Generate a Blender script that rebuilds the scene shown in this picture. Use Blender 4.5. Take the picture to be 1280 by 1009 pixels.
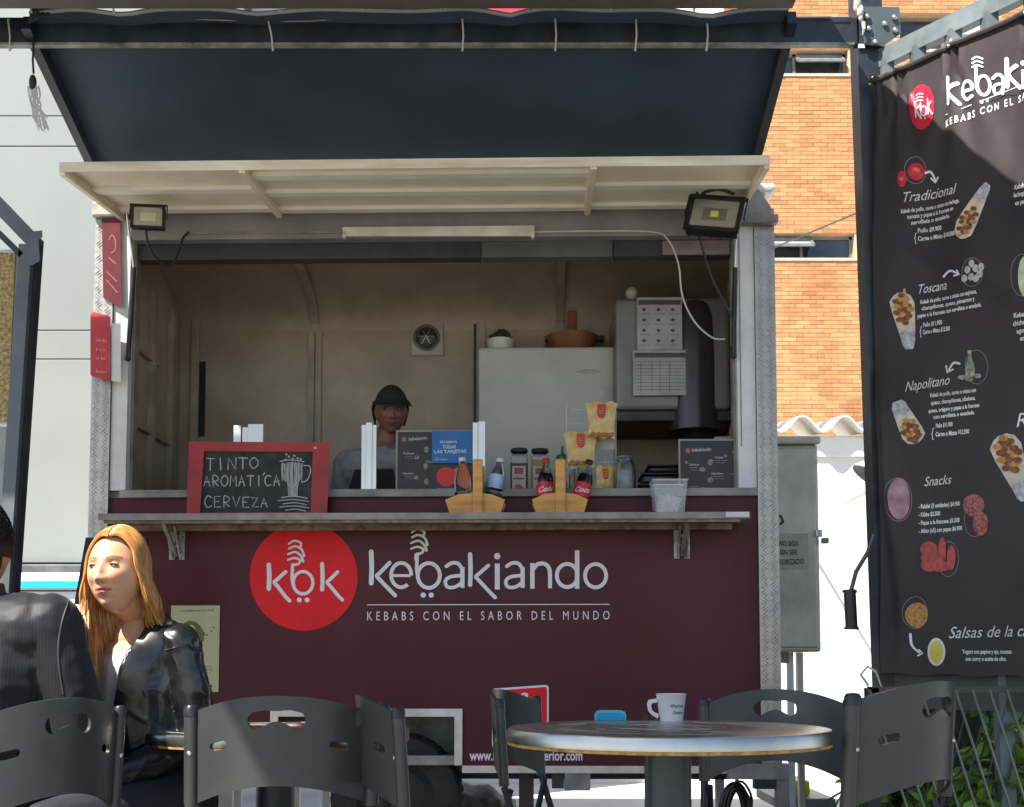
import bpy, bmesh, math, random
import numpy as np
from mathutils import Matrix, Vector, Euler, noise
R = math.radians
random.seed(7)
sc = bpy.context.scene
for o in list(bpy.data.objects): bpy.data.objects.remove(o)
COL = sc.collection

# ------------------------------------------------------------------ camera, sky, sun, exposure
PITCH, F, CAMH = R(4), 1500.0, .88
cam = bpy.data.objects.new('camera', bpy.data.cameras.new('camera')); COL.objects.link(cam)
cam.location = (0, 0, CAMH); cam.rotation_euler = (R(90) + PITCH, 0, 0)
cam.data.sensor_width = 36; cam.data.lens = F / 1280 * 36; cam.data.shift_y = 221 / 1280
cam.data.clip_start = .05; cam.data.clip_end = 900
sc.camera = cam
SUN = Vector((-.58, -.55, 1.0)).normalized()
world = bpy.data.worlds.new('World'); sc.world = world; world.use_nodes = True
nt = world.node_tree; nt.nodes.clear()
wo = nt.nodes.new('ShaderNodeOutputWorld'); bg = nt.nodes.new('ShaderNodeBackground'); sky = nt.nodes.new('ShaderNodeTexSky')
sky.sky_type = 'NISHITA'; sky.sun_disc = False
sky.sun_elevation = math.asin(SUN.z); sky.sun_rotation = math.atan2(SUN.x, SUN.y)
bg.inputs[1].default_value = .085
nt.links.new(sky.outputs[0], bg.inputs[0]); nt.links.new(bg.outputs[0], wo.inputs[0])
sl = bpy.data.lights.new('sun', 'SUN'); sl.energy = 4.6; sl.angle = R(.5); sl.color = (1, .95, .86)
so = bpy.data.objects.new('sun', sl); COL.objects.link(so); so.location = SUN * 30
so.rotation_euler = SUN.to_track_quat('Z', 'Y').to_euler()
vs = sc.view_settings; vs.view_transform = 'Standard'; vs.look = 'None'; vs.gamma = 1; vs.use_curve_mapping = False
vs.exposure = 1.46
sc.render.engine = 'CYCLES'; sc.cycles.use_denoising = True; sc.cycles.max_bounces = 10; sc.cycles.diffuse_bounces = 6
sc.cycles.caustics_reflective = False; sc.cycles.caustics_refractive = False

# ------------------------------------------------------------------ pixel -> place
TF = Matrix.Translation((0, 5.2, 0)) @ Matrix.Rotation(R(-1.34), 4, 'Z')     # the trailer's frame: x along its front, y into it
TFI = TF.inverted()
cp, sp = math.cos(PITCH), math.sin(PITCH)
def ray(px, py):
    dv = (725.5 - py) / F
    return Vector(((px - 640) / F, cp - dv * sp, sp + dv * cp))
def P(px, py, Y):
    d = ray(px, py); t = Y / d.y
    return Vector((d.x * t, Y, CAMH + d.z * t))
def T(px, py, ly=0.):
    o = TFI @ Vector((0, 0, CAMH)); d = TFI.to_3x3() @ ray(px, py)
    t = (ly - o.y) / d.y
    return o + d * t
ID = Matrix.Identity(4)

# ------------------------------------------------------------------ materials
MATS = {}
def mat(name, col, rough=.5, metal=0., var=.12, vs=6., bump=0., bs=60., spec=.5, coat=0., trans=0., ior=1.45, col2=None, rvar=.15, alpha=1., emit=0., stretch=None, island=0.):
    if name in MATS: return MATS[name]
    m = bpy.data.materials.new(name); m.use_nodes = True; n = m.node_tree.nodes; l = m.node_tree.links
    b = n['Principled BSDF']; tc = n.new('ShaderNodeTexCoord')
    src = tc.outputs['Object']
    if stretch:
        mp = n.new('ShaderNodeMapping'); mp.inputs['Scale'].default_value = stretch; l.new(src, mp.inputs[0]); src = mp.outputs[0]
    nz = n.new('ShaderNodeTexNoise'); nz.inputs['Scale'].default_value = vs; nz.inputs['Detail'].default_value = 5; nz.inputs['Roughness'].default_value = .6
    l.new(src, nz.inputs['Vector'])
    mx = n.new('ShaderNodeMix'); mx.data_type = 'RGBA'
    c2 = col2 if col2 else tuple(max(0, c * (1 - var * 2)) for c in col)
    c1 = col if col2 else tuple(min(1, c * (1 + var)) for c in col)
    mx.inputs[6].default_value = (*c2, 1); mx.inputs[7].default_value = (*c1, 1)
    mr = n.new('ShaderNodeMapRange'); mr.inputs[1].default_value = .33; mr.inputs[2].default_value = .67
    l.new(nz.outputs[0], mr.inputs[0]); l.new(mr.outputs[0], mx.inputs[0])
    out = mx.outputs[2]
    if island:
        g = n.new('ShaderNodeNewGeometry'); oi = n.new('ShaderNodeObjectInfo'); ad = n.new('ShaderNodeMath'); fr = n.new('ShaderNodeMath'); fr.operation = 'FRACT'
        l.new(g.outputs['Random Per Island'], ad.inputs[0]); l.new(oi.outputs['Random'], ad.inputs[1]); l.new(ad.outputs[0], fr.inputs[0])
        hs = n.new('ShaderNodeHueSaturation'); r2 = n.new('ShaderNodeMapRange'); r2.inputs[3].default_value = 1 - island; r2.inputs[4].default_value = 1 + island * .6
        l.new(fr.outputs[0], r2.inputs[0]); l.new(r2.outputs[0], hs.inputs['Value']); l.new(out, hs.inputs['Color']); out = hs.outputs[0]
    l.new(out, b.inputs['Base Color'])
    rr = n.new('ShaderNodeMapRange'); rr.inputs[3].default_value = max(.02, rough - rvar * rough); rr.inputs[4].default_value = min(1, rough + rvar * rough)
    nz2 = n.new('ShaderNodeTexNoise'); nz2.inputs['Scale'].default_value = vs * 4; l.new(src, nz2.inputs['Vector'])
    l.new(nz2.outputs[0], rr.inputs[0]); l.new(rr.outputs[0], b.inputs['Roughness'])
    b.inputs['Metallic'].default_value = metal; b.inputs['Specular IOR Level'].default_value = spec
    b.inputs['Coat Weight'].default_value = coat; b.inputs['Transmission Weight'].default_value = trans; b.inputs['IOR'].default_value = ior
    b.inputs['Alpha'].default_value = alpha
    if emit: l.new(out, b.inputs['Emission Color']); b.inputs['Emission Strength'].default_value = emit
    if bump:
        nb = n.new('ShaderNodeTexNoise'); nb.inputs['Scale'].default_value = bs; nb.inputs['Detail'].default_value = 4; l.new(src, nb.inputs['Vector'])
        bp = n.new('ShaderNodeBump'); bp.inputs['Strength'].default_value = bump; bp.inputs['Distance'].default_value = .01
        l.new(nb.outputs[0], bp.inputs['Height']); l.new(bp.outputs[0], b.inputs['Normal'])
    MATS[name] = m; return m

def vcol_mat(name, rough=.5, spec=.5, sss=0., bump=0., bs=80.):
    if name in MATS: return MATS[name]
    m = bpy.data.materials.new(name); m.use_nodes = True; n = m.node_tree.nodes; l = m.node_tree.links; b = n['Principled BSDF']
    a = n.new('ShaderNodeAttribute'); a.attribute_name = 'tone'; tc = n.new('ShaderNodeTexCoord')
    nz = n.new('ShaderNodeTexNoise'); nz.inputs['Scale'].default_value = 40; l.new(tc.outputs['Object'], nz.inputs['Vector'])
    hs = n.new('ShaderNodeHueSaturation'); mr = n.new('ShaderNodeMapRange'); mr.inputs[3].default_value = .88; mr.inputs[4].default_value = 1.1
    l.new(nz.outputs[0], mr.inputs[0]); l.new(mr.outputs[0], hs.inputs['Value']); l.new(a.outputs['Color'], hs.inputs['Color']); l.new(hs.outputs[0], b.inputs['Base Color'])
    b.inputs['Roughness'].default_value = rough; b.inputs['Specular IOR Level'].default_value = spec
    if sss: b.inputs['Subsurface Weight'].default_value = sss; b.inputs['Subsurface Radius'].default_value = (.012, .005, .003); b.inputs['Subsurface Scale'].default_value = 1
    if bump:
        nb = n.new('ShaderNodeTexNoise'); nb.inputs['Scale'].default_value = bs; l.new(tc.outputs['Object'], nb.inputs['Vector'])
        bp = n.new('ShaderNodeBump'); bp.inputs['Strength'].default_value = bump; bp.inputs['Distance'].default_value = .004
        l.new(nb.outputs[0], bp.inputs['Height']); l.new(bp.outputs[0], b.inputs['Normal'])
    MATS[name] = m; return m

# ------------------------------------------------------------------ mesh builder
class MB:
    def __init__(s): s.v = []; s.f = []; s.k = 0
    def add(s, vs, fs):
        o = len(s.v); s.v += [Vector(v) for v in vs]; s.f += [tuple(i + o for i in f) for f in fs]; return s
    def box(s, a, b, bev=0.):
        a, b = Vector(a), Vector(b); lo = Vector(map(min, a, b)); hi = Vector(map(max, a, b))
        if bev <= 0:
            v = [(x, y, z) for z in (lo.z, hi.z) for y in (lo.y, hi.y) for x in (lo.x, hi.x)]
            return s.add(v, [(0, 2, 3, 1), (4, 5, 7, 6), (0, 1, 5, 4), (2, 6, 7, 3), (0, 4, 6, 2), (1, 3, 7, 5)])
        bm = bmesh.new(); bmesh.ops.create_cube(bm, size=1)
        bmesh.ops.scale(bm, vec=hi - lo, verts=bm.verts); bmesh.ops.translate(bm, vec=(lo + hi) / 2, verts=bm.verts)
        bmesh.ops.bevel(bm, geom=bm.edges, offset=min(bev, min(hi - lo) * .45), segments=2, affect='EDGES', profile=.5)
        return s.bm(bm)
    def bm(s, bm, M=ID):
        bm.verts.ensure_lookup_table()
        for i, v in enumerate(bm.verts): v.index = i
        s.add([M @ v.co for v in bm.verts], [tuple(v.index for v in f.verts) for f in bm.faces]); bm.free(); return s
    def beam(s, p, q, w, h, up=(0, 0, 1)):
        p, q = Vector(p), Vector(q); d = (q - p).normalized(); u = Vector(up)
        if abs(d.dot(u)) > .98: u = Vector((0, 1, 0))
        x = d.cross(u).normalized() * w / 2; y = x.cross(d).normalized() * h / 2
        v = [p - x - y, p + x - y, p + x + y, p - x + y, q - x - y, q + x - y, q + x + y, q - x + y]
        return s.add(v, [(0, 3, 2, 1), (4, 5, 6, 7), (0, 1, 5, 4), (1, 2, 6, 5), (2, 3, 7, 6), (3, 0, 4, 7)])
    def tube(s, pts, r, n=8, cap=True, smooth=True):
        pts = [Vector(p) for p in pts]; rs = r if isinstance(r, (list, tuple)) else [r] * len(pts)
        rings = []; prev = None
        for i, p in enumerate(pts):
            d = (pts[min(i + 1, len(pts) - 1)] - pts[max(i - 1, 0)])
            d = d.normalized() if d.length > 1e-9 else Vector((0, 0, 1))
            if prev is None:
                a = Vector((0, 0, 1)) if abs(d.z) < .9 else Vector((1, 0, 0)); x = d.cross(a).normalized()
            else: x = (prev - d * prev.dot(d)); x = x.normalized() if x.length > 1e-6 else d.orthogonal().normalized()
            prev = x; y = d.cross(x)
            rings.append([p + (x * math.cos(2 * math.pi * k / n) + y * math.sin(2 * math.pi * k / n)) * rs[i] for k in range(n)])
        v = [q for ring in rings for q in ring]; f = []
        for i in range(len(pts) - 1):
            for k in range(n):
                a, b = i * n + k, i * n + (k + 1) % n; f.append((a, b, b + n, a + n))
        if cap: f.append(tuple(range(n - 1, -1, -1))); f.append(tuple((len(pts) - 1) * n + k for k in range(n)))
        return s.add(v, f)
    def lathe(s, prof, c=(0, 0, 0), n=24, M=ID):
        c = Vector(c); v = []; f = []; m = len(prof)
        for k in range(n):
            a = 2 * math.pi * k / n
            for r, z in prof: v.append(M @ (Vector((r * math.cos(a), r * math.sin(a), z))) + c)
        for k in range(n):
            k2 = (k + 1) % n
            for i in range(m - 1):
                if prof[i][0] < 1e-6 and prof[i + 1][0] < 1e-6: continue
                f.append((k * m + i, k2 * m + i, k2 * m + i + 1, k * m + i + 1))
        return s.add(v, f)
    def prism(s, poly, a, b, fn):
        n = len(poly); v = [fn(x, y, a) for x, y in poly] + [fn(x, y, b) for x, y in poly]
        f = [tuple(range(n)), tuple(range(2 * n - 1, n - 1, -1))] + [(i, i + n, (i + 1) % n + n, (i + 1) % n) for i in range(n)]
        return s.add(v, f)
    def ball(s, c, r, n=12, M=None):
        bm = bmesh.new(); bmesh.ops.create_uvsphere(bm, u_segments=n * 2, v_segments=n, radius=1)
        r = Vector(r) if isinstance(r, (tuple, list)) else Vector((r, r, r))
        return s.bm(bm, Matrix.Translation(c) @ (M if M else ID) @ Matrix.Diagonal((*r, 1)))
    def cap(s, p, r0, q, r1, n=14):
        p, q = Vector(p), Vector(q)
        s.ball(p, r0, 7); s.ball(q, r1, 7)
        if (q - p).length > 1e-4: s.tube([p, q], [r0, r1], n)
        return s
    def xf(s, M): s.v = [M @ v for v in s.v]; return s

def props(o, label=None, cat=None, group=None, kind=None):
    if label: o['label'] = label
    if cat: o['category'] = cat
    if group: o['group'] = group
    if kind: o['kind'] = kind
    return o
def mesh_from(mb, name, m, origin=Vector(), smooth=False, M=None, fix=True):
    me = bpy.data.meshes.new(name)
    if M is None: me.from_pydata([v - origin for v in mb.v], [], mb.f)
    else: me.from_pydata([M @ (v - origin) for v in mb.v], [], mb.f)
    if fix:
        bm = bmesh.new(); bm.from_mesh(me); bmesh.ops.recalc_face_normals(bm, faces=bm.faces); bm.to_mesh(me); bm.free()
    me.materials.append(m)
    if smooth:
        me.polygons.foreach_set('use_smooth', [True] * len(me.polygons))
        me.set_sharp_from_angle(angle=R(38))
    return me
# a thing: Empty in a frame; its parts are authored in that frame's coordinates
def thing(name, label, cat, origin=(0, 0, 0), frame=ID, group=None, kind=None):
    o = bpy.data.objects.new(name, None); COL.objects.link(o); o.empty_display_size = .05
    o.matrix_world = frame @ Matrix.Translation(Vector(origin))
    o['_o'] = list(origin); return props(o, label, cat, group, kind)
ORI = {}
def oof(o): return Vector(ORI.get(o.name, (0, 0, 0)))
def part(name, mb, m, parent, smooth=False, label=None, kind=None, fix=True):
    org = oof(parent)
    o = bpy.data.objects.new(name, mesh_from(mb, name, m, org, smooth, fix=fix)); COL.objects.link(o); o.parent = parent
    ORI[o.name] = tuple(org); return props(o, label, None, None, kind)
_thing = thing
def thing(name, label, cat, origin=(0, 0, 0), frame=ID, group=None, kind=None):
    o = _thing(name, label, cat, origin, frame, group, kind); del o['_o']; ORI[o.name] = tuple(origin); return o
def solo(name, mb, m, label=None, cat=None, origin=(0, 0, 0), frame=ID, group=None, kind=None, smooth=False):
    o = bpy.data.objects.new(name, mesh_from(mb, name, m, Vector(origin), smooth)); COL.objects.link(o)
    o.matrix_world = frame @ Matrix.Translation(Vector(origin)); ORI[o.name] = tuple(origin)
    return props(o, label, cat, group, kind)
def copy_tree(o, parent=None):
    c = o.copy(); COL.objects.link(c); c.parent = parent; ORI[c.name] = ORI.get(o.name, (0, 0, 0))
    for ch in list(o.children): copy_tree(ch, c)
    return c

# ------------------------------------------------------------------ flat print: text, ribbons, polygons, mapped by fn(px, py, off)
_TC = {}
def glyphs(s, bold=0., shear=0., space=1.):
    key = (s, bold, shear, space)
    if key in _TC: return _TC[key]
    cu = bpy.data.curves.new('t', 'FONT'); cu.body = s; cu.size = 1; cu.offset = bold; cu.shear = shear; cu.space_character = space; cu.resolution_u = 3
    ob = bpy.data.objects.new('t', cu); COL.objects.link(ob)
    dg = bpy.context.evaluated_depsgraph_get(); me = bpy.data.meshes.new_from_object(ob.evaluated_get(dg), depsgraph=dg)
    v = [(q.co.x, q.co.y) for q in me.vertices]; f = [tuple(p.vertices) for p in me.polygons]
    bpy.data.objects.remove(ob); bpy.data.curves.remove(cu); bpy.data.meshes.remove(me)
    _TC[key] = (v, f); return v, f
CAPH = .73
def text(mb, s, p0, p1, h, fn, off=.002, bold=0., shear=0., space=1., lean=None):
    """text whose baseline runs p0 -> p1 (pixels of the sheet it is printed on), capital height h"""
    v, f = glyphs(s, bold, shear, space)
    if not v: return mb
    x0 = min(q[0] for q in v); x1 = max(q[0] for q in v); out = []
    for x, y in v:
        u = (x - x0) / (x1 - x0); w = y / CAPH
        out.append(fn(p0[0] + u * (p1[0] - p0[0]), p0[1] + u * (p1[1] - p0[1]) - w * h, off))
    return mb.add(out, f)
def smooth_path(pts, n=5):
    if len(pts) < 3: return pts
    out = []
    P_ = [pts[0]] + list(pts) + [pts[-1]]
    for i in range(1, len(P_) - 2):
        a, b, c, d = P_[i - 1], P_[i], P_[i + 1], P_[i + 2]
        for k in range(n):
            t = k / n
            out.append(tuple(.5 * ((2 * b[j]) + (-a[j] + c[j]) * t + (2 * a[j] - 5 * b[j] + 4 * c[j] - d[j]) * t * t + (-a[j] + 3 * b[j] - 3 * c[j] + d[j]) * t ** 3) for j in range(len(b))))
    out.append(tuple(pts[-1])); return out
def ribbon(mb, pts, w, fn, off=.002, sm=True, ends=True):
    """flat stroke with round ends; each one 0.1 mm prouder than the one before"""
    mb.k += 1; off += .0001 * mb.k
    if sm: pts = smooth_path(pts)
    ws = w if isinstance(w, (list, tuple)) else None
    n = len(pts); v = []; f = []
    for i, p in enumerate(pts):
        a = pts[max(i - 1, 0)]; b = pts[min(i + 1, n - 1)]; dx, dy = b[0] - a[0], b[1] - a[1]; L = math.hypot(dx, dy) or 1
        hw = (ws[0] + (ws[1] - ws[0]) * i / max(1, n - 1) if ws else w) / 2
        v += [fn(p[0] - dy / L * hw, p[1] + dx / L * hw, off), fn(p[0] + dy / L * hw, p[1] - dx / L * hw, off)]
    f = [(2 * i, 2 * i + 1, 2 * i + 3, 2 * i + 2) for i in range(n - 1)]
    mb.add(v, f)
    if ends:
        for e, p in ((0, pts[0]), (1, pts[-1])):
            hw = (ws[e] if ws else w) / 2
            disc(mb, p, hw, hw, fn, off + .00004 + e * .00002, 10)
    return mb
def disc(mb, c, rx, ry, fn, off=.002, n=32, rings=1):
    v = [fn(c[0], c[1], off)]; f = []
    for j in range(1, rings + 1):
        for k in range(n):
            a = 2 * math.pi * k / n; v.append(fn(c[0] + rx * j / rings * math.cos(a), c[1] + ry * j / rings * math.sin(a), off))
    for k in range(n): f.append((0, 1 + k, 1 + (k + 1) % n))
    for j in range(rings - 1):
        for k in range(n):
            a = 1 + j * n + k; b = 1 + j * n + (k + 1) % n; f.append((a, a + n, b + n, b))
    return mb.add(v, f)
def poly(mb, pts, fn, off=.002):
    return mb.add([fn(x, y, off) for x, y in pts], [tuple(range(len(pts)))])
def slab(mb, px0, py0, px1, py1, ly0, ly1):
    """box whose front face covers the pixel rectangle at trailer depth ly0 and runs back to ly1"""
    a = T(px0, py0, ly0); b = T(px1, py1, ly0)
    return mb.box((a.x, ly0, a.z), (b.x, ly1, b.z))

_sr = random.Random(11)
def scribble(mb, p0, p1, h, fn, off=.002):
    """a line of print too small or worn to read: short upright and flat marks"""
    L = math.hypot(p1[0] - p0[0], p1[1] - p0[1]); x = 0
    while x < L - h * .3:
        w = h * _sr.uniform(.3, .6); t = x / L; cx = p0[0] + (p1[0] - p0[0]) * t; cy = p0[1] + (p1[1] - p0[1]) * t
        w = min(w, L - x); k = _sr.random()
        hh = h * _sr.choice((.75, .75, 1.1))
        poly(mb, [(cx, cy), (cx + w * .35, cy), (cx + w * .35, cy - hh), (cx, cy - hh)], fn, off)
        if k > .3: poly(mb, [(cx + w * .36, cy - h * .1 * k), (cx + w, cy - h * .1 * k), (cx + w, cy - h * .4), (cx + w * .36, cy - h * .4)], fn, off)
        x += w + h * _sr.choice((.15, .15, .15, .45))
    return mb
# ------------------------------------------------------------------ materials used all over
maroon = mat('maroon vinyl', (.082, .0125, .018), .42, var=.14, vs=1.6, bump=.05, bs=9, spec=.3)
alu = mat('aluminium', (.55, .55, .53), .34, 1, var=.1, vs=14, bump=.05, bs=90)
alu_dull = mat('dull aluminium', (.30, .28, .255), .6, .4, var=.18, vs=9, bump=.1, bs=60)
plate_m = mat('tread plate', (.42, .40, .36), .38, .8, var=.08, vs=12, bump=.1, bs=70)
cream = mat('cream painted sheet', (.86, .78, .60), .45, var=.06, vs=5, bump=.05, bs=20)
cream_rust = mat('rust streaked cream paint', (.90, .84, .68), .5, var=.3, vs=3.2, col2=(.66, .55, .38), stretch=(1, 1, 6))
white_pt = mat('white paint', (.72, .72, .70), .4, var=.07, vs=7)
inner = mat('inner wall lining', (.385, .315, .235), .42, var=.14, vs=2.5, bump=.04, bs=12)
inner_rib = mat('inner rib', (.36, .30, .235), .45, var=.15, vs=6)
dark = mat('dark steel paint', (.022, .028, .036), .42, var=.25, vs=9, bump=.08, bs=50)
dark_warm = mat('dark shutter', (.045, .04, .042), .5, var=.2, vs=8)
black = mat('black plastic', (.014, .014, .015), .38, var=.2, vs=12)
rubber = mat('rubber', (.02, .02, .02), .8, var=.25, vs=20, bump=.2, bs=80)
white = mat('white print', (.78, .77, .78), .5, var=.03)
red_p = mat('red print', (.78, .018, .026), .42, spec=.2, var=.06)
glassd = mat('dark window glass', (.035, .045, .05), .08, var=.3, vs=2, spec=.8)
cable_w = mat('white cable', (.62, .60, .55), .5)
cable_b = mat('black cable', (.02, .02, .022), .5)
paper = mat('white paper', (.70, .70, .68), .7, var=.05)

# ------------------------------------------------------------------ ground
g = MB(); N = 60
g.add([(x, y, 0) for x, y in ((-300, -300), (300, -300), (300, 300), (-300, 300))], [(0, 1, 2, 3)])
ground = solo('ground', g, mat('pale concrete ground', (.60, .57, .52), .85, var=.14, vs=.9, bump=.2, bs=14), kind='structure')

# ------------------------------------------------------------------ brick building
YB = 20.; CH = .072; BL = .235
bt = thing('brick_building', 'tall orange brick building with narrow dark windows rising behind the food trailer', 'building', (4.9, YB + .1, 0))
def bz(py, px=1015): return P(px, py, YB).z
def bx(px, py=200): return P(px, py, YB).x
wins = []
for (a, b, c, d) in ((930, 62, 1060, 95), (940, 290, 1068, 325), (1124, 16, 1240, 62), (930, -175, 1060, -140)):
    z0 = round(bz(d) / CH) * CH; z1 = round(bz(b) / CH) * CH
    wins.append((bx(a, b), z0, bx(c, b), z1))
X0, X1, ZT = -3.5, 11.5, 15.2
w = MB()
zs = sorted({0, ZT} | {q for W in wins for q in (W[1], W[3])})
for za, zb in zip(zs, zs[1:]):
    segs = [(X0, X1)]
    for W in wins:
        if W[1] <= za + 1e-6 and W[3] >= zb - 1e-6:
            ns = []
            for a, b in segs:
                if W[0] > a and W[2] < b: ns += [(a, W[0]), (W[2], b)]
                else: ns.append((a, b))
            segs = ns
    for a, b in segs: w.box((a, YB + .001, za), (b, YB + .35, zb))
mortar = mat('pale mortar', (.50, .345, .215), .9, var=.1, vs=3, bump=.1, bs=30)
part('wall', w, mortar, bt)
brick_m = mat('orange brick', (.47, .255, .115), .85, var=.12, vs=.9, bump=.25, bs=25, island=.25, col2=(.36, .155, .062))
bm1 = MB().box((-.1125, 0, -.0310), (.1125, .03, .0310))
bme = mesh_from(bm1, 'brick', brick_m)
rng = random.Random(3); stuff = MB(); nb = 0; cand = []
row = int(bz(600) / CH); top = int(14.9 / CH)
for r in range(row, top):
    z = (r + .5) * CH
    xa, xb = bx(885), (bx(1102) if z < bz(115) else bx(1300))
    k0 = int(xa / BL); k1 = int(xb / BL)
    for k in range(k0, k1):
        x = (k + .5 * (r % 2)) * BL
        if any(W[0] - .1 < x < W[2] + .1 and W[1] - 1e-3 < z < W[3] for W in wins): continue
        cand.append((x, z))
zc0, zc1 = bz(288), bz(96)
near = [c for c in cand if zc0 < c[1] < zc1 and bx(950) < c[0] < bx(1092)]
near.sort(key=lambda c: -abs(c[1] - zc0)); chosen = set(near[-298:])
for x, z in cand:
    pr = rng.uniform(0, .008)
    if (x, z) in chosen:
        o = bpy.data.objects.new('brick', bme); COL.objects.link(o); o.parent = bt; o.location = (x - 4.9, -.105 - pr, z)
    else: stuff.box((x - .1125, YB - .005 - pr, z - .0310), (x + .1125, YB + .025, z + .0310))
part('brickwork', stuff, brick_m, bt, kind='stuff', fix=False)
sill_m = mat('concrete sill', (.42, .36, .30), .8, var=.1)
for W in wins[:3]:
    fr = MB(); x0, z0, x1, z1 = W; e = .05
    for a, b in (((x0, z0), (x1, z0 + e)), ((x0, z1 - e), (x1, z1)), ((x0, z0), (x0 + e, z1)), ((x1 - e, z0), (x1, z1)), (((x0 + x1) / 2 - e / 2, z0), ((x0 + x1) / 2 + e / 2, z1))):
        fr.box((a[0], YB + .16, a[1]), (b[0], YB + .22, b[1]))
    f = part('window', fr, mat('grey window frame', (.22, .23, .24), .4, .4), bt)
    part('pane', MB().box((x0, YB + .19, z0), (x1, YB + .2, z1)), glassd, f)
    part('sill', MB().box((x0 - .05, YB - .03, z0 - .05), (x1 + .05, YB + .15, z0 - .002)), sill_m, f)
    xm = (x0 + x1) / 2 + (.03 if W is not wins[1] else -.6); xe = xm + (x1 - x0) / 2 - .12
    s = MB(); zt = z1 - .06; zb_ = z0 + .2
    for a, b in (((xm, zt), (xe, zt)), ((xm, zb_), (xe, zb_))):
        yy = YB + (.14 if a[1] == zt else -.08); s.beam((a[0], yy, a[1]), (b[0], yy, b[1]), .045, .045)
    for q in (xm, xe): s.beam((q, YB + .14, zt), (q, YB - .08, zb_), .045, .045)
    part('open_sash', s, mat('grey window frame', (0, 0, 0)), f)
    part('sash_pane', MB().beam(((xm + xe) / 2, YB + .14, zt), ((xm + xe) / 2, YB - .08, zb_), xe - xm, .008), mat('sash glass', (.30, .34, .36), .15, var=.1), f)

# ------------------------------------------------------------------ white wall with a wavy roof sheet behind the trailer
ww = thing('garden_wall', 'bright white rendered wall with wavy roof sheet on top, right of the trailer', 'wall', (1.5, 9, 0))
zt = P(1000, 545, 9).z
part('wall', MB().box((-2.4, 9, 0), (7, 9.25, zt)), mat('white render', (.80, .79, .75), .85, var=.04, vs=1.4, bump=.12, bs=9), ww)
c = MB(); xs = np.linspace(-2.4, 7, 380); per = .315; x_pk = P(1003, 505, 8.85).x
v = []; f = []
for i, x in enumerate(xs):
    for (yy, zz) in ((8.84, zt + .02), (9.5, zt + .10)):
        z = zz + .05 + .06 * math.cos(2 * math.pi * (x - x_pk) / per); v += [(x, yy, z), (x, yy, z - .012)]
for i in range(len(xs) - 1):
    a = i * 4; b = a + 4; f += [(a, b, b + 2, a + 2), (a + 1, a + 3, b + 3, b + 1), (a, a + 1, b + 1, b), (a + 2, b + 2, b + 3, a + 3)]
part('roof_sheet', MB().add(v, f), mat('white roof sheet', (.78, .77, .74), .7, var=.05, vs=3), ww, smooth=True)
part('wall_plate', MB().box((-2.4, 8.97, zt - .16), (7, 8.998, zt - .02)), mat('white render', (0, 0, 0)), ww)

# ------------------------------------------------------------------ grey panelled wall at left
gw_m = mat('pale grey wall paint', (.198, .217, .208), .6, var=.05, vs=1.1, bump=.07, bs=5)
YW = 6.6
gw = thing('panelled_wall', 'pale grey panelled wall left of the food trailer with thin dark joints', 'wall', (-4, YW, 0))
xr = P(300, 300, YW).x; zb0 = P(60, 705, YW).z
ys = [-420, -150, 145, 183, 413, 449, 704]
for a, b in zip(ys, ys[1:]):
    za = P(60, a, YW).z; zb = P(60, b, YW).z
    for k in range(3):
        xa = -4.4 + k * 1.0 if k else -7.5
        xb = (-3.4, -2.4, xr)[k]
        if k == 0: xa = -7.5
        if k == 1: continue
        if k == 2: xa = -3.4
        part('panel', MB().box((xa + .003, YW, zb + .0025), (xb - .002, YW + .06, za - .0025), .003), gw_m, gw)
part('backing', MB().box((-7.5, YW + .061, zb0), (xr, YW + .2, 7.6)), mat('dark joint', (.05, .05, .05), .8), gw)
part('bottom_rail', MB().box((-7.5, YW - .05, zb0 - .085), (xr, YW + .1, zb0 - .004), .01), mat('grey rubber rail', (.07, .075, .08), .6, var=.3, vs=5), gw)
part('lower_wall', MB().box((-7.5, YW + .02, 0), (xr, YW + .2, zb0 - .088)), mat('white render', (0, 0, 0)), gw)
# white chest freezer with a blue stripe
za = P(60, 716, 5.9).z
fz = thing('chest_freezer', 'white chest freezer with a bright blue stripe behind the seated couple', 'freezer', (-2.6, 6.1, 0))
part('body', MB().box((-4.2, 5.9, .08), (-1.93, 6.5, za - .09), .02), mat('white enamel', (.80, .82, .84), .3, var=.03), fz)
part('lid', MB().box((-4.22, 5.88, za - .085), (-1.92, 6.52, za), .02), mat('white enamel', (0, 0, 0)), fz)
sa, sb = P(60, 727, 5.9).z, P(60, 735, 5.9).z
part('stripe', MB().box((-4.2, 5.868, sb), (-1.93, 5.879, sa)), mat('sky blue vinyl', (.01, .50, .72), .4, var=.04), fz)
for x in (-4.1, -2.05): part('foot', MB().tube([(x, 6.2, 0), (x, 6.2, .08)], .03), black, fz)
# dark board behind the woman
b = P(111, 672, 4.6); e = P(96, 755, 4.6)
db = thing('menu_stand', 'narrow dark panel stand just behind the blonde woman', 'sign', (b.x - .02, 4.62, 0))
part('panel', MB().prism([(b.x - .05, e.z), (b.x + .22, e.z - .03), (b.x + .22, b.z), (b.x - .012, b.z)], 4.6, 4.64, lambda x, z, y: (x, y, z)), mat('dark navy panel', (.012, .015, .03), .5), db)
part('post', MB().box((b.x + .06, 4.61, 0), (b.x + .1, 4.635, e.z - .034)), black, db)
part('foot', MB().box((b.x - .04, 4.5, 0), (b.x + .2, 4.75, .02)), black, db)

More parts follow.
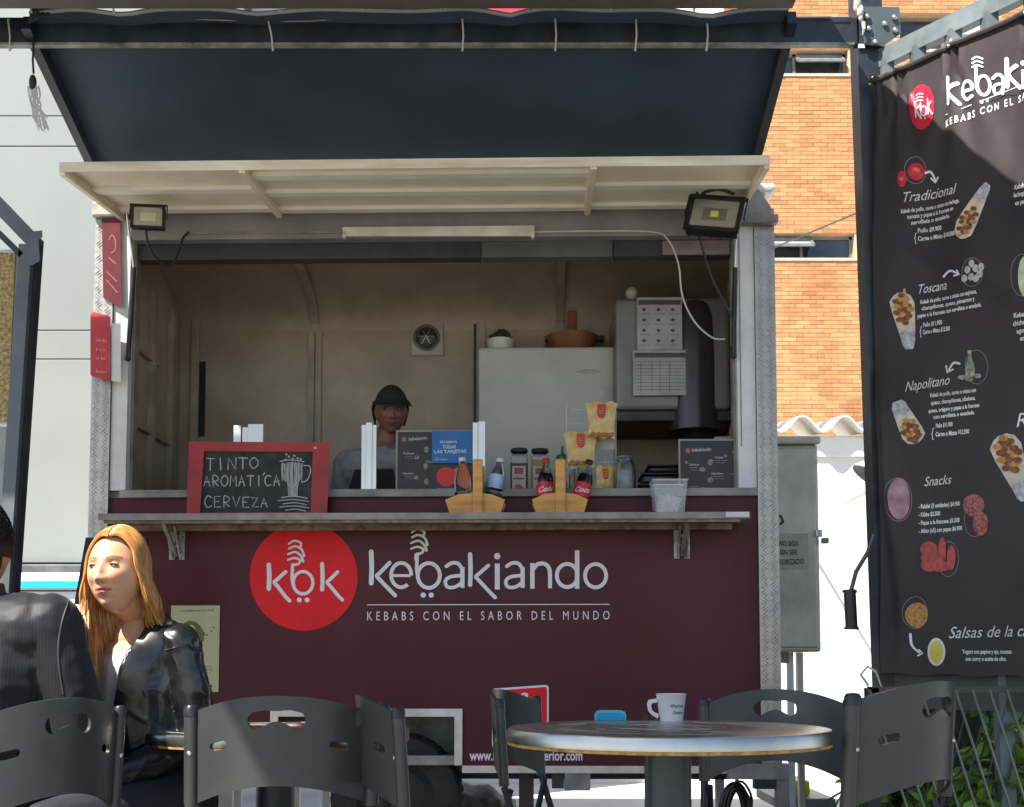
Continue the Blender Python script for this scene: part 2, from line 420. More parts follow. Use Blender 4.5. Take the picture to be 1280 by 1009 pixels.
# ------------------------------------------------------------------ steel door frame at far left with a reflecting pane
YD = 4.2
df = thing('steel_frame', 'grey steel frame with slanting top rail at the left edge', 'frame', (P(0, 600, YD).x, YD, 0))
def q(px, py, dy=0): return P(px, py, YD + dy)
M_ = mat('grey blue steel', (.10, .115, .125), .4, var=.12, vs=6)
def dn_(a, b): d = b - a; return a + d * (a.z / (a.z - b.z))
part('upright', MB().beam(q(35, 308), dn_(q(35, 308), q(13, 640)), .045, .05, (0, 1, 0)), M_, df)
part('upright', MB().beam(q(48, 300, .03), dn_(q(48, 300, .03), q(25, 640, .03)), .02, .05, (0, 1, 0)), dark, df)
part('slanting_rail', MB().beam(q(45, 305), q(-90, 165), .05, .06, (0, 1, 0)), M_, df)
part('inner_rail', MB().beam(q(30, 322), q(-90, 205), .02, .05, (0, 1, 0)), dark, df)
part('bracket', MB().prism([(36, 290), (53, 288), (53, 297), (48, 300), (50, 326), (40, 332), (34, 330)], YD - .04, YD + .02, lambda x, y, d: P(x, y, d)), M_, df)
pp = thing('foliage_pane', 'narrow pane inside the steel frame, golden foliage reflection painted on', 'panel', (P(0, 420, 4.3).x, 4.3, 1.6))
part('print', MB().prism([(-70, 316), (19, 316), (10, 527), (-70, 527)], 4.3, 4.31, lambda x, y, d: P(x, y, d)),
     mat('painted foliage reflection', (.62, .44, .16), .6, col2=(.10, .07, .03), vs=75), pp)  # foliage reflection in the pane, painted as noise colour on a flat sheet
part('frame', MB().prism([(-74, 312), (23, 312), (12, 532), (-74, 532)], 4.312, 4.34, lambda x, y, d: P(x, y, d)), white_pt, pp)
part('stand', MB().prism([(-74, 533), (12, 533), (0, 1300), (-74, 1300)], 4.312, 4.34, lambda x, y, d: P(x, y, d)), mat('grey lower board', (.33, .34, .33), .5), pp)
pv = MB().box((-30, -25, .0), (30, 6.95, .004))
solo('bounce_cut_sheet', pv, mat('dark bounce cut', (.24, .225, .205), .85, var=.25, vs=2.5, bump=.2, bs=30), kind='structure')  # unseen dark ground sheet, added to cut light bouncing onto the trailer
# ------------------------------------------------------------------ the food trailer (authored in its own frame TF)
tr = thing('food_trailer', 'maroon food trailer with an open serving hatch and aluminium corner strips', 'food trailer', (-.3, .5, 0), TF)
XL, XR = T(116, 500).x, T(970, 500).x; D = 1.05
Z = lambda py, ly=0.: T(600, py, ly).z
X = lambda px, py=500, ly=0.: T(px, py, ly).x
zbot, ztop = Z(966), 2.96
zsill, zshelf = Z(612), Z(655)
OX0, OX1 = X(161, 450), X(921, 450)      # the serving opening
zh = Z(268)
# outer shell
part('side_wall', MB().box((XL + .03, .02, zbot + .03), (XL + .06, D, ztop)), white_pt, tr)
part('side_wall', MB().box((XR - .06, .02, zbot + .03), (XR - .03, D, ztop)), white_pt, tr)
part('rear_skin', MB().box((XL + .03, D, zbot + .03), (XR - .03, D + .03, ztop)), white_pt, tr)
part('roof', MB().box((XL - .01, -.02, ztop + .002), (XR + .01, D + .05, ztop + .04), .015), white_pt, tr)
part('floor', MB().box((XL + .06, .03, zbot + .03), (XR - .06, D - .002, zbot + .07)), alu_dull, tr)
# front skin below the sill, with the wheel well cut out of it
wx0, wx1, wz = X(338, 930), X(578, 930), Z(886)
fp = MB()
xl, xr_ = X(134, 640), X(950, 640)
fp.box((xl, 0, wz), (xr_, .025, zsill - .035)); fp.box((xl, 0, zbot + .032), (wx0, .025, wz)); fp.box((wx1, 0, zbot + .032), (xr_, .025, wz))
part('front_panel', fp, maroon, tr)
fr = MB(); e = .034
fr.prism([(wx0, wz), (wx1, wz), (wx1 - e, wz - e), (wx0 + e, wz - e)], -.012, -.001, lambda x, z, y: (x, y, z))
fr.prism([(wx1, wz), (wx1, zbot + .032), (wx1 - e, zbot + .032), (wx1 - e, wz - e)], -.012, -.001, lambda x, z, y: (x, y, z))
fr.prism([(wx0, wz), (wx0, zbot + .032), (wx0 + e, zbot + .032), (wx0 + e, wz - e)], -.012, -.001, lambda x, z, y: (x, y, z))
part('wheel_well_trim', fr, alu, tr)
ww_ = MB().box((wx0 + .01, .27, zbot - .02), (wx1 - .01, .28, wz - .01)); ww_.box((wx0 + .01, .03, wz - .02), (wx1 - .01, .28, wz - .01)); ww_.box((wx0, .03, zbot + .035), (wx0 + .01, .28, wz - .01)); ww_.box((wx1 - .01, .03, zbot + .035), (wx1, .28, wz - .01))
part('wheel_well', ww_, mat('greenish sheet metal', (.24, .26, .21), .55, .3, var=.3, vs=5), tr)
part('bottom_trim', MB().box((wx1, -.012, zbot), (xr_, .03, zbot + .031)), alu, tr)
part('bottom_trim', MB().box((xl, -.012, zbot), (wx0, .03, zbot + .031)), alu, tr)
# wheel
wc = Vector((T(497, 1005, .14).x, .14, .29)); wR = .288
tprof = [(.17, -.075), (.24, -.085), (.275, -.08), (wR, -.06), (wR, .06), (.275, .08), (.24, .085), (.17, .075)]
MW = Matrix.Rotation(R(90), 4, 'X')
whl = part('wheel', MB().lathe(tprof, wc, 40, MW), rubber, tr, smooth=True)
part('rim', MB().lathe([(0, .05), (.05, .07), (.06, .05), (.13, .03), (.165, .06), (.172, .075), (.172, -.075)], wc, 32, MW), mat('dark dusty rim', (.03, .03, .03), .6, .2), whl, smooth=True)
treads = MB()
for k in range(44):
    a = 2 * math.pi * k / 44
    for s_ in (-1, 1):
        M = Matrix.Translation(wc) @ Matrix.Rotation(a, 4, 'Y')
        b_ = MB().box((-.012, s_ * .02 - .016, wR - .004), (.008, s_ * .02 + .016, wR + .005)); b_.xf(M); treads.add(b_.v, b_.f)
part('tread_block', treads, rubber, whl, kind='stuff')
# corner strips of tread plate
for (a0, a1, b0, b1, py0) in ((121, 143, 113, 134, 262), (942, 964, 955, 979, 250)):
    xt0, xt1 = X(a0, 300), X(a1, 300); 
    left = a0 < 500
    x0, x1 = (XL, XL + .085) if left else (XR - .088, XR)
    part('corner_strip', MB().box((x0, -.02, zbot), (x1, -.001, 2.88)), plate_m, tr)
    part('corner_strip', MB().box(((XL if left else XR - .012), .0, zbot), ((XL + .012 if left else XR), .10, 2.88)), plate_m, tr)
    t = MB(); z = zbot + .02; k = 0
    while z < 2.86:
        for j in range(2):
            cx = x0 + .022 + j * .042; s_ = 1 if (k + j) % 2 else -1
            for i in (-1, 0, 1):
                c0 = Vector((cx + i * .006 * s_, -.0205, z + i * .009)); d = Vector((.013 * s_, 0, -.011)) * (1 if (k + j) % 2 else 1)
                n_ = Vector((d.z, 0, -d.x)).normalized() * .0016
                t.add([c0 - d, c0 + n_, c0 + d, c0 - n_, c0 + Vector((0, -.0022, 0))], [(0, 1, 4), (1, 2, 4), (2, 3, 4), (3, 0, 4)])
        z += .034; k += 1
    part('raised_tread', t, plate_m, tr, kind='stuff')
# jambs
part('jamb', MB().box((XL + .087, -.008, zsill), (OX0, .04, 2.86)), white_pt, tr)
part('jamb', MB().box((OX1, -.008, zsill - .005), (XR - .09, .04, 2.86)), white_pt, tr)
part('inner_jamb', MB().box((OX0 - .001, .041, zsill), (OX0 + .012, .1, 2.83)), alu_dull, tr)
part('inner_jamb', MB().box((OX1 - .012, .041, zsill), (OX1 + .001, .1, 2.83)), alu_dull, tr)
part('jamb_shadow_line', MB().box((OX1 + .012, -.012, Z(560)), (OX1 + .016, -.009, Z(300))), mat('painted edge shadow', (.25, .25, .24), .5), tr)  # thin grey strip standing in for the shadow line along the jamb edge
# header, rolled shutter, top rail
part('header', MB().box((OX0, -.004, Z(297)), (OX1, .05, zh + .03)), mat('grey header paint', (.27, .25, .245), .45, var=.12, vs=4), tr)
part('top_rail', MB().box((XL + .087, -.02, zh + .032), (XR - .09, .04, ztop)), white_pt, tr)
for a, b, m_ in ((163, 600, dark_warm), (602, 766, mat('grey shutter slat', (.10, .097, .095), .5)), (768, 919, dark_warm)):
    part('shutter_box', MB().box((X(a, 300), .055, Z(322, .055)), (X(b, 300), .12, Z(290, .055))), m_, tr)
# sill
part('sill', MB().box((X(152, 618), -.03, zsill - .035), (X(946, 618), .02, zsill), .003), alu_dull, tr)
part('counter', MB().box((XL + .07, .021, zsill - .03), (XR - .07, .36, zsill - .002)), alu_dull, tr)
part('front_panel', MB().box((X(134, 630), .001, zshelf + .03), (X(950, 630), .019, zsill - .036)), maroon, tr)
# folding shelf with brackets
sx0, sx1 = X(124, 650, -.26), X(937, 645, -.26)
zs0 = Z(658); zs1 = zs0 + .022
shf = part('folding_shelf', MB().box((sx0, -.268, zs0 + .006), (sx1, -.002, zs1), .002), alu_dull, tr)
part('front_lip', MB().box((sx0, -.275, zs0 - .002), (sx1, -.269, zs1 + .004), .001), alu_dull, shf)
part('stiffener', MB().box((sx0 + .02, -.06, zs0 - .022), (sx1 - .04, -.035, zs0 + .004)), mat('rusty angle iron', (.34, .28, .20), .7, .2, var=.3, vs=26, col2=(.13, .08, .05)), shf)
part('stiffener', MB().box((sx0 + .02, -.262, zs0 - .014), (sx1 - .04, -.25, zs0 + .004)), mat('rusty angle iron', (0, 0, 0)), shf)
part('corner_patch', MB().box((sx1 - .1, -.277, zs0 + .004), (sx1 - .005, -.2755, zs1 + .003)), paper, shf)
for px in (222, 852):
    x = X(px, 670); b_ = MB()
    for s_ in (-.022, .022): b_.box((x + s_ - .012, -.006, Z(699)), (x + s_ + .012, -.001, zs0 - .02)); b_.beam((x + s_ * .8, -.012, Z(697)), (x + s_ * .8, -.1, zs0 - .004), .008, .02)
    b_.beam((x, -.015, Z(694)), (x, -.2, zs0 - .002), .016, .02)
    b_.box((x - .03, -.03, zs0 - .05), (x + .03, -.002, zs0 - .04))
    br = part('shelf_bracket', b_, mat('worn zinc bracket', (.42, .40, .36), .45, .6, var=.25, vs=30), shf)
    bl_ = MB()
    for dx, dz in ((-.022, .02), (.022, .02), (0, .06)): bl_.ball((x + dx, -.011, Z(699) + dz), .006, 5)
    part('bolt', bl_, alu, br)
# inside
part('back_lining', MB().box((XL + .061, D - .03, zbot + .071), (XR - .061, D - .001, 2.64)), inner, tr)
part('side_lining', MB().box((XL + .061, .042, zbot + .071), (XL + .075, D - .031, 2.86)), inner, tr)
part('side_lining', MB().box((XR - .075, .042, zbot + .071), (XR - .061, D - .031, 2.86)), inner, tr)
cv = MB(); v = []; f = []; prof = [(.05, 2.862), (.55, 2.862)] + [(.55 + .47 * math.sin(a), 2.64 + .222 * math.cos(a)) for a in np.linspace(.1, math.pi / 2, 8)]
for x in (XL + .076, XR - .076):
    v += [(x, y, z) for y, z in prof]
n_ = len(prof); f = [(i, i + 1, n_ + i + 1, n_ + i) for i in range(n_ - 1)]
part('ceiling_lining', cv.add(v, f), inner, tr, smooth=True)
for px in (395, 700):
    a = T(px, 395, D - .03); r_ = MB()
    pts = [(y, z - .012) for y, z in prof[1:]]
    for (y0, z0), (y1, z1) in zip(pts, pts[1:]): r_.beam((a.x, y0, z0), (a.x, y1, z1), .04, .02)
    part('inner_rib', r_, inner_rib, tr)
    for s0_, s1_ in ((-.035, -.004), (.004, .035)): part('inner_rib', MB().box((a.x + s0_, D - .045, zsill - .3), (a.x + s1_, D - .031, 2.63)), inner_rib, tr)
    part('rib_clip', MB().box((a.x - .03, .3, 2.78), (a.x + .01, .36, 2.849)), inner_rib, tr)
def back(px0, py0, px1, py1, d0, d1):     # box on the back lining
    a = T(px0, py0, D - .031 - d1); b_ = T(px1, py1, D - .031 - d1); return MB().box((a.x, D - .031 - d1, a.z), (b_.x, D - .031 - d0, b_.z))
part('seam_strip', back(246, 395, 382, 399, 0, .006), dark_warm, tr)
part('seam_strip', back(408, 395, 690, 398, 0, .006), dark_warm, tr)
part('seam_strip', back(592, 399, 595, 600, 0, .006), dark_warm, tr)
part('cover_strip', back(596, 399, 606, 600, 0, .01), inner_rib, tr)
part('cover_strip', back(538, 330, 544, 395, 0, .01), inner_rib, tr)
part('cover_strip', back(240, 399, 246, 600, 0, .02), inner_rib, tr)
part('wall_slot', back(247, 452, 255, 545, 0, .012), black, tr)
xs_ = XL + .076
for (ya, za, yb, zb_) in ((.08, 2.36, .62, 2.36), (.08, 2.0, .9, 2.0)):
    part('side_rail', MB().beam((xs_ + .012, ya, za), (xs_ + .012, yb, zb_), .024, .024), inner_rib, tr)
for y in (.5, .8): part('side_rail', MB().box((xs_, y, zsill - .2), (xs_ + .03, y + .04, 2.7)), inner_rib, tr)
xr2 = XR - .076
for y in (.25, .6): part('side_rail', MB().box((xr2 - .03, y, zsill - .2), (xr2, y + .04, 2.75)), inner_rib, tr)
# exhaust fan
fc = T(533, 422, D - .05); fa = T(514, 402, D - .05); fb = T(554, 444, D - .05)
fan = thing('wall_fan', 'small round extractor fan set in a square plate on the rear wall inside', 'fan', (fc.x, D - .05, fc.z), TF)
part('plate', MB().box((fa.x, D - .046, fa.z), (fb.x, D - .032, fb.z), .003), mat('fan plate', (.40, .36, .31), .5), fan)
rr_ = (fb.x - fa.x) * .33
part('ring', MB().lathe([(rr_, 0), (rr_ + .008, .012), (rr_ + .016, 0)], (fc.x, D - .047, fc.z), 28, MW), alu_dull, fan, smooth=True)
part('grille', MB().lathe([(0, .02), (rr_ * .5, .018), (rr_, 0)], (fc.x, D - .047, fc.z), 24, MW), mat('dusty dark grille', (.09, .085, .08), .4, .5, var=.5, vs=120), fan, smooth=True)
for k in range(6):
    a = k * math.pi / 3
    part('blade', MB().beam((fc.x, D - .07, fc.z), (fc.x + rr_ * .8 * math.cos(a), D - .066, fc.z + rr_ * .8 * math.sin(a)), .002, .02, (0, 1, 0)), alu, fan)
# under-trailer gear
part('support_leg', MB().box((X(648, 985), .12, 0), (X(667, 985), .18, zbot + .03)), mat('brown steel', (.06, .04, .035), .6), tr)
part('hitch_block', MB().box((X(706, 980), -.005, Z(988)), (X(738, 980), .12, zbot - .001)), alu_dull, tr)
part('hitch_block', MB().box((X(690, 980), .02, Z(986)), (X(705, 980), .12, zbot - .001)), mat('brown steel', (0, 0, 0)), tr)
part('chassis_rail', MB().box((XL + .1, .36, zbot - .06), (XR + .02, .42, zbot + .029)), dark, tr)
part('tow_bar', MB().box((X(908, 960), -.06, Z(972)), (X(983, 960), .0, Z(953))), alu_dull, tr)
part('tow_bar', MB().box((X(968, 990), -.05, Z(1130)), (X(984, 990), .0, Z(972))), alu_dull, tr)
part('tow_bar', MB().box((X(940, 960), -.055, Z(984)), (X(966, 960), -.002, Z(972.5))), dark, tr)

# ------------------------------------------------------------------ raised hatch with ribs
ht = part('hatch', MB().box((0, 0, 0), (0, 0, 0)), cream, tr) if False else None
hy = -.70; hf0, hf1 = T(75, 204, hy), T(962, 193, hy)
HX0, HX1 = hf0.x, hf1.x
def hz(y): t_ = y / hy; return (zh + .028) * (1 - t_) + (hf0.z + .0) * t_     # upper skin height along the hatch
def HB(x0, x1, y0, y1, d0, d1):      # a bar under the hatch skin: depth d0..d1 below it
    v = []
    for x in (x0, x1):
        for y in (y0, y1): v += [(x, y, hz(y) - d0), (x, y, hz(y) - d1)]
    return MB().add(v, [(0, 1, 3, 2), (4, 6, 7, 5), (0, 4, 5, 1), (2, 3, 7, 6), (0, 2, 6, 4), (1, 5, 7, 3)])
h = part('hatch', HB(HX0, HX1, hy, -.02, 0, .012), cream, tr)
part('front_lip', HB(HX0, HX1, hy - .006, hy, -.002, .036), cream_rust, h)
part('side_lip', HB(HX0, HX0 + .02, hy, -.03, .0125, .05), cream_rust, h)
part('side_lip', HB(HX1 - .02, HX1, hy, -.03, .0125, .05), cream_rust, h)
xa_, xb_ = X(325, 240, -.4), X(738, 240, -.4)
for x in (xa_, xb_): part('cross_rib', HB(x - .012, x + .012, hy + .001, -.03, .0125, .045), cream, h)
for (x0, x1, ys_) in ((HX0 + .021, xa_ - .013, (-.42, -.12)), (xa_ + .013, xb_ - .013, (-.6, -.36, -.1)), (xb_ + .013, HX1 - .021, (-.42, -.12))):
    for y in ys_: part('rail', HB(x0, x1, y, y + .06, .0125, .028), mat('bright white strip', (.93, .91, .82), .4, var=.04), h)
part('hinge', MB().tube([(HX0 + .02, -.018, zh + .035), (HX1 - .02, -.018, zh + .035)], .01), alu_dull, h)
part('end_cap', MB().prism([(XR - .2, 2.82), (XR - .02, 2.82), (XR - .02, 2.87), (XR - .07, 2.95), (XR - .2, 2.98)], -.06, -.021, lambda x, z, y: (x, y, z)), alu_dull, tr)
part('end_cap', MB().box((XR - .2, -.07, 2.80), (XR + .01, -.0205, 2.838), .004), alu_dull, tr)
part('end_cap', MB().box((XL - .01, -.05, 2.86), (XL + .12, -.021, 2.93), .01), alu_dull, tr)
for (a, b_, c_) in (((167, 335), (160, 448), .011), ((919, 335), (917, 445), .011)):
    p_ = T(*a, -.05); q_ = T(*b_, -.03); m2 = p_ + (q_ - p_) * .0
    st = part('gas_strut', MB().tube([m2, q_], c_, 10), black, tr, smooth=True)
    up = Vector((p_.x + (.0 if a[0] > 500 else -.012), -.12, zh - .02))
    part('strut_rod', MB().tube([m2, up], .005, 8), alu, st, smooth=True)
    part('ball_end', MB().ball(q_, .014, 6), black, st, smooth=True)

# ------------------------------------------------------------------ lettering on the trailer
Tf = lambda px, py, off: T(px, py, -off)
lt = part('logo_disc', disc(MB(), (379.7, 721), 67.5, 67.5, Tf, .002, 72), red_p, tr)
m1 = MB()
def kay(mb, sx, y0, y1, ax, ay, jx, jy, tx, ty, w, fn):
    ribbon(mb, [(sx, y0), (sx + .6, (y0 + y1) / 2), (sx, y1)], w, fn, .004)
    ribbon(mb, [(ax, ay), (jx + 4, jy - 4), (jx, jy), (jx + 4, jy + 5), (tx - 5, ty - 5), (tx, ty)], w * .82, fn, .004)
def swirl(mb, x, y, s, w, fn):
    for pts in ([(-8, -12), (-1, -16), (7, -13), (6, -8)], [(-8, -6), (0, -9), (8, -5), (11, 3)], [(-9, 1), (0, -2), (7, 3), (10, 10)], [(-9, 8), (-1, 5.5), (6, 8.5), (4, 13), (-3, 15), (-3, 22)]):
        ribbon(mb, [(x + a * s, y + b * s) for a, b in pts], [w * .8, w * 1.1], fn, .004)
def ell(cx, cy, rx, ry, a0, a1, n=16): return [(cx + rx * math.cos(R(a0 + (a1 - a0) * i / n)), cy + ry * math.sin(R(a0 + (a1 - a0) * i / n))) for i in range(n + 1)]
kay(m1, 336, 706, 736, 357, 715, 343, 728, 362, 751, 5.6, Tf)
swirl(m1, 369, 692, 1.0, 3, Tf)
ribbon(m1, [(366, 706), (365, 722), (367, 733)], 4, Tf, .004); ribbon(m1, ell(378.8, 728.5, 12.3, 14, 0, 360, 26), 4, Tf, .004, False)
kay(m1, 402.6, 705, 737, 422, 715, 409, 728, 428, 750, 5.2, Tf)
for x in (374.2, 383.8): disc(m1, (x, 750), 3.1, 3.1, Tf, .0045, 14)
part('logo_letters', m1, white, lt)
m2 = MB()
kay(m2, 464, 690, 729, 487, 703.5, 471, 720, 494, 744.5, 6, Tf)
ribbon(m2, [(488, 719.6), (513, 719.6)], 3.6, Tf, .002, False, False); ribbon(m2, ell(501.5, 719, 12.6, 15.2, 2, -310, 26), 4.6, Tf, .002, False, False)
swirl(m2, 523, 678, 1.02, 3.2, Tf)
ribbon(m2, [(521.5, 694), (521, 712), (523, 724)], 4.4, Tf, .002); ribbon(m2, ell(536, 719.5, 13.8, 15.5, 0, 360, 28), 4.8, Tf, .002, False)
def aa(mb, cx, st): 
    ribbon(mb, [(cx - 11.5, 708), (cx - 5, 704), (cx + 3, 704.5), (st - .5, 711)], 4.6, Tf, .002)
    ribbon(mb, [(st, 709), (st, 735)], 5.4, Tf, .002, False, False)
    ribbon(mb, [(st, 719.5), (cx - 6, 721), (cx - 12.5, 726), (cx - 11, 733), (cx - 4, 734.5), (cx + 3, 732), (st, 727)], 4.4, Tf, .002)
aa(m2, 569.5, 578)
kay(m2, 587.6, 693, 731, 610.5, 707, 595, 721, 619, 747, 5.6, Tf)
ribbon(m2, [(621.6, 704.5), (621.6, 737)], 6.2, Tf, .002, False, False); disc(m2, (621.6, 695.3), 4, 4, Tf, .0025, 16)
aa(m2, 645, 653.3)
ribbon(m2, [(665.5, 704), (665.5, 736)], 5.6, Tf, .002, False, False); ribbon(m2, [(666, 712), (672, 705.5), (681, 705), (686.5, 711), (687.5, 722), (687.5, 735.5)], 5, Tf, .002, True, False)
ribbon(m2, ell(709, 719.5, 13, 14.5, 0, 360, 26), 4.8, Tf, .002, False); ribbon(m2, [(721.4, 688), (721.4, 736)], 5.6, Tf, .002, False, False)
ribbon(m2, ell(744.5, 719.8, 13.2, 14.6, 0, 360, 28), 4.8, Tf, .002, False)
for x in (529, 539): disc(m2, (x, 744), 3.3, 3.3, Tf, .0025, 14)
ribbon(m2, [(459, 756.2), (762, 755.5)], 1.1, Tf, .002, False, False)
part('wordmark', m2, white, tr); m2 = MB()
text(m2, 'KEBABS CON EL SABOR DEL MUNDO', (459, 775.5), (762, 774.5), 11.5, Tf, .002, 0, 0, 1.75)
part('tagline', m2, white, tr); m2 = MB()
text(m2, 'www.remolquesuperior.com', (587, 950.5), (728, 950.5), 13, Tf, .002, .022)
part('web_address', m2, white, tr)

# ------------------------------------------------------------------ posters and plates on the trailer
def papersheet(name, label, cat, px0, py0, px1, py1, m, tilt=0, ly=-.003, group=None):
    c_ = T((px0 + px1) / 2, (py0 + py1) / 2, ly); t = thing(name, label, cat, (c_.x, ly, c_.z), TF, group)
    part('sheet', slab(MB(), px0, py0, px1, py1, ly - .0015, ly), m, t); return t
ps = papersheet('poster', 'pale green printed poster with a head silhouette behind the blonde woman', 'poster', 214, 757, 273, 865, mat('pale olive paper', (.46, .46, .27), .6, var=.06))
hd = MB(); Pf = lambda x, y, o_: T(x, y, -.005 - o_)
poly(hd, [(229, 780), (236, 776), (244, 777), (250, 782), (254, 789), (257, 793), (254.5, 796), (255, 801), (252, 803), (252, 807), (246, 808), (243, 812), (243, 806), (235, 800), (228, 792)], Pf, .0002)
part('silhouette', hd, mat('olive ink', (.10, .15, .03), .6), ps)
part('inset', disc(MB(), (238, 790), 7, 9, Pf, .0006, 20), mat('pale olive paper', (0, 0, 0)), ps)
hd = MB(); scribble(hd, (225, 765), (268, 763.5), 2.6, Pf, .0006)
for i, (a, b_) in enumerate(((244, 264), (242, 267), (242, 260))): scribble(hd, (a, 834 + i * 4), (b_, 834 + i * 4), 2, Pf, .0006)
for i, (x, y) in enumerate(((259, 794), (264, 789), (267, 784.5))): disc(hd, (x, y), 1.4, 1, Pf, .0006, 8)
for x in (250, 258, 263): disc(hd, (x, 858), 2.2, 1.6, Pf, .0006, 8)
part('print', hd, mat('dark olive ink', (.07, .08, .04), .6), ps)
# red plate with white border low on the trailer
rp = thing('red_plate', 'red plate with white rounded border low on the maroon panel', 'sign', (X(650, 880), -.004, Z(890)), TF)
def rrect(x0, y0, x1, y1, r, dy): 
    out = []
    for cx, cy, a0 in ((x1 - r, y0 + r, -90), (x1 - r, y1 - r, 0), (x0 + r, y1 - r, 90), (x0 + r, y0 + r, 180)):
        for k in range(5): a = R(a0 + k * 22.5); out.append((cx + r * math.cos(a), cy + r * math.sin(a) + (dy * (x1 - cx) / (x1 - x0))))
    return out
part('border', MB().prism(rrect(615, 856, 686, 930, 4, 5), -.006, -.002, lambda x, y, d: T(x, y, d)), white, rp)
part('face', poly(MB(), rrect(617.3, 858.6, 683.6, 927.6, 3, 5), Tf, .008), red_p, rp)
em = MB(); poly(em, [(642, 879), (648, 870), (655, 865.5), (660, 867), (660, 873), (655, 877), (650, 880), (646, 884)], Tf, .0085)
part('emblem', em, white, rp)
em = MB(); ribbon(em, [(644, 880), (653, 872)], 1.6, Tf, .009, False); 
for k in range(5): a = k * 1.257; ribbon(em, [(654, 871), (654 + 3 * math.cos(a), 871 + 3 * math.sin(a))], 1.2, Tf, .009, False)
part('emblem_mark', em, red_p, rp)
# maroon plate on the left flank and the red plaque
a = T(126, 262, .0)
sp_ = thing('side_sign', 'dark maroon sign plate on the upper left corner of the trailer', 'sign', (XL + .05, -.03, 2.7), TF)
part('plate', MB().prism([(127, 262), (150, 275), (152, 386), (129, 372)], -.032, -.024, lambda x, y, d: T(x, y, d)), mat('maroon print', (.11, .012, .02), .35), sp_)
em = MB()
for pts in ([(136, 300), (140, 294), (144, 300), (144, 312), (139, 316)], [(134, 340), (146, 352)], [(136, 322), (145, 330)], [(133, 350), (147, 366)]): ribbon(em, pts, 1.4, lambda x, y, o_: T(x, y, -.032 - o_), .001)
part('print', em, mat('faded pink print', (.30, .09, .10), .5), sp_)
rq = thing('red_plaque', 'faded red plaque sticking out from the left corner strip', 'sign', (XL, -.05, 2.2), TF)
part('plate', MB().prism(rrect(113, 395, 138, 476, 4, -6), -.075, -.068, lambda x, y, d: T(x, y, d)), mat('faded red enamel', (.55, .05, .06), .5, var=.12, vs=12), rq)
part('plate', MB().prism([(139, 404), (151, 404), (151, 478), (139, 476)], -.068, -.06, lambda x, y, d: T(x, y, d)), white_pt, rq, label='white backing plate')
em = MB()
for y in (427, 438, 449, 466): scribble(em, (120, y), (133, y + 1), 4.5, lambda x, y, o_: T(x, y, -.075 - o_), .001)
part('print', em, mat('faded pink marks', (.72, .30, .28), .5), rq)
part('hinge', MB().tube([T(138, 410, -.06), T(138, 470, -.06)], .006), alu_dull, rq)
# ------------------------------------------------------------------ steel pergola: beams, column, black awning, canopy
YP = 4.4
PV = lambda px, py, Y=YP: P(px, py, Y)
bz0, bz1 = P(640, 60, YP).z, P(640, 27, YP).z
bm_ = thing('front_beam', 'dark steel beam running across the top in front of the awning', 'beam', (-.6, YP, bz0))
part('web', MB().box((-3.6, YP - .02, bz0 + .008), (PV(1072, 60).x, YP + .02, bz1)), dark, bm_)
part('flange', MB().box((-3.6, YP - .03, bz0 - .004), (PV(1066, 60).x, YP - .004, bz0 + .0075), .002), mat('worn steel edge', (.26, .26, .23), .5, .4, var=.35, vs=9), bm_)
part('flange', MB().box((-3.6, YP - .012, bz1 + .001), (PV(1074, 60).x, YP + .07, bz1 + .01), .002), dark, bm_)
for (xa, xb) in ((10, 12), (335, 341), (578, 578), (694, 694), (795, 794), (884, 883)):
    a, b = PV(xa, 24, YP - .035), PV(xb, 64, YP - .035)
    part('lacing_cord', MB().tube([a + Vector((0, .05, .02)), a, (a + b) / 2 + Vector((.004, 0, 0)), b, b + Vector((0, .01, .014))], .0035, 6), cable_w, bm_)
part('hem_cord', MB().tube([PV(x, 24.5 - 3 * math.sin(x * .013) * (.4 if x > 400 else 1) - x * .002, YP - .03) for x in range(60, 1080, 25)], .0028, 5), mat('grey cord', (.30, .31, .31), .6), bm_)
Y2 = 4.2; z2 = P(640, 5, Y2).z
rb = thing('rear_beam', 'second dark steel beam right at the top edge of the photo', 'beam', (-.6, Y2, z2))
part('web', MB().box((-3.6, Y2 - .06, z2 + .001), (PV(990, 5, Y2).x, Y2, z2 + .11)), dark, rb)
part('flange', MB().box((-3.6, Y2 - .08, z2 - .006), (PV(992, 5, Y2).x, Y2 + .02, z2)), mat('worn brown beam edge', (.10, .09, .08), .6), rb)
# column
cl = thing('steel_column', 'dark steel column carrying the beams beside the menu banner', 'column', (1.33, 4.42, 0))
a0, a1 = PV(1068, 60), PV(1095, 845)
t0, t1 = PV(1100, 60), PV(1132, 845)
k = (a1 - a0) / (a0.z - a1.z)
cbx0, cbx1 = a1.x - .0, t1.x
v = [(a0.x, 4.38, bz1 + .35), (t0.x, 4.38, bz1 + .35), (t0.x, 4.48, bz1 + .35), (a0.x, 4.48, bz1 + .35), (cbx0 + .02, 4.38, 0), (cbx1 + .02, 4.38, 0), (cbx1 + .02, 4.48, 0), (cbx0 + .02, 4.48, 0)]
part('shaft', MB().add(v, [(0, 1, 2, 3), (7, 6, 5, 4), (0, 4, 5, 1), (1, 5, 6, 2), (2, 6, 7, 3), (3, 7, 4, 0)]), dark, cl)
part('base_plate', MB().box((cbx0 - .06, 4.3, 0), (cbx1 + .1, 4.56, .015)), dark, cl)
gp = part('gusset_plate', MB().prism([(1076, 8), (1124, 9), (1126, 42), (1104, 58), (1080, 56)], 4.355, 4.375, lambda x, y, d: P(x, y, d)), mat('blue grey plate', (.07, .085, .095), .45, .2), cl)
bo = MB()
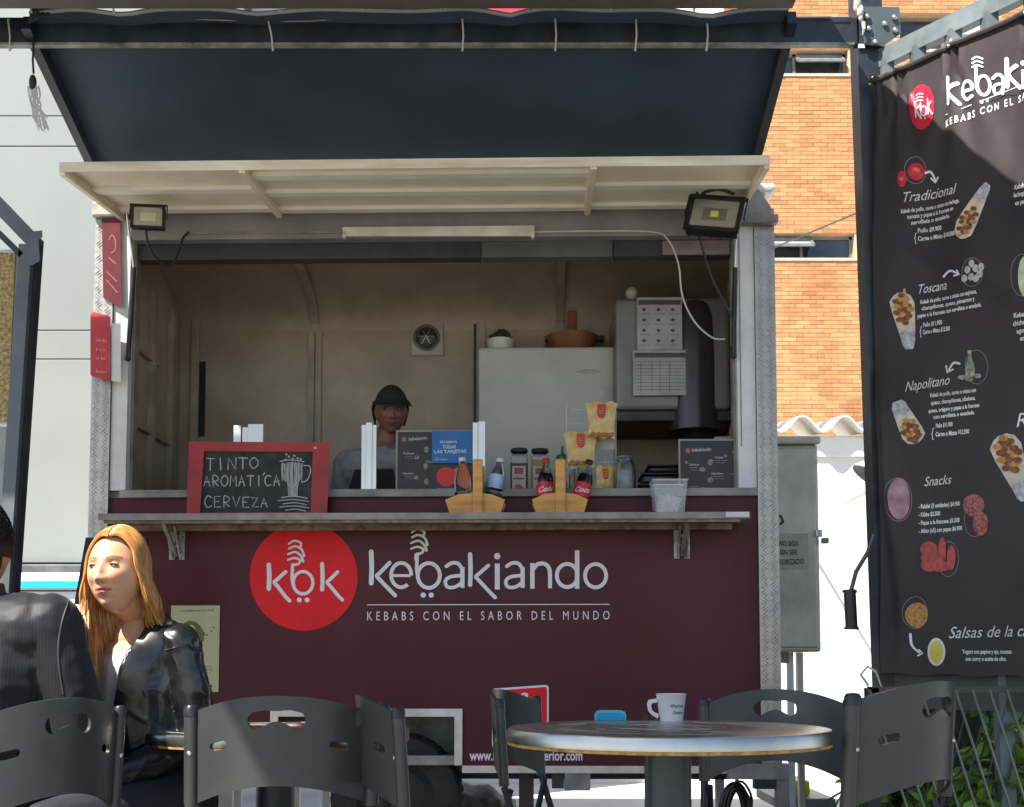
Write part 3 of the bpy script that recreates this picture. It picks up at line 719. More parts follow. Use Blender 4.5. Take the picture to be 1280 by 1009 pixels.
for x, y in ((1084, 21), (1118, 22), (1106, 30), (1119, 38), (1086, 36), (1094, 53)): bo.ball(P(x, y, 4.35), .011, 6)
part('bolt', bo, alu, gp, smooth=True)
part('light_tag', MB().prism([(1073, 55), (1081, 55), (1081, 60), (1073, 60)], 4.37, 4.376, lambda x, y, d: P(x, y, d)), white_pt, cl)
rg = MB()
for i, (x, y, s) in enumerate(((1072, 4, .03), (1075, 14, .028), (1070, 10, .02), (1076, 22, .018), (1079, 30, .012))): rg.ball(P(x, y, 4.33), (s * .5, s * .5, s), 6)
kn = thing('rag_knot', 'pale rag and cord knotted round the column top above the brick wall', 'rag', P(1074, 14, 4.33))
part('cloth', rg, mat('pale rag', (.52, .53, .45), .8, var=.25, vs=40), kn, smooth=True)
part('tail', MB().tube([P(1079, 28, 4.33), P(1080, 36, 4.33), P(1078, 44, 4.34)], [.008, .006, .002], 6), cable_w, kn)
# black awning
aw_m = mat('black awning fabric', (.048, .072, .105), .55, var=.14, vs=2.2, bump=.06, bs=5, spec=.2)
yb_, yf_ = 5.12, 4.33
NX, NY = 60, 24
v = []; f = []
ZAF = P(640, 13, yf_).z; zb_ = P(640, 213, yb_).z; xl0, xr0 = P(126, 200, yb_).x, P(935, 190, yb_).x
def awn(s, t):
    y = yb_ + (yf_ - yb_) * t; x = xl0 * (1 + .0 * t) + (xr0 - xl0) * s
    z = zb_ + (ZAF - zb_) * t - .012 * math.sin(math.pi * t) * math.sin(math.pi * s) + .003 * math.sin(s * 17 + t * 3)
    if t > .85: z += (t - .85) * .20 * (abs(math.sin(s * math.pi * 6.5 + .6 * math.sin(s * 9))) - 1) * (.6 + .4 * math.sin(s * 23)); 
    return Vector((x, y, z))
for i in range(NX + 1):
    for j in range(NY + 1): v.append(awn(i / NX, j / NY))
for i in range(NX):
    for j in range(NY): a = i * (NY + 1) + j; f.append((a, a + 1, a + NY + 2, a + NY + 1))
n0 = len(v); v += [q + Vector((0, .002, .006)) for q in v]; f += [tuple(reversed([i + n0 for i in ff])) for ff in f]
aw = thing('black_awning', 'black fabric awning sloping up from the trailer roof to the beam', 'awning', (-.35, 4.7, 3.1))
part('fabric', MB().add(v, f), aw_m, aw, smooth=True, fix=False)
for s in (0, 1):
    pts = [awn(s, j / 12) + Vector(((-.012 if s == 0 else .012), 0, -.03)) for j in range(13)]
    part('side_frame', MB().beam(pts[0] + Vector((0, .1, -.02)), pts[-1], .035, .06), dark, aw)
pts = [awn(i / 60, 1) + Vector((0, -.004, .004)) for i in range(61)]
part('hem', MB().tube(pts, .008, 6), mat('pale hem tape', (.42, .43, .44), .5), aw, smooth=True)
lo = MB()
for k in range(10):
    s = (k + .03) / 9 * .98; p_ = awn(min(1, s), 1); lo.tube([p_ + Vector((0, -.01, 0)), p_ + Vector((0, -.06, .07)), (p_.x, Y2 + .0, z2 + .01)], .004, 5)
part('tie_loop', lo, cable_w, aw, kind=None)
# unseen canopy above the top edge, its extent shaped to shade trailer and tables
cs = thing('canopy_sheet', 'unseen dark canopy sheet over the tables, extended to shade them and the trailer', 'canopy', (-.6, 2.6, 3.6))
part('sheet', MB().box((-2.3, .2, 3.6), (1.03, 4.5, 3.62)), aw_m, cs)
part('side_sheet', MB().box((-4.8, 3.0, 3.6), (-2.302, 4.5, 3.62)), aw_m, cs)
# far bright fascia seen through the gap above the awning
fs = thing('white_fascia', 'white fascia strip with a red section seen above the awning edge', 'fascia', (-.5, 7.8, 4.5))
fz0, fz1 = P(640, 40, 7.8).z, P(640, -30, 7.8).z
part('board', MB().box((P(-60, 20, 7.8).x, 7.8, fz0), (P(905, 20, 7.8).x, 7.9, fz1)), mat('white fascia paint', (.74, .75, .76), .6), fs)
part('red_section', MB().box((P(578, 20, 7.8).x, 7.785, fz0 + .1), (P(742, 20, 7.8).x, 7.799, fz1)), mat('red fascia', (.62, .03, .06), .5), fs)
for x in (P(260, 20, 7.8).x, P(560, 20, 7.8).x): part('post', MB().box((x, 7.91, 0), (x + .1, 8.0, fz1)), white_pt, fs)
# socket and frayed strips hanging at left
hk = thing('hanging_cord', 'black cord hanging from the beam at left with frayed white strips', 'cord', P(41, 66, 4.36))
H = lambda x, y: P(x, y, 4.36)
part('cord', MB().tube([H(38, 20), H(42, 60), H(41, 75), H(42, 92)], .004, 6), cable_b, hk)
part('knot', MB().ball(H(41, 103), (.014, .014, .03), 7), mat('dark green knot', (.02, .035, .03), .7), hk, smooth=True)
st = MB(); rr = random.Random(5)
for k in range(9):
    x = 35 + k * 1.6; pts = [H(x, 108)]
    for j in range(1, 6): pts.append(H(x + rr.uniform(-3, 3) + j * j * .55, 108 + j * rr.uniform(8, 11.5)))
    st.tube([tuple(q_) for q_ in smooth_path([tuple(q_) for q_ in pts], 3)], [.0035] * 15 + [.0012], 4)
part('strip', st, mat('frayed white plastic', (.66, .68, .66), .5), hk)
tw = thing('wrapped_cord', 'dark leafy cord wrapped over the beam end at upper left', 'cord', P(40, 20, 4.33))
st = MB()
for k in range(5): st.tube([P(36 + k * 2, 30 - k, 4.33), P(40 + k * 3, 12 + k * 2, 4.32), P(52 + k * 4, 9 + k, 4.33), P(66 + k * 4, 13, 4.34)], .005, 5)
part('strand', st, mat('dark green knot', (0, 0, 0)), tw)
# wires over the brick wall
wr = thing('guy_wire', 'thin pale wire slanting from the trailer corner across the brick wall', 'wire', (1.2, 5.0, 2.8))
part('wire', MB().tube([T(962, 312, -.02) if False else P(960, 313, 5.18), P(1010, 292, 4.95), P(1082, 262, 4.5)], .0035, 5), cable_w, wr)
kn2 = thing('cord_knot', 'small white cord knot tied on the right side of the awning', 'knot', P(955, 143, 4.9))
st = MB()
for a, b in (((951, 148), (963, 138)), ((953, 138), (956, 149)), ((957, 150), (949, 141))): st.tube([P(*a, 4.9), P(*b, 4.88)], [.009, .004], 6)
part('cord', st, cable_w, kn2)

# ------------------------------------------------------------------ steel side frame and menu banner (right)
BA = Vector((P(1095, 400, 4.35).x, 4.35, 0)); BD = Vector((.77, -1, 0)).normalized(); BN = Vector((-BD.y * -1, 0, 0))
BN = Vector((BD.y, -BD.x, 0)).normalized()
if BN.y > 0: BN = -BN
def ripple(s, z):
    top = 3.0
    d = .005 * math.sin(s * 21 + z * 2.2) * (.5 + .5 * math.sin(z * 3))
    d += .004 * math.sin(s * 9 - z * 7)
    for st_, w in ((.03, .7), (.12, .9), (.34, 1.), (.62, 1.), (.95, 1.), (1.25, 1.)):
        dz = top - z; a = (s - st_) / max(.05, dz * .55 + .03)
        d += .013 * w * math.exp(-(a * 1.6) ** 2) * math.cos(a * 9) * math.exp(-dz * 1.7)
    c0 = .035 + .05 * max(0, (1.75 - z)); d += .03 * math.exp(-((s - c0) / .028) ** 2) * math.exp(-((z - 1.6) / .34) ** 2)
    d += .012 * math.exp(-((s - .085) / .03) ** 2) * math.exp(-((z - 1.2) / .4) ** 2)
    d += .010 * math.exp(-((s + .9 * (z - 1.3) - .5) / .09) ** 2) + .008 * math.exp(-((s + 1.3 * (z - 2.0) - .6) / .05) ** 2)
    return d
def BP(s, z, off=0.): 
    p = BA + BD * s + BN * (ripple(s, z) + off); return Vector((p.x, p.y, z))
def BM(px, py, off=0.):
    d = ray(px, py); o = Vector((0, 0, CAMH)); t = (BA - o).dot(BN) / d.dot(BN); h_ = o + d * t
    return BP((h_ - BA).dot(BD), h_.z, off)
def BS(px, py):
    d = ray(px, py); o = Vector((0, 0, CAMH)); t = (BA - o).dot(BN) / d.dot(BN); h_ = o + d * t
    return (h_ - BA).dot(BD), h_.z
bn = thing('menu_banner', 'large black vinyl menu banner with pictures of filled wraps, hung at the right', 'banner', (BA.x + .4, BA.y - .5, 1.9))
zt0 = BS(1095, 100)[1]; zb0_ = BS(1095, 842)[1]
v = []; f = []; NS, NZ = 110, 150; SL = 1.45
for i in range(NS + 1):
    s = SL * i / NS
    for j in range(NZ + 1):
        zz = zt0 + .0 - .012 * s + (zb0_ - zt0) * j / NZ + .012 * math.sin(s * 30) * (1 if j == NZ else 0) * .3
        s2 = s + (.012 * math.sin(zz * 5) - .01 * math.exp(-((zz - 1.6) / .3) ** 2)) * max(0, 1 - s * 10)
        v.append(BP(s2, zz))
for i in range(NS):
    for j in range(NZ): a = i * (NZ + 1) + j; f.append((a, a + 1, a + NZ + 2, a + NZ + 1))
n0 = len(v); v += [q - BN * .0015 for q in v]; f += [tuple(reversed([i + n0 for i in ff])) for ff in f]
for i in range(NS):
    for j in (0, NZ): a = i * (NZ + 1) + j; b = a + NZ + 1; f.append((a, b, b + n0, a + n0) if j else (b, a, a + n0, b + n0))
ban_m = mat('black banner vinyl', (.048, .040, .043), .45, var=.12, vs=3, bump=.03, bs=30, spec=.16, coat=0, ior=1.5)
part('sheet', MB().add(v, f), ban_m, bn, smooth=True, fix=False)
part('top_hem', MB().tube([BP(s, zt0 + .0 - .012 * s, .004) for s in np.linspace(0, SL, 60)], .011, 8), ban_m, bn, smooth=True)
go = .0022
ban_w = mat('white print on vinyl', (.74, .72, .73), .4)
dl = disc(MB(), (1152.5, 134), 16.5, 28.5, BM, go, 48, 5); part('logo_disc', dl, mat('raspberry print', (.60, .02, .06), .4), bn)
lm = MB()
ribbon(lm, [(1144, 128), (1146, 147)], 1.8, BM, go * 2); ribbon(lm, [(1151, 131), (1146.5, 138), (1152.5, 148)], 2, BM, go * 2)
ribbon(lm, ell(1155, 139, 3.6, 6.2, 0, 360, 16), 1.8, BM, go * 2, False); ribbon(lm, [(1151, 128), (1151.5, 140)], 1.6, BM, go * 2)
ribbon(lm, [(1160, 124), (1161, 143)], 1.7, BM, go * 2); ribbon(lm, [(1165, 127), (1161, 134), (1167, 143)], 2, BM, go * 2)
for y in (118, 122, 126): ribbon(lm, [(1146, y + 1), (1150, y - 1), (1154, y)], 1.6, BM, go * 2)
for x in (1152, 1157): disc(lm, (x, 148), 1.1, 1.5, BM, go * 2.2, 8)
part('logo_letters', lm, ban_w, bn)
bw = MB(); 
def line_at(px, py): return (px - (-514)) and (py - 790) / (px + 514)   # slope of a level line through this point
def btxt(s, x0, y0, x1, h, bold=0., shear=0., sl=None, space=1.):
    k_ = line_at(x0, y0) if sl is None else sl
    text(bw, s, (x0, y0), (x1, y0 + k_ * (x1 - x0)), h, BM, go, bold, shear, space)
def bk(sx, y0, y1, k=1.): 
    ribbon(bw, [(sx, y0), (sx + 1, y1)], 5.5, BM, go); ribbon(bw, [(sx + 12 * k, y0 + 8), (sx + 3, y0 + 19), (sx + 15 * k, y1 + 1)], 4.6, BM, go)
bk(1186, 97, 130); ribbon(bw, [(1205, 115), (1217, 112), (1214, 103), (1206, 106), (1204, 117), (1209, 125), (1217, 121)], 4, BM, go)
ribbon(bw, [(1221, 84), (1222, 106), (1225, 116)], 4, BM, go); ribbon(bw, ell(1230, 107, 7.5, 12, 0, 360, 18), 4, BM, go, False)
for y in (72, 77, 82): ribbon(bw, [(1217, y + 3), (1222, y), (1229, y + 2)], 2.4, BM, go)
for x in (1228, 1234): disc(bw, (x, 128 - (x - 1228) * .4), 1.9, 2.4, BM, go * 1.2, 8)
def ba(x, y): ribbon(bw, [(x, y), (x + 6, y - 5), (x + 12, y), (x + 12, y + 19)], 4, BM, go); ribbon(bw, [(x + 11, y + 6), (x + 2, y + 9), (x + 2, y + 18), (x + 8, y + 18), (x + 12, y + 12)], 3.6, BM, go)
ba(1241, 98); bk(1258, 74, 108); ribbon(bw, [(1277, 88), (1278, 109)], 4.6, BM, go); disc(bw, (1277, 78), 3, 3.4, BM, go, 10)
ba(1287, 80); ribbon(bw, [(1306, 77), (1307, 98)], 4.6, BM, go); ribbon(bw, [(1307, 82), (1313, 74), (1320, 76), (1322, 93)], 4, BM, go)
ribbon(bw, ell(1335, 80, 8, 12, 0, 360, 18), 4, BM, go, False); ribbon(bw, [(1344, 48), (1345, 91)], 4.6, BM, go); ribbon(bw, ell(1360, 70, 9, 12.5, 0, 360, 18), 4.4, BM, go, False)
btxt('KEBABS CON EL SABOR DEL MUNDO', 1183, 160, 1372, 9, .02, 0, None, 1.5)
ribbon(bw, [(1183, 144), (1372, 70)], .8, BM, go, False, False)
S_ = -.27
part('title', bw, ban_w, bn); bw = MB()
btxt('Tradicional', 1132, 254, 1197, 13, 0, .35, -.19)
for i, (s, x0, x1) in enumerate((('Kebab de pollo, carne o mixto con lechuga,', 1129, 1200), ('tomate y papas a la francesa en', 1136, 1192), ('servilleta o ensalada.', 1140, 1187))): btxt(s, x0, (268, 274.5, 281.5)[i], x1, 5.2, .03, 0, -.21)
btxt('Pollo $9.900', 1147, 291, 1175, 5.6, .03, 0, -.16); btxt('Carne o Mixto $10.500', 1147, 301, 1194, 5.6, .03, 0, -.15); btxt('{', 1143, 302, 1145.5, 11, 0, 0, 0)
part('dish_text', bw, ban_w, bn); bw = MB()
btxt('Toscana', 1148, 367, 1184, 12, 0, .35, -.15)
for i, (s, x0, x1) in enumerate((('Kebab de pollo, carne o mixto con espinaca,', 1150, 1224), ('champiñones, queso, pimenton y', 1152, 1221), ('papas a la francesa con servilleta o ensalada.', 1147, 1229))): btxt(s, x0, (380, 388, 397.5)[i], x1, 5.2, .03, 0, -.17)
btxt('Pollo $11.900', 1154, 409, 1178, 5.6, .03, 0, -.15); btxt('Carne o Mixto $12.500', 1154, 418, 1188, 5.6, .03, 0, -.14); btxt('{', 1150, 419, 1152.5, 11, 0, 0, 0)
part('dish_text', bw, ban_w, bn); bw = MB()
btxt('Napolitano', 1133, 490, 1188, 13, 0, .35, -.17)
for i, (s, x0, x1) in enumerate((('Kebab de pollo, carne o mixto con', 1164, 1220), ('queso, champiñones, albahaca,', 1165, 1219), ('queso, orégano y papas a la francesa', 1162, 1224), ('con servilleta o ensalada.', 1168, 1218))): btxt(s, x0, (497, 506.5, 516.5, 524)[i], x1, 5.2, .03, 0, -.13)
btxt('Pollo $11.900', 1171, 535, 1191, 5.4, .03, 0, -.12); btxt('Carne o Mixto $12.500', 1171, 546, 1211, 5.6, .035, 0, -.11); btxt('{', 1166, 547, 1169, 12, 0, 0, 0)
part('dish_text', bw, ban_w, bn); bw = MB()
btxt('Snacks', 1156, 608, 1191, 12, 0, .35, -.09)
for i, s in enumerate(('- Falafel (3 unidades) $4.900', '- Kibbe $2.500', '- Papas a la francesa $3.500', '- Alitas (x5) con papas $6.900')): btxt(s, 1148, 636 + i * 10.2, (1201, 1175, 1200, 1203)[i], 5.4, .03, 0, -.075)
part('dish_text', bw, ban_w, bn); bw = MB()
btxt('Salsas de la casa', 1188, 798, 1300, 15, 0, .35, -.03); btxt('Yogurt con pepino y ajo, mostaza', 1204, 817, 1264, 5.2, .03, 0, 0); btxt('con curry o aceite de oliva.', 1208, 826, 1257, 5.2, .03, 0, 0)
part('dish_text', bw, ban_w, bn); bw = MB()
btxt('Kebab de pollo,', 1268, 237, 1300, 6, .03, 0, -.2); btxt('lechuga, tomate', 1267, 247, 1300, 6, .03, 0, -.2); btxt('en pan', 1269, 257, 1284, 6, .03, 0, -.2)
part('dish_text', bw, ban_w, bn); bw = MB()
btxt('Kebab de', 1269, 398, 1292, 6, .03, 0, -.17); btxt('chicharrón', 1267, 408, 1293, 6, .03, 0, -.17); btxt('aguacate', 1271, 417, 1293, 6, .03, 0, -.17); btxt('en pan', 1275, 426, 1292, 6, .03, 0, -.16)
btxt('R', 1271, 534, 1284, 18, 0, .2, -.1)
part('dish_text', bw, ban_w, bn); bw = MB()
def arrow(pts, hx, hy, dx, dy):
    ribbon(bw, pts, [3.2, 2.2], BM, go)
    ribbon(bw, [(hx - dx + dy * .7, hy - dy - dx * .7), (hx, hy), (hx - dx - dy * .7, hy - dy + dx * .7)], 2.2, BM, go, False)
arrow([(1157, 216), (1163, 215), (1168, 226)], 1168, 228, 1, 6); arrow([(1181, 346), (1189, 339), (1199, 343)], 1201, 344, 5, 2)
arrow([(1200, 455), (1193, 454), (1187, 463)], 1185, 466, -3, 6); arrow([(1139, 793), (1141, 807), (1150, 816)], 1154, 817, 5, 1)
part('arrows', bw, ban_w, bn, kind='stuff')

for (x, y, rx, ry) in ((1145, 213, 12, 17), (1217, 341, 13, 18), (1221, 459, 14, 21), (1126, 625, 14, 27), (1219, 651, 13, 20), (1186, 699, 13, 22), (1145, 766, 15, 20), (1278, 344, 14, 26)):
    ring = ribbon(MB(), ell(x, y, rx, ry, 0, 360, 36), .7, BM, .0016, False, False); part('dotted_ring', ring, mat('grey print', (.25, .24, .24), .5), bn)
tom = MB(); 
for (x, y, rx, ry, r_) in ((1146, 215, 9.5, 11, 0), (1130, 225, 5.5, 10, 0)): disc(tom, (x, y), rx, ry, BM, go, 20, 3)
part('tomato_picture', tom, mat('tomato print', (.62, .03, .05), .4, var=.2, vs=60), bn)
tom = MB()
for (x, y, a) in ((1146, 213, 4.5), (1130, 225, 2.6)): disc(tom, (x, y), a, a * .8, BM, go * 1.6, 12)
part('tomato_pulp', tom, mat('tomato pulp print', (.75, .20, .18), .4, var=.3, vs=120), bn)
foil = mat('foil wrap print', (.60, .59, .60), .4, col2=(.25, .25, .28), vs=55)
bread = mat('flatbread print', (.66, .56, .44), .5, var=.12, vs=40)
fill_m = mat('filling print', (.34, .12, .045), .5, col2=(.07, .018, .008), vs=90)
gold_m = mat('fries print', (.68, .40, .11), .5, col2=(.34, .14, .03), vs=60)
def wrap(tip, end, w0, w1, fillc, grp='wrap_picture'):
    """a wrapped sandwich picture: foil tip -> bread sleeve -> open end with filling"""
    brd, foi, fil, gol = MB(), MB(), MB(), MB(); t_ = Vector(tip); e_ = Vector(end); d = e_ - t_; n_ = Vector((-d.y, d.x)).normalized()
    def pt(u, k_): q_ = t_ + d * u + n_ * k_ * (w0 + (w1 - w0) * min(1, u * 1.3)); return (q_.x, q_.y)
    poly(brd, [pt(u, -1) for u in (.25, .45, .7, .9)] + [pt(.99, -.6), pt(1.03, -.2), pt(1.02, .35), pt(.95, .8)] + [pt(u, 1) for u in (.8, .6, .4, .25)], BM, go)
    poly(foi, [pt(0, -.8), pt(.08, -1.05), pt(.3, -.95), pt(.36, -.2), pt(.30, .3), pt(.34, 1), pt(.12, 1), pt(-.02, .6)], BM, go * 1.3)
    for k_ in range(22):
        a = k_ * 2.4; rr_ = math.sqrt(k_ / 22); u = .71 + .27 * rr_ * math.cos(a); q_ = pt(u, .72 * rr_ * math.sin(a))
        disc(gol if k_ % 3 == fillc else fil, q_, w1 * .30, w1 * .22, BM, go * 1.4 + .0001 * k_, 9)
    part('bread_picture', brd, bread, bn); part('foil_picture', foi, foil, bn); part('filling_picture', fil, fill_m, bn); part('fries_picture', gol, gold_m, bn)
gol = MB(); wrap((1234, 230), (1201, 296), 5, 12.5, 0); wrap((1138, 436), (1126, 368), 7, 15, 1); wrap((1124, 503), (1149, 553), 8, 14, 2); wrap((1285, 625), (1252, 546), 9, 20, 0)
poly(gol, [(1129, 384), (1130, 361), (1133, 361), (1136, 384)], BM, go * 2)
part('fries_picture', gol, gold_m, bn)
mu = MB()
for k_, (x, y) in enumerate(((1216, 330), (1211, 338), (1221, 336), (1226, 343), (1208, 349), (1216, 347), (1222, 349), (1228, 334))): disc(mu, (x, y), 3.6, 5, BM, go + .0001 * k_, 12)
part('mushroom_picture', mu, mat('mushroom print', (.60, .58, .57), .5, col2=(.30, .28, .28), vs=90), bn)
ol = MB(); poly(ol, [(1210, 438), (1215, 438), (1215, 446), (1219, 460), (1219, 471), (1207, 471), (1208, 458), (1211, 446)], BM, go)
for x, y in ((1203, 472), (1212, 474), (1222, 470)): disc(ol, (x, y), 5, 3, BM, go * 1.3, 10)
part('oil_bottle_picture', ol, mat('oil bottle print', (.42, .42, .34), .4, col2=(.10, .12, .06), vs=60), bn)
on = MB(); disc(on, (1127, 624), 11, 26, BM, go, 24, 4); part('onion_picture', on, mat('onion print', (.26, .07, .12), .4, col2=(.42, .26, .30), vs=18), bn)
fl = MB(); disc(fl, (1219, 632), 14, 14, BM, go, 18, 3); disc(fl, (1228, 655), 10.5, 15, BM, go * 1.3, 18, 3); part('falafel_picture', fl, mat('falafel print', (.42, .13, .12), .6, var=.4, vs=130), bn)
wi = MB()
for k_, (x, y, rx, ry) in enumerate(((1161, 686, 11, 9), (1167, 697, 16, 9), (1178, 688, 5, 17), (1190, 697, 5.5, 16), (1162, 706, 11, 9), (1176, 708, 14, 7))): disc(wi, (x, y), rx, ry, BM, go + .00015 * k_, 14, 2)
part('wings_picture', wi, mat('glazed wings print', (.55, .06, .05), .35, col2=(.25, .015, .02), vs=50), bn)
sa_ = MB(); disc(sa_, (1147, 769), 14, 16, BM, go, 20, 3); part('spice_picture', sa_, mat('spice print', (.62, .36, .10), .6, col2=(.26, .10, .03), vs=80), bn)
part('saucer_picture', disc(MB(), (1172, 815), 11.5, 17.5, BM, go, 28, 3), ban_w, bn); part('sauce_picture', disc(MB(), (1172, 815), 8.5, 14, BM, go * 1.5, 28, 3), mat('yellow sauce print', (.66, .60, .06), .4), bn)
part('lime_picture', disc(MB(), (1283, 346), 10, 26, BM, go, 28, 3), mat('lime print', (.34, .46, .20), .4, col2=(.60, .68, .48), vs=30), bn)
# banner ties
tie = MB()
for s in (.002, .34, .62, .95): p_ = BP(s, zt0 - .01 - .012 * s, .01); tie.tube([p_, p_ + Vector((0, .0, .03)) - BN * .02, p_ - BN * .05 + Vector((0, 0, .02))], .005, 6)
p_ = BM(1097, 840, .005); tie.tube([p_, p_ + Vector((-.03, 0, .02)), p_ + Vector((-.05, .02, -.01)), p_ + Vector((-.02, .03, -.05))], .005, 6); tie.tube([p_, p_ + Vector((.02, 0, -.06)), p_ + Vector((.03, .0, -.13))], .003, 5)
part('tie', tie, cable_w, bn)

# steel ladder frame behind the banner's top
sf = thing('ladder_frame', 'grey steel ladder frame with square openings behind the menu banner', 'frame', (BA.x + .5, BA.y - .3, 0))
OFF = -.07
def FP(s, z, o_=0): p = BA + BD * s + BN * (OFF + o_); return Vector((p.x, p.y, z))
gs = mat('grey green steel', (.15, .185, .195), .45, .15, var=.16, vs=7)
zr0 = BS(1100, 62)[1]; 
part('top_chord', MB().beam(FP(-.02, zr0 + .0), FP(1.5, zr0 + .02), .04, .07), gs, sf)
part('bottom_chord', MB().beam(FP(-.02, zr0 - .22), FP(1.5, zr0 - .20), .04, .05), gs, sf)
for s in (.02, .155, .30, .44, .60): part('rung', MB().beam(FP(s, zr0 - .21), FP(s, zr0 - .02), .045, .05), gs, sf)
part('upright', MB().beam(FP(.42, 0), FP(.42, zr0 - .24), .05, .05), gs, sf)
part('upright', MB().beam(FP(1.45, 0), FP(1.45, zr0 - .24), .05, .05), gs, sf)
zk = BS(1200, 846)[1]
part('plinth_rail', MB().beam(FP(-.0, zk - .035), FP(1.5, zk - .035), .03, .16), mat('dark green grey rail', (.06, .07, .06), .6), sf)
# hand crank hanging beside the banner
ck = thing('awning_crank', 'black gripped crank handle hanging left of the menu banner', 'crank', P(1063, 735, 4.3))
part('rod', MB().tube([P(1092, 668, 4.3), P(1085, 690, 4.3), P(1070, 715, 4.3), P(1064, 738, 4.3)], .008, 8), mat('grey rod', (.09, .09, .1), .4, .4), ck, smooth=True)
gr = MB().tube([P(1062, 737, 4.3), P(1064.5, 785, 4.3)], .0215, 14)
part('grip', gr, black, ck)
for y in (738, 784): part('collar', MB().tube([P(1062 + (y - 737) * .05, y, 4.3), P(1062 + (y - 737) * .05, y + 3, 4.3)], .026, 14), black, ck)
# pale round item behind the banner's left edge
lb = thing('pale_lamp_shade', 'pale round shade just showing left of the banner over the white wall', 'shade', P(1088, 592, 6.5))
part('shade', MB().lathe([(.01, .06), (.08, .04), (.13, -.03), (.125, -.035)], P(1095, 592, 6.5), 24, Matrix.Rotation(R(35), 4, 'Y')), mat('pale grey shade', (.55, .56, .54), .6), lb, smooth=True)
part('arm', MB().tube([P(1095, 592, 6.5), P(1130, 592, 6.5), P(1130, 592, 6.5) + Vector((0, 2.5, 0))], .012), white_pt, lb)
# ------------------------------------------------------------------ grey cabinet at the trailer's right end
YC = 5.5
mc = thing('metal_cabinet', 'dull grey metal cabinet with a warning notice beside the trailer', 'cabinet', (P(1000, 700, YC).x, YC, .6))
gm = mat('dull green grey enamel', (.50, .49, .41), .42, .25, var=.2, vs=2.4)
A, B_ = P(960, 556, YC), P(1024, 815, YC)
cb = part('body', MB().box((A.x - .25, YC, B_.z), (P(1025, 700, YC).x, YC + .4, A.z), .012), gm, mc)
part('top_lid', MB().box((A.x - .25, YC - .02, P(960, 556, YC).z + .001), (P(1028, 700, YC).x, YC + .42, P(960, 546, YC).z), .01), gm, mc)
part('door', MB().box((A.x - .24, YC - .012, B_.z + .02), (P(1020, 700, YC).x, YC - .001, A.z - .02), .006), gm, mc)
CP = lambda x, y, o_=0: P(x, y, YC - .012 - o_)
part('notice', MB().prism([(968, 667), (1010, 667), (1011, 711), (968, 712)], YC - .0165, YC - .013, lambda x, y, d: P(x, y, d)), mat('olive notice', (.33, .34, .26), .5), mc)
nb_ = MB(); text(nb_, 'NO SIGA', (974, 682.5), (998, 682.5), 6.6, CP, .007, .02); text(nb_, 'SIN SER', (975, 693.5), (997, 693.5), 6.6, CP, .007, .02); text(nb_, 'AUTORIZADO', (965, 706), (1005, 705), 6.8, CP, .007, .02)
part('notice_text', nb_, mat('dark olive print', (.05, .055, .05), .5), mc)
part('handle', MB().tube([CP(974, 645, .0), CP(976, 645, .03), CP(979, 652, .03), CP(976, 655, .0)], .006), black, mc)
la = part('latch', MB().box((P(1018, 663, YC).x, YC - .03, P(1018, 672, YC).z), (P(1026, 663, YC).x, YC - .012, P(1018, 663, YC).z), .003), alu, mc)
part('latch_pin', MB().box((P(1026, 674, YC).x, YC - .03, P(1018, 680, YC).z), (P(1034, 663, YC).x, YC + .0, P(1018, 673, YC).z), .003), alu_dull, mc)
part('outlet', MB().box((P(970, 815, YC).x, YC + .1, P(1018, 829, YC).z), (P(990, 663, YC).x, YC + .2, B_.z - .001), .003), alu_dull, mc)
part('leg', MB().box((P(992, 815, YC).x, YC + .12, .0), (P(997, 663, YC).x, YC + .15, B_.z - .001)), white_pt, mc)
part('leg', MB().box((A.x - .24, YC + .12, .0), (A.x - .2, YC + .15, B_.z - .001)), white_pt, mc)
part('leg', MB().box((P(1016, 815, YC).x, YC + .3, .0), (P(1021, 663, YC).x, YC + .34, B_.z - .001)), gm, mc)

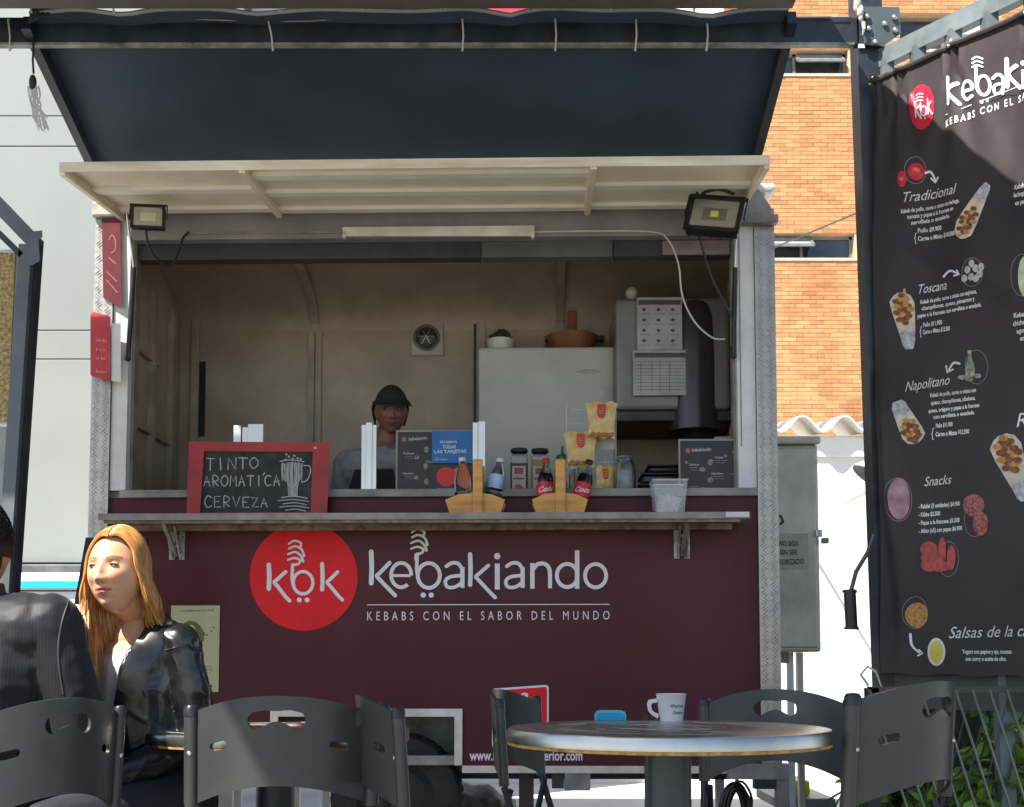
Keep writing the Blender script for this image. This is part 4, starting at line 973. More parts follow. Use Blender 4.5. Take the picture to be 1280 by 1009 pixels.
# ------------------------------------------------------------------ floodlights, tube lamp and cables on the trailer
def flood(label, c, ax, sc_, yaw, roll, tilt, led):
    t = thing('floodlight', label, 'floodlight', (0, 0, 0), group='floodlights under the hatch')
    part('housing', MB().box((-.11, .0, -.08), (.11, .05, .08), .008), black, t)
    part('frame', MB().box((-.115, -.012, -.085), (.115, -.001, -.067)).box((-.115, -.012, .067), (.115, -.001, .085)).box((-.115, -.012, -.0665), (-.095, -.001, .0665)).box((.095, -.012, -.0665), (.115, -.001, .0665)), black, t)
    refl = MB()
    for a, b, c_, d in (((-.094, -.066), (.094, -.066), (.05, -.03), (-.05, -.03)), ((.094, -.066), (.094, .066), (.05, .03), (.05, -.03)), ((.094, .066), (-.094, .066), (-.05, .03), (.05, .03)), ((-.094, .066), (-.094, -.066), (-.05, -.03), (-.05, .03))):
        refl.add([(a[0], -.004, a[1]), (b[0], -.004, b[1]), (c_[0], -.001, c_[1]), (d[0], -.001, d[1])], [(0, 1, 2, 3)])
    part('reflector', refl, mat('floodlight reflector', (.50, .50, .42), .25, .7), t)
    part('diffuser', MB().box((-.05, -.0012, -.03), (.05, -.0008, .03)), mat('cream diffuser', (.60, .58, .42), .4) if not led else mat('dim reflector', (.22, .21, .18), .35, .4), t)
    if led: part('led_chip', MB().box((-.016, -.0035, -.014), (.016, -.0014, .014)), mat('yellow led chip', (.62, .66, .10), .4), t)
    part('bracket', MB().beam((-.122, .02, 0), (-.122, .02, .09), .006, .02).beam((.122, .02, 0), (.122, .02, .09), .006, .02).beam((-.124, .02, .093), (.124, .02, .093), .02, .006), black, t)
    for k in range(5): part('fin', MB().box((-.1 + k * .045, .051, -.07), (-.094 + k * .045, .07, .07)), black, t)
    t.matrix_world = TF @ Matrix.Translation(c) @ Euler((tilt, roll, yaw)).to_matrix().to_4x4() @ Matrix.Scale(sc_, 4)
    return t
flood('small square floodlight with pale diffuser under the hatch, left end', T(185, 271, -.30), 0, .62, R(8), 0, R(-4), False)
flood('larger tilted floodlight with a yellow chip under the hatch, right end', T(893, 268, -.34), 0, 1.0, R(-14), R(10), R(-16), True)
fx = MB().tube([T(876, 240, -.34), T(874, 258, -.32)], .006); 
ca = thing('floodlight_cable', 'black cable looping down from the left floodlight and up to the header', 'cable', T(205, 310, -.2), TF)
part('cable', MB().tube([tuple(q_) for q_ in smooth_path([tuple(T(x, y, d)) for x, y, d in ((182, 286, -.27), (186, 308, -.22), (200, 328, -.15), (214, 333, -.1), (222, 318, -.06), (229, 298, -.02), (236, 290, -.012))], 5)], .0055, 7), cable_b, ca, smooth=True)
ca = thing('floodlight_cable', 'black cable dropping from the right floodlight to the right jamb', 'cable', T(890, 350, -.2), TF)
part('cable', MB().tube([tuple(q_) for q_ in smooth_path([tuple(T(x, y, d)) for x, y, d in ((872, 240, -.3), (868, 262, -.26), (878, 310, -.16), (893, 355, -.1), (914, 395, -.05), (917, 425, -.035), (912, 438, -.03))], 5)], .0055, 7), cable_b, ca, smooth=True)
part('loop', MB().tube([tuple(q_) for q_ in smooth_path([tuple(T(x, y, -.30)) for x, y in ((872, 250), (882, 240), (900, 237), (918, 243))], 5)], .007, 7), cable_b, ca, smooth=True)
ca = thing('white_cable', 'thin white cable drooping in front of the opening at right', 'cable', T(850, 340, -.02), TF)
part('cable', MB().tube([tuple(q_) for q_ in smooth_path([tuple(T(x, y, d)) for x, y, d in ((668, 290, -.01), (740, 289, -.012), (815, 290, -.015), (835, 300, -.02), (848, 330, -.03), (853, 370, -.035), (868, 402, -.035), (890, 422, -.03), (906, 424, -.012))], 6)], .004, 6), cable_w, ca, smooth=True)
tl = thing('tube_lamp', 'unlit white tube lamp batten along the header', 'lamp', T(548, 290, -.01), TF)
part('batten', slab(MB(), 428, 284, 668, 291, -.03, -.005), mat('cream batten', (.70, .68, .58), .4), tl)
part('tube', MB().tube([T(430, 293, -.02), T(666, 293, -.02)], .010, 12), mat('unlit tube', (.74, .72, .64), .3), tl, smooth=True)
for x in (428, 664): part('end_cap', slab(MB(), x, 290, x + 4, 297, -.03, -.005), white_pt, tl)
part('conduit', MB().box((X(235, 290), -.012, Z(291)), (X(427, 290), -.005, Z(288))), alu_dull, tl)

# ------------------------------------------------------------------ inside the trailer
SZ = zsill     # top of the inner counter
def on(px, ly): return T(px, 600, ly).x
# fridge
yf = .66
fa, fb_ = T(598, 434, yf), T(770, 610, yf)
fd = thing('fridge', 'old cream refrigerator against the rear wall inside the trailer', 'fridge', ((fa.x + fb_.x) / 2, yf + .15, zbot + .075), TF)
enam = mat('aged white enamel', (.44, .44, .39), .38, var=.07, vs=3)
part('cabinet', MB().box((fa.x, yf + .04, zbot + .075), (fb_.x, D - .04, fa.z - .004), .015), enam, fd)
part('door', MB().box((fa.x, yf, 1.2), (fb_.x, yf + .038, fa.z), .015), enam, fd)
part('door', MB().box((fa.x, yf, zbot + .1), (fb_.x, yf + .038, 1.19), .015), enam, fd)
part('badge', MB().prism([(719, 464.5), (728, 462), (744, 462), (752, 464.5), (744, 467), (728, 467)], yf - .003, yf - .0005, lambda x, y, d: T(x, y, d)), mat('badge chrome', (.25, .24, .22), .3, .6), fd)
# grey hood cabinet with notices
yh_ = .5
ha, hb = T(769, 372, yh_), T(848, 512, yh_)
hc = thing('wall_cabinet', 'grey steel wall cabinet carrying two printed notices inside the trailer', 'cabinet', ((ha.x + hb.x) / 2, .8, hb.z), TF)
hm = mat('grey hood steel', (.20, .19, .18), .4, .35, var=.1, vs=4)
part('body', MB().box((ha.x, yh_, hb.z), (hb.x + .25, D - .04, ha.z), .02), hm, hc)
part('lower_shelf', MB().box((ha.x - .01, yh_ + .02, hb.z - .05), (hb.x + .27, D - .04, hb.z - .002), .004), dark_warm, hc)
part('round_top', MB().lathe([(0, .30), (.06, .29), (.10, .25), (.115, .19), (.12, 0), (.12, -.36)], (T(872, 500, yh_ - .05).x, yh_ + .08, T(872, 440, yh_ - .05).z), 28), mat('dark hood drum', (.06, .058, .056), .3, .4), hc, smooth=True)
for i, (x0, y0, x1, y1) in enumerate(((796, 372, 853, 437), (791, 438, 861, 494))):
    n_ = thing('notice', ('white printed notice with rows of small pictures, upper of two on the grey cabinet', 'white printed table notice, lower of two on the grey cabinet')[i], 'notice', T((x0 + x1) / 2, (y0 + y1) / 2, yh_), TF)
    d_ = yh_ - .024 - i * .002
    part('sheet', slab(MB(), x0, y0, x1, y1, d_ - .002, d_), mat('grey notice paper', (.42, .42, .42), .6), n_)
    Nf = lambda x, y, o_, d_=d_: T(x, y, d_ - .002 - o_)
    k_ = MB()
    poly(k_, [(x0 + 2, y0 + 3), (x1 - 2, y0 + 3), (x1 - 2, y0 + 9), (x0 + 2, y0 + 9)], Nf, .001)
    if i == 0:
        for r in range(4):
            for c_ in range(3): disc(k_, (x0 + 9 + c_ * 18, y0 + 15 + r * 13), 2.5, 2, Nf, .001, 8); scribble(k_, (x0 + 5 + c_ * 18, y0 + 21 + r * 13), (x0 + 17 + c_ * 18, y0 + 21 + r * 13), 1.6, Nf, .001)
    else:
        for r in range(9): ribbon(k_, [(x0 + 3, y0 + 14 + r * 4.4), (x1 - 3, y0 + 14 + r * 4.4)], .5, Nf, .001, False, False)
        for c_ in (10, 24, 34, 46): ribbon(k_, [(x0 + c_, y0 + 14), (x0 + c_, y1 - 4)], .5, Nf, .001, False, False)
    part('print', k_, mat('dark notice ink', (.08, .08, .09), .6), n_)
lbz = thing('lamp_bulb', 'white bulb standing on top of the grey cabinet', 'bulb', T(790, 370, .6), TF)
p_ = T(790, 372, .62); part('globe', MB().lathe([(0, .085), (.02, .08), (.032, .06), (.028, .04), (.016, .025), (.016, 0), (0, 0)], (p_.x, .62, ha.z + .002), 20), mat('white bulb glass', (.62, .60, .55), .3), lbz, smooth=True)
# things on the fridge
fz_ = fa.z + .001
p_ = T(626, 430, .85); bo_ = thing('bowl', 'white bowl holding dark green herbs on top of the fridge', 'bowl', (p_.x, .85, fz_), TF)
part('bowl', MB().lathe([(0, 0), (.05, 0), (.062, .03), (.07, .085), (.065, .085), (.055, .02), (0, .01)], (p_.x, .85, fz_), 24), mat('white ceramic', (.66, .65, .60), .35), bo_, smooth=True)
hm_ = MB(); rr = random.Random(2)
for k in range(26): a = rr.uniform(0, 6.28); r_ = rr.uniform(0, .05); hm_.ball((p_.x + r_ * math.cos(a), .85 + r_ * math.sin(a), fz_ + .09 + rr.uniform(0, .045) * (1 - r_ * 14)), rr.uniform(.012, .022), 4)
part('herbs', hm_, mat('dark herbs', (.03, .05, .022), .7), bo_, smooth=True)
p_ = T(715, 430, .85); tb = thing('wooden_basket', 'reddish brown basket with an upright handle on top of the fridge', 'basket', (p_.x, .85, fz_), TF)
rw = mat('reddish wood', (.22, .085, .04), .6, var=.2, vs=9)
part('bowl', MB().lathe([(0, 0), (.085, 0), (.12, .07), (.13, .10), (.12, .10), (.08, .02), (0, .012)], (p_.x, .85, fz_), 24), rw, tb, smooth=True)
part('handle', MB().box((p_.x - .025, .80, fz_ + .04), (p_.x + .025, .83, fz_ + .225), .01), rw, tb)
part('crossbar', MB().box((p_.x - .14, .91, fz_ + .1), (p_.x + .17, .95, fz_ + .125), .004), dark_warm, tb)
part('crossbar', MB().box((p_.x - .14, .96, fz_ + .0), (p_.x - .125, .98, fz_ + .13), .004), rw, tb)
# sticker strip at top right inside, hanging stuff
stp = papersheet('paper_strip', 'faded pinkish paper strip high at the right inside the opening', 'paper', 828, 301, 912, 318, mat('faded pink paper', (.26, .20, .20), .6), ly=.05)
k_ = MB(); 
for y, a, b_ in ((306, 850, 866), (310, 846, 862), (307, 880, 900), (312, 876, 895)): scribble(k_, (a, y), (b_, y), 3, lambda x, y, o_: T(x, y, .045 - o_), .001)
part('print', k_, mat('pinkish red ink', (.30, .10, .12), .5), stp)
# black trays and boxes at right
for i, (x0, x1, zz, hh, yy) in enumerate(((800, 860, 0, .055, .3), (804, 858, .057, .05, .31), (812, 850, .109, .04, .33))):
    t = thing('black_tray', ('lowest black plastic tray of the pile right of the glass jar', 'middle black plastic tray of the pile right of the glass jar', 'topmost black tray of the pile right of the glass jar')[i], 'tray', (on((x0 + x1) / 2, yy), yy, SZ + zz), TF, 'black trays piled on the counter')
    a_, b_ = on(x0, yy - .1), on(x1, yy - .1); z_ = SZ + zz
    part('tray', MB().box((a_, yy - .1, z_), (b_, yy + .12, z_ + hh - .012), .01), mat('black tray plastic', (.012, .013, .017), .3), t)
    part('rim', MB().box((a_ - .008, yy - .108, z_ + hh - .0115), (b_ + .008, yy + .128, z_ + hh - .003), .003), mat('black tray plastic', (0, 0, 0)), t)
# window-track profiles standing on the sill
for x0, x1, y0, y1, ly, lab in ((292, 299, 531, 552, .12, 'thin left'), (303, 310, 533, 552, .12, 'second'), (311, 328, 530, 552, .10, 'wide'), (452, 457, 532, 613, .06, ''), (457, 464.5, 528, 613, .05, ''), (464.5, 470, 531, 613, .06, ''), (592, 598, 528, 613, .06, ''), (598.5, 606, 527, 613, .05, '')):
    pass
for nm, segs in (('short aluminium window track showing above the chalkboard', ((292, 300, 532, 612, .2), (303, 309, 534, 612, .2), (310, 328, 530, 612, .19))),
                 ('tall aluminium window track standing on the sill left of the menu card', ((452, 457.2, 531, 616, .03), (457.6, 464.5, 528, 616, .022), (465, 470, 531, 616, .03))),
                 ('aluminium window track standing at the right edge of the menu card', ((591, 597.5, 528, 616, .036), (598, 606.5, 526.5, 616, .026)))):
    t = thing('window_track', nm, 'window track', (T((segs[0][0] + segs[-1][1]) / 2, 600, .1).x, .1, SZ), TF, 'aluminium window tracks on the counter')
    for (x0, x1, y0, y1, ly) in segs:
        a_ = T(x0, y0, ly); b_ = T(x1, y1, ly); part('profile', MB().box((a_.x, ly, SZ), (b_.x, ly + .02, a_.z), .0015), mat('bright anodised profile', (.66, .66, .62), .32, .6, var=.05), t)
# menu cards
def card(name, label, x0, y0, x1, y1, ly, h_extra=0):
    t = thing(name, label, 'menu card', T((x0 + x1) / 2, y1, ly), TF)
    z_ = max(SZ, T(x0, y1, ly).z)
    a_, b_ = T(x0, y0, ly), T(x1, y1, ly)
    part('board', MB().box((a_.x, ly, z_), (b_.x, ly + .008, a_.z)), mat('card edge', (.30, .29, .28), .5), t)
    part('face', MB().box((a_.x + .008, ly - .0015, z_ + .004), (b_.x - .006, ly - .0002, a_.z - .008)), mat('black card print', (.020, .019, .022), .4), t)
    return t, (lambda x, y, o_, ly=ly: T(x, y, ly - .0015 - o_))
wp = mat('grey white card print', (.48, .47, .47), .5)
fp_ = mat('faint food print', (.36, .30, .24), .5, col2=(.14, .08, .05), vs=90)
c1, Cf = card('menu_card', 'black printed menu card left of the water bottles, partly covered by a blue notice', 495, 538, 593, 614, .06)
k_ = MB(); text(k_, 'kebakiando', (511, 551), (534, 549), 4.2, Cf, .001, .02); 
btt = k_
text(k_, 'Tradicional', (504, 568), (518, 568), 2.6, Cf, .001, .02, .3); text(k_, 'Napolitano', (503, 593), (517, 593), 2.6, Cf, .001, .02, .3); text(k_, 'Toscana', (532, 578), (543, 578), 2.2, Cf, .001, .02, .3)
for y in (571, 573.5, 596, 598.5): scribble(k_, (506, y), (516, y), 1.1, Cf, .001)
part('print', k_, wp, c1)
part('logo_dot', disc(MB(), (505, 549.5), 2.8, 3, Cf, .001, 16), mat('faded red dot', (.42, .12, .12), .5), c1)
for x, y, a, b_ in ((521, 572, 3.5, 2.5), (520, 597, 3.6, 2.6), (533, 562, 3, 4), (532, 583, 3, 4), (533, 602, 3, 4)): part('food_picture', disc(MB(), (x, y), a, b_, Cf, .001, 10), fp_, c1)
t = thing('card_notice', 'blue notice about cards in front of the menu card', 'notice', T(566, 580, .05), TF)
part('sheet', slab(MB(), 540, 539, 592, 579, .045, .05), mat('blue notice print', (.01, .09, .33), .4, col2=(.01, .16, .42), vs=3), t)
k_ = MB(); Nf = lambda x, y, o_: T(x, y, .045 - o_)
text(k_, 'RECIBIMOS', (550, 554), (571, 554), 3, Nf, .001, .02); text(k_, 'TODAS', (553, 560.5), (570, 560.5), 4.2, Nf, .001, .03); text(k_, 'LAS TARJETAS', (543, 566.8), (583, 566), 4.2, Nf, .001, .03); text(k_, 'redeban', (548, 575), (559, 575), 2, Nf, .001, .02)
ribbon(k_, ell(546, 574, 1.6, 1.6, 0, 360, 10), .5, Nf, .001, False, False); part('lettering', k_, mat('white notice print', (.62, .66, .70), .5), t)
t = thing('payment_sign', 'black sign with overlapping red and orange circles behind the left caddy', 'sign', T(564, 612, .04), TF)
part('sheet', slab(MB(), 538, 581, 592, 615, .035, .04), mat('black card print', (0, 0, 0)), t)
Nf2 = lambda x, y, o_: T(x, y, .035 - o_)
part('red_circle', disc(MB(), (557.5, 596), 12, 12, Nf2, .001, 40), mat('bright red print', (.75, .01, .02), .4), t)
part('orange_circle', disc(MB(), (575, 596), 12, 12, Nf2, .0008, 40), mat('dull orange print', (.62, .16, .04), .4), t)
k_ = MB(); text(k_, 'mastercard', (546.5, 613), (584, 613), 4.2, Nf2, .0012, .01); part('lettering', k_, wp, t)
c2, Cf2 = card('menu_card', 'black printed menu card in a pale frame at the right end of the sill', 848, 549, 926, 614, .05)
k_ = MB(); text(k_, 'kebakiando', (865, 564.5), (889, 563.5), 4.4, Cf2, .001, .02); text(k_, 'Tradicional', (861, 582), (874, 582), 2.6, Cf2, .001, .02, .3); text(k_, 'Toscana', (893, 573), (904, 573), 2.6, Cf2, .001, .02, .3); text(k_, 'Napolitano', (889, 593), (904, 593), 2.4, Cf2, .001, .02, .3); text(k_, 'R', (915, 567), (918, 567), 3.4, Cf2, .001)
for x0, x1, y in ((863, 872, 585), (863, 872, 588), (892, 910, 576), (896, 906, 579), (889, 905, 596), (889, 905, 599), (912, 922, 593), (862, 874, 609)): scribble(k_, (x0, y), (x1, y), 1.2, Cf2, .001)
part('print', k_, wp, c2); part('logo_dot', disc(MB(), (860, 563.5), 3, 3.2, Cf2, .001, 16), mat('faded red dot', (0, 0, 0)), c2)
for x, y, a, b_ in ((878, 587, 4, 3), (888, 578, 3.5, 4), (888, 600, 3.5, 3.5), (878, 611, 3, 2), (858, 578, 2, 2), (907, 570, 2, 2)): part('food_picture', disc(MB(), (x, y), a, b_, Cf2, .001, 10), fp_, c2)

# ------------------------------------------------------------------ chalkboard
cbt = thing('chalkboard', 'red framed chalkboard leaning on the shelf listing hot drinks and beer', 'chalkboard', T(322, 642, -.06), TF)
y_ = -.06
redf = mat('red painted wood', (.38, .02, .025), .42, var=.14, vs=8)
def quad(pts, a, b): return MB().prism(pts, a, b, lambda x, y, d: T(x, y, d))
O = [(236, 552), (412, 553), (409, 643), (233, 645)]; I = [(255, 564), (391, 565), (388, 640), (250, 641)]
for i in range(4): part('frame_rail', quad([O[i], O[(i + 1) % 4], I[(i + 1) % 4], I[i]], y_ - .02, y_), redf, cbt)
part('slate', quad([(x, y) for x, y in I], y_ - .008, y_ - .002), mat('dusty slate', (.022, .025, .026), .75, col2=(.05, .055, .055), vs=12), cbt)
ch = MB(); Kf = lambda x, y, o_: T(x, y, y_ - .008 - o_); cr = random.Random(9)
G = {'T': [[(0, 0), (1, .02)], [(.5, 0), (.48, 1)]], 'I': [[(.5, 0), (.5, 1)]], 'N': [[(0, 1), (.05, 0), (.9, 1), (.95, 0)]], 'O': [[(.5, 0), (.1, .2), (0, .6), (.4, 1), (.85, .8), (1, .4), (.7, .05), (.45, .02)]],
     'A': [[(0, 1), (.45, 0), (.9, 1)], [(.1, .62), (.85, .6)]], 'R': [[(.05, 1), (.05, 0), (.6, .02), (.85, .25), (.6, .5), (.1, .52), (.9, 1)]], 'M': [[(0, 1), (.12, 0), (.5, .6), (.88, 0), (1, 1)]],
     'C': [[(.95, .15), (.5, 0), (.08, .3), (.05, .7), (.45, 1), (.95, .88)]], 'E': [[(.9, 0), (.1, .02), (.05, 1), (.9, .98)], [(.08, .5), (.7, .48)]], 'V': [[(0, 0), (.5, 1), (1, 0)]], 'Z': [[(0, .05), (.9, 0), (.05, 1), (.95, .97)]], 'K': [[(0, 0), (0, 1)]]}
def chalk(word, x0, y0, x1, y1, h0, h1):
    n_ = len(word); 
    for i, c_ in enumerate(word):
        a = x0 + (x1 - x0) * (i + .08) / n_; w_ = (x1 - x0) / n_ * .74; yb = y0 + (y1 - y0) * i / n_; h_ = h0 + (h1 - h0) * i / n_
        if c_ in 'I': w_ *= .8
        for st_ in G[c_]:
            ribbon(ch, [(a + u * w_ + cr.uniform(-.4, .4), yb - h_ * (1 - v_) + cr.uniform(-.4, .4)) for u, v_ in st_], cr.uniform(1.1, 1.6), Kf, .001, c_ in 'OCR')
chalk('TINTO', 257, 588, 325, 585, 15, 13); chalk('AROMATICA', 254, 608, 352, 607, 13, 13); chalk('CERVEZA', 255, 634, 337, 634, 14, 11)
ribbon(ch, [(331, 591), (329, 594)], 1.3, Kf, .001, False)
for k in range(16):
    x = 352 + k * 1.75; top_ = 578 + abs(k - 8) * .25 + cr.uniform(-1, 1); bot = 606 + (0 if 3 < k < 13 else -6) + cr.uniform(-2, 2)
    ribbon(ch, [(x, top_), (x + cr.uniform(-1, 1), (top_ + bot) / 2), (x + .5 * (8 - k) * .3, bot)], cr.uniform(.8, 1.5), Kf, .001)
for k in range(8): x = 360 + k * 1.7; ribbon(ch, [(x, 606), (x + (4 - k) * .2, 621)], cr.uniform(.8, 1.4), Kf, .001, False)
for k, (a, b_) in enumerate(((352, 384), (348, 386), (354, 383), (350, 386), (357, 382))): ribbon(ch, [(a, 622 + k * 4), ((a + b_) / 2, 620.5 + k * 4), (b_, 623 + k * 4)], 1.3, Kf, .001)
ribbon(ch, [(380, 582), (387, 583), (388, 590), (384, 600), (377, 603)], 1.3, Kf, .001)
for x, y in ((357, 575), (361, 571), (358, 568), (366, 574), (372, 573), (376, 574), (368, 570)): disc(ch, (x, y), 1.3, 1.6, Kf, .001, 8)
ribbon(ch, [(350, 577), (362, 575), (380, 577)], 1.2, Kf, .001)
part('chalk_writing', ch, mat('chalk', (.50, .53, .52), .9, var=.2, vs=300), cbt)
ribbon_l = MB(); part('glare_spot', disc(ribbon_l, (394, 560), 2, 1.6, lambda x, y, o_: T(x, y, y_ - .02 - o_), .001, 10), mat('painted glare', (.70, .45, .42), .3), cbt)  # glare on the red frame, painted as a small pale disc

# ------------------------------------------------------------------ caddies with bottles
oak = mat('honey coloured wood', (.70, .345, .085), .5, var=.16, vs=4, stretch=(1, 1, 7), bump=.05, bs=60)
ys_c = -.15; SH = zs1 + .001
def caddy(label, px, w, lx):
    t = thing('bottle_caddy', label, 'caddy', (T(px, 640, ys_c - .06).x, ys_c, SH), TF, 'wooden bottle caddies on the folding shelf')
    x = T(px, 640, ys_c - .06).x; W = w / 1500 * 5.0; h_ = .088
    for y in (ys_c - .075, ys_c + .065):
        part('end_panel', MB().prism([(x - W * .42, SH), (x + W * .42, SH), (x + W * .5, SH + h_ * .72), (x + W * .28, SH + h_ * .97), (x, SH + h_ * 1.06), (x - W * .28, SH + h_ * .97), (x - W * .5, SH + h_ * .72)], y, y + .01, lambda a, b, d: (a, d, b)), oak, t)
    part('upright', MB().box((x + lx - .021, ys_c - .09, SH), (x + lx + .021, ys_c - .0755, SH + .232), .007), oak, t)
    part('upright', MB().box((x + lx - .021, ys_c + .0755, SH), (x + lx + .021, ys_c + .09, SH + .232), .007), oak, t)
    part('handle', MB().tube([(x + lx, ys_c - .075, SH + .205), (x + lx, ys_c + .075, SH + .205)], .011, 12), oak, t, smooth=True)
    part('base', MB().box((x - W * .4, ys_c - .0645, SH + .004), (x + W * .4, ys_c + .0645, SH + .014)), oak, t)
    for s_ in (-1, 1): part('side_slat', MB().box((x + s_ * W * .44 - .004, ys_c - .0645, SH + .03), (x + s_ * W * .44 + .004, ys_c + .0645, SH + .06)), oak, t)
    return x
xc1 = caddy('wooden caddy holding two water bottles, left of the two caddies', 594, 75, .012)
xc2 = caddy('wooden caddy holding two cola bottles, right of the two caddies', 700, 70, .002)
pet = mat('clear bottle plastic', (.86, .90, .92), .04, var=.02, trans=1, ior=1.2, rvar=0)
def bottle(label, x, y, lean, prof, capm, caph, body_m, lab_m, lab, fill=None, s=1., txt=None):
    t = thing('drink_bottle', label, 'bottle', (0, 0, 0), TF)
    part('body', MB().lathe([(r * s, z * s) for r, z in prof], (0, 0, 0), 28), body_m, t, smooth=True)
    ztop_ = prof[-1][1] * s if prof[-1][0] > 0 else prof[-2][1] * s
    part('cap', MB().lathe([(0, ztop_ + caph), (.013 * s, ztop_ + caph), (.0145 * s, ztop_ + caph - .003), (.0145 * s, ztop_ - .006), (.006, ztop_ - .006)], (0, 0, 0), 20), capm, t, smooth=True)
    if lab_m:
        r0, z0, z1 = lab; lb_ = part('label_band', MB().lathe([(r0 * s, z0 * s), (r0 * s, z1 * s)], (0, 0, 0), 28), lab_m, t, smooth=True)
        if txt:
            def Lf(u, v_, o_): a = -math.pi / 2 + u; return Vector(((r0 * s + .0008 + o_) * math.cos(a), (r0 * s + .0008 + o_) * math.sin(a), -v_))
            k_ = MB(); text(k_, txt, (-.95, -(z0 + .012) * s), (.95, -(z0 + .02) * s), .02 * s, Lf, .0003, .02, .3); part('label_text', k_, white, lb_)
    if fill: part('drink', MB().lathe([(r * s, z * s) for r, z in fill], (0, 0, 0), 24), mat('cola', (.012, .004, .003), .15), t, smooth=True)
    t.matrix_world = TF @ Matrix.Translation((x, y, SH + .016)) @ Matrix.Rotation(R(lean), 4, 'Y')
    return t
wprof = [(0, .006), (.026, 0), (.031, .008), (.029, .02), (.032, .03), (.0315, .075), (.029, .082), (.032, .09), (.032, .135), (.027, .155), (.016, .182), (.0125, .19), (.0125, .205)]
bottle('clear water bottle without label, on the left in the left caddy', xc1 - .055, ys_c, -1, wprof, mat('white cap', (.7, .72, .75), .4), .012, pet, mat('green label', (.02, .20, .08), .4), (.0325, .026, .05), None, 1.1)
bottle('water bottle with a blue and white label leaning right in the left caddy', xc1 + .062, ys_c, 10, wprof, mat('white cap', (0, 0, 0)), .012, pet, mat('blue label', (.01, .06, .50), .3, col2=(.45, .55, .75), vs=9), (.0325, .095, .15), None, 1.1)
bottle('small empty green bottle standing low in the left caddy beside the handle', xc1 + .035, ys_c + .03, 3, wprof, mat('green plastic cap', (.02, .25, .06), .4), .012, mat('green bottle plastic', (.10, .45, .16), .08, trans=.7, ior=1.2), None, None, s=.62)
cprof = [(0, .006), (.026, 0), (.031, .01), (.030, .05), (.027, .075), (.031, .105), (.030, .13), (.022, .155), (.0135, .178), (.0125, .195)]
cfill = [(0, .007), (.025, .004), (.0295, .012), (.0285, .05), (.0255, .075), (.0295, .105), (.0285, .13), (.022, .15), (0, .15)]
redl = mat('red bottle label', (.68, .012, .02), .35)
bottle('cola bottle with red cap and label standing in the right caddy', xc2 - .062, ys_c, 1, cprof, redl, .014, pet, redl, (.0315, .062, .115), cfill, 1.12, 'Cola')
bottle('cola bottle with a dark cap leaning right in the right caddy', xc2 + .072, ys_c, 14, cprof, black, .014, pet, redl, (.0315, .062, .115), cfill, 1.12, 'Coca')

# jars with printed labels behind
def jar(label, px, ly, r, h_, x=None, labm=None, content=None, lidm=black, square=False, lid_r=None):
    x = on(px, ly); t = thing('storage_jar', label, 'jar', (x, ly, SZ), TF)
    if square:
        part('body', MB().box((x - r, ly - r, SZ), (x + r, ly + r, SZ + h_ * .86), .012), mat('jar plastic', (.30, .29, .27), .12, trans=.15, spec=.6), t)
        part('contents', MB().box((x - r - .0008, ly - r - .0008, SZ + .004), (x + r + .0008, ly + r + .0008, SZ + h_ * (.7 if content[0] < .1 else .78)), .012), mat('jar contents %d' % int(content[0] * 100), content, .7, var=.2, vs=80), t)
        part('lid', MB().lathe([(0, h_), (r * .95, h_), (r * 1.05, h_ - .01), (r * 1.05, h_ * .93), (r * .7, h_ * .87), (r * .7, h_ * .86)], (x, ly, SZ), 24), lidm, t, smooth=True)
        part('label', MB().box((x - r * .8, ly - r - .004, SZ + .008), (x + r * .78, ly - r - .002, SZ + h_ * .58)), mat('beige label', (.44, .38, .31), .6), t)
        Lf = lambda a, b, o_: Vector((x + a, ly - r - .004 - o_, SZ + b)); k_ = MB(); poly(k_, [(-r * .55, h_ * .40), (r * .5, h_ * .40), (r * .5, h_ * .54), (-r * .55, h_ * .54)], Lf, .001)
        for k in range(6): disc(k_, (-r * .1 + k * .004 - .006, h_ * .12 + .006 * math.sin(k)), .01, .006, Lf, .001 + k * .0001, 8)
        part('label_mark', k_, mat('maroon label ink', (.30, .06, .06), .5), t)
        k_ = MB(); text(k_, 'BullPepper', (-r * .66, -h_ * .28), (r * .64, -h_ * .28), .011, lambda a, b, o_: Lf(a, -b, o_), .001, .04); part('label_text', k_, mat('dark notice ink', (0, 0, 0)), t)
    return t
jar('square spice jar of dark pepper with a beige label, left of the pair', 649, .12, .038, .2, content=(.07, .05, .045), square=True)
jar('square spice jar of brown spice with a beige label, right of the pair', 675, .13, .038, .2, content=(.30, .19, .09), square=True)
x = on(781, .1); t = thing('glass_jar', 'empty clear glass jar on the sill left of the black trays', 'jar', (x, .1, SZ), TF)
part('glass', MB().lathe([(0, .004), (.044, 0), (.048, .01), (.048, .11), (.040, .135), (.034, .14), (.034, .16), (.032, .16), (.032, .138), (.045, .108), (.045, .012), (0, .01)], (x, .1, SZ), 36), mat('clear glass', (.95, .96, .95), .03, var=.01, trans=1, ior=1.45, rvar=0), t, smooth=True)
part('rim_ring', MB().lathe([(.0345, .147), (.037, .15), (.0345, .153)], (x, .1, SZ), 30), alu, t, smooth=True)
x = on(703, .2); t = thing('sauce_bottle', 'sauce bottle with a green pointed cap behind the right caddy handle', 'bottle', (x, .2, SZ), TF)
part('body', MB().lathe([(0, 0), (.034, 0), (.036, .01), (.036, .12), (.028, .145), (.018, .15)], (x, .2, SZ), 24), mat('purple brown sauce', (.20, .04, .06), .3), t, smooth=True)
part('cap', MB().lathe([(.03, .15), (.03, .175), (.022, .185), (.008, .19), (.005, .225), (0, .226)], (x, .2, SZ), 20), mat('green cap', (.01, .22, .05), .4), t, smooth=True)
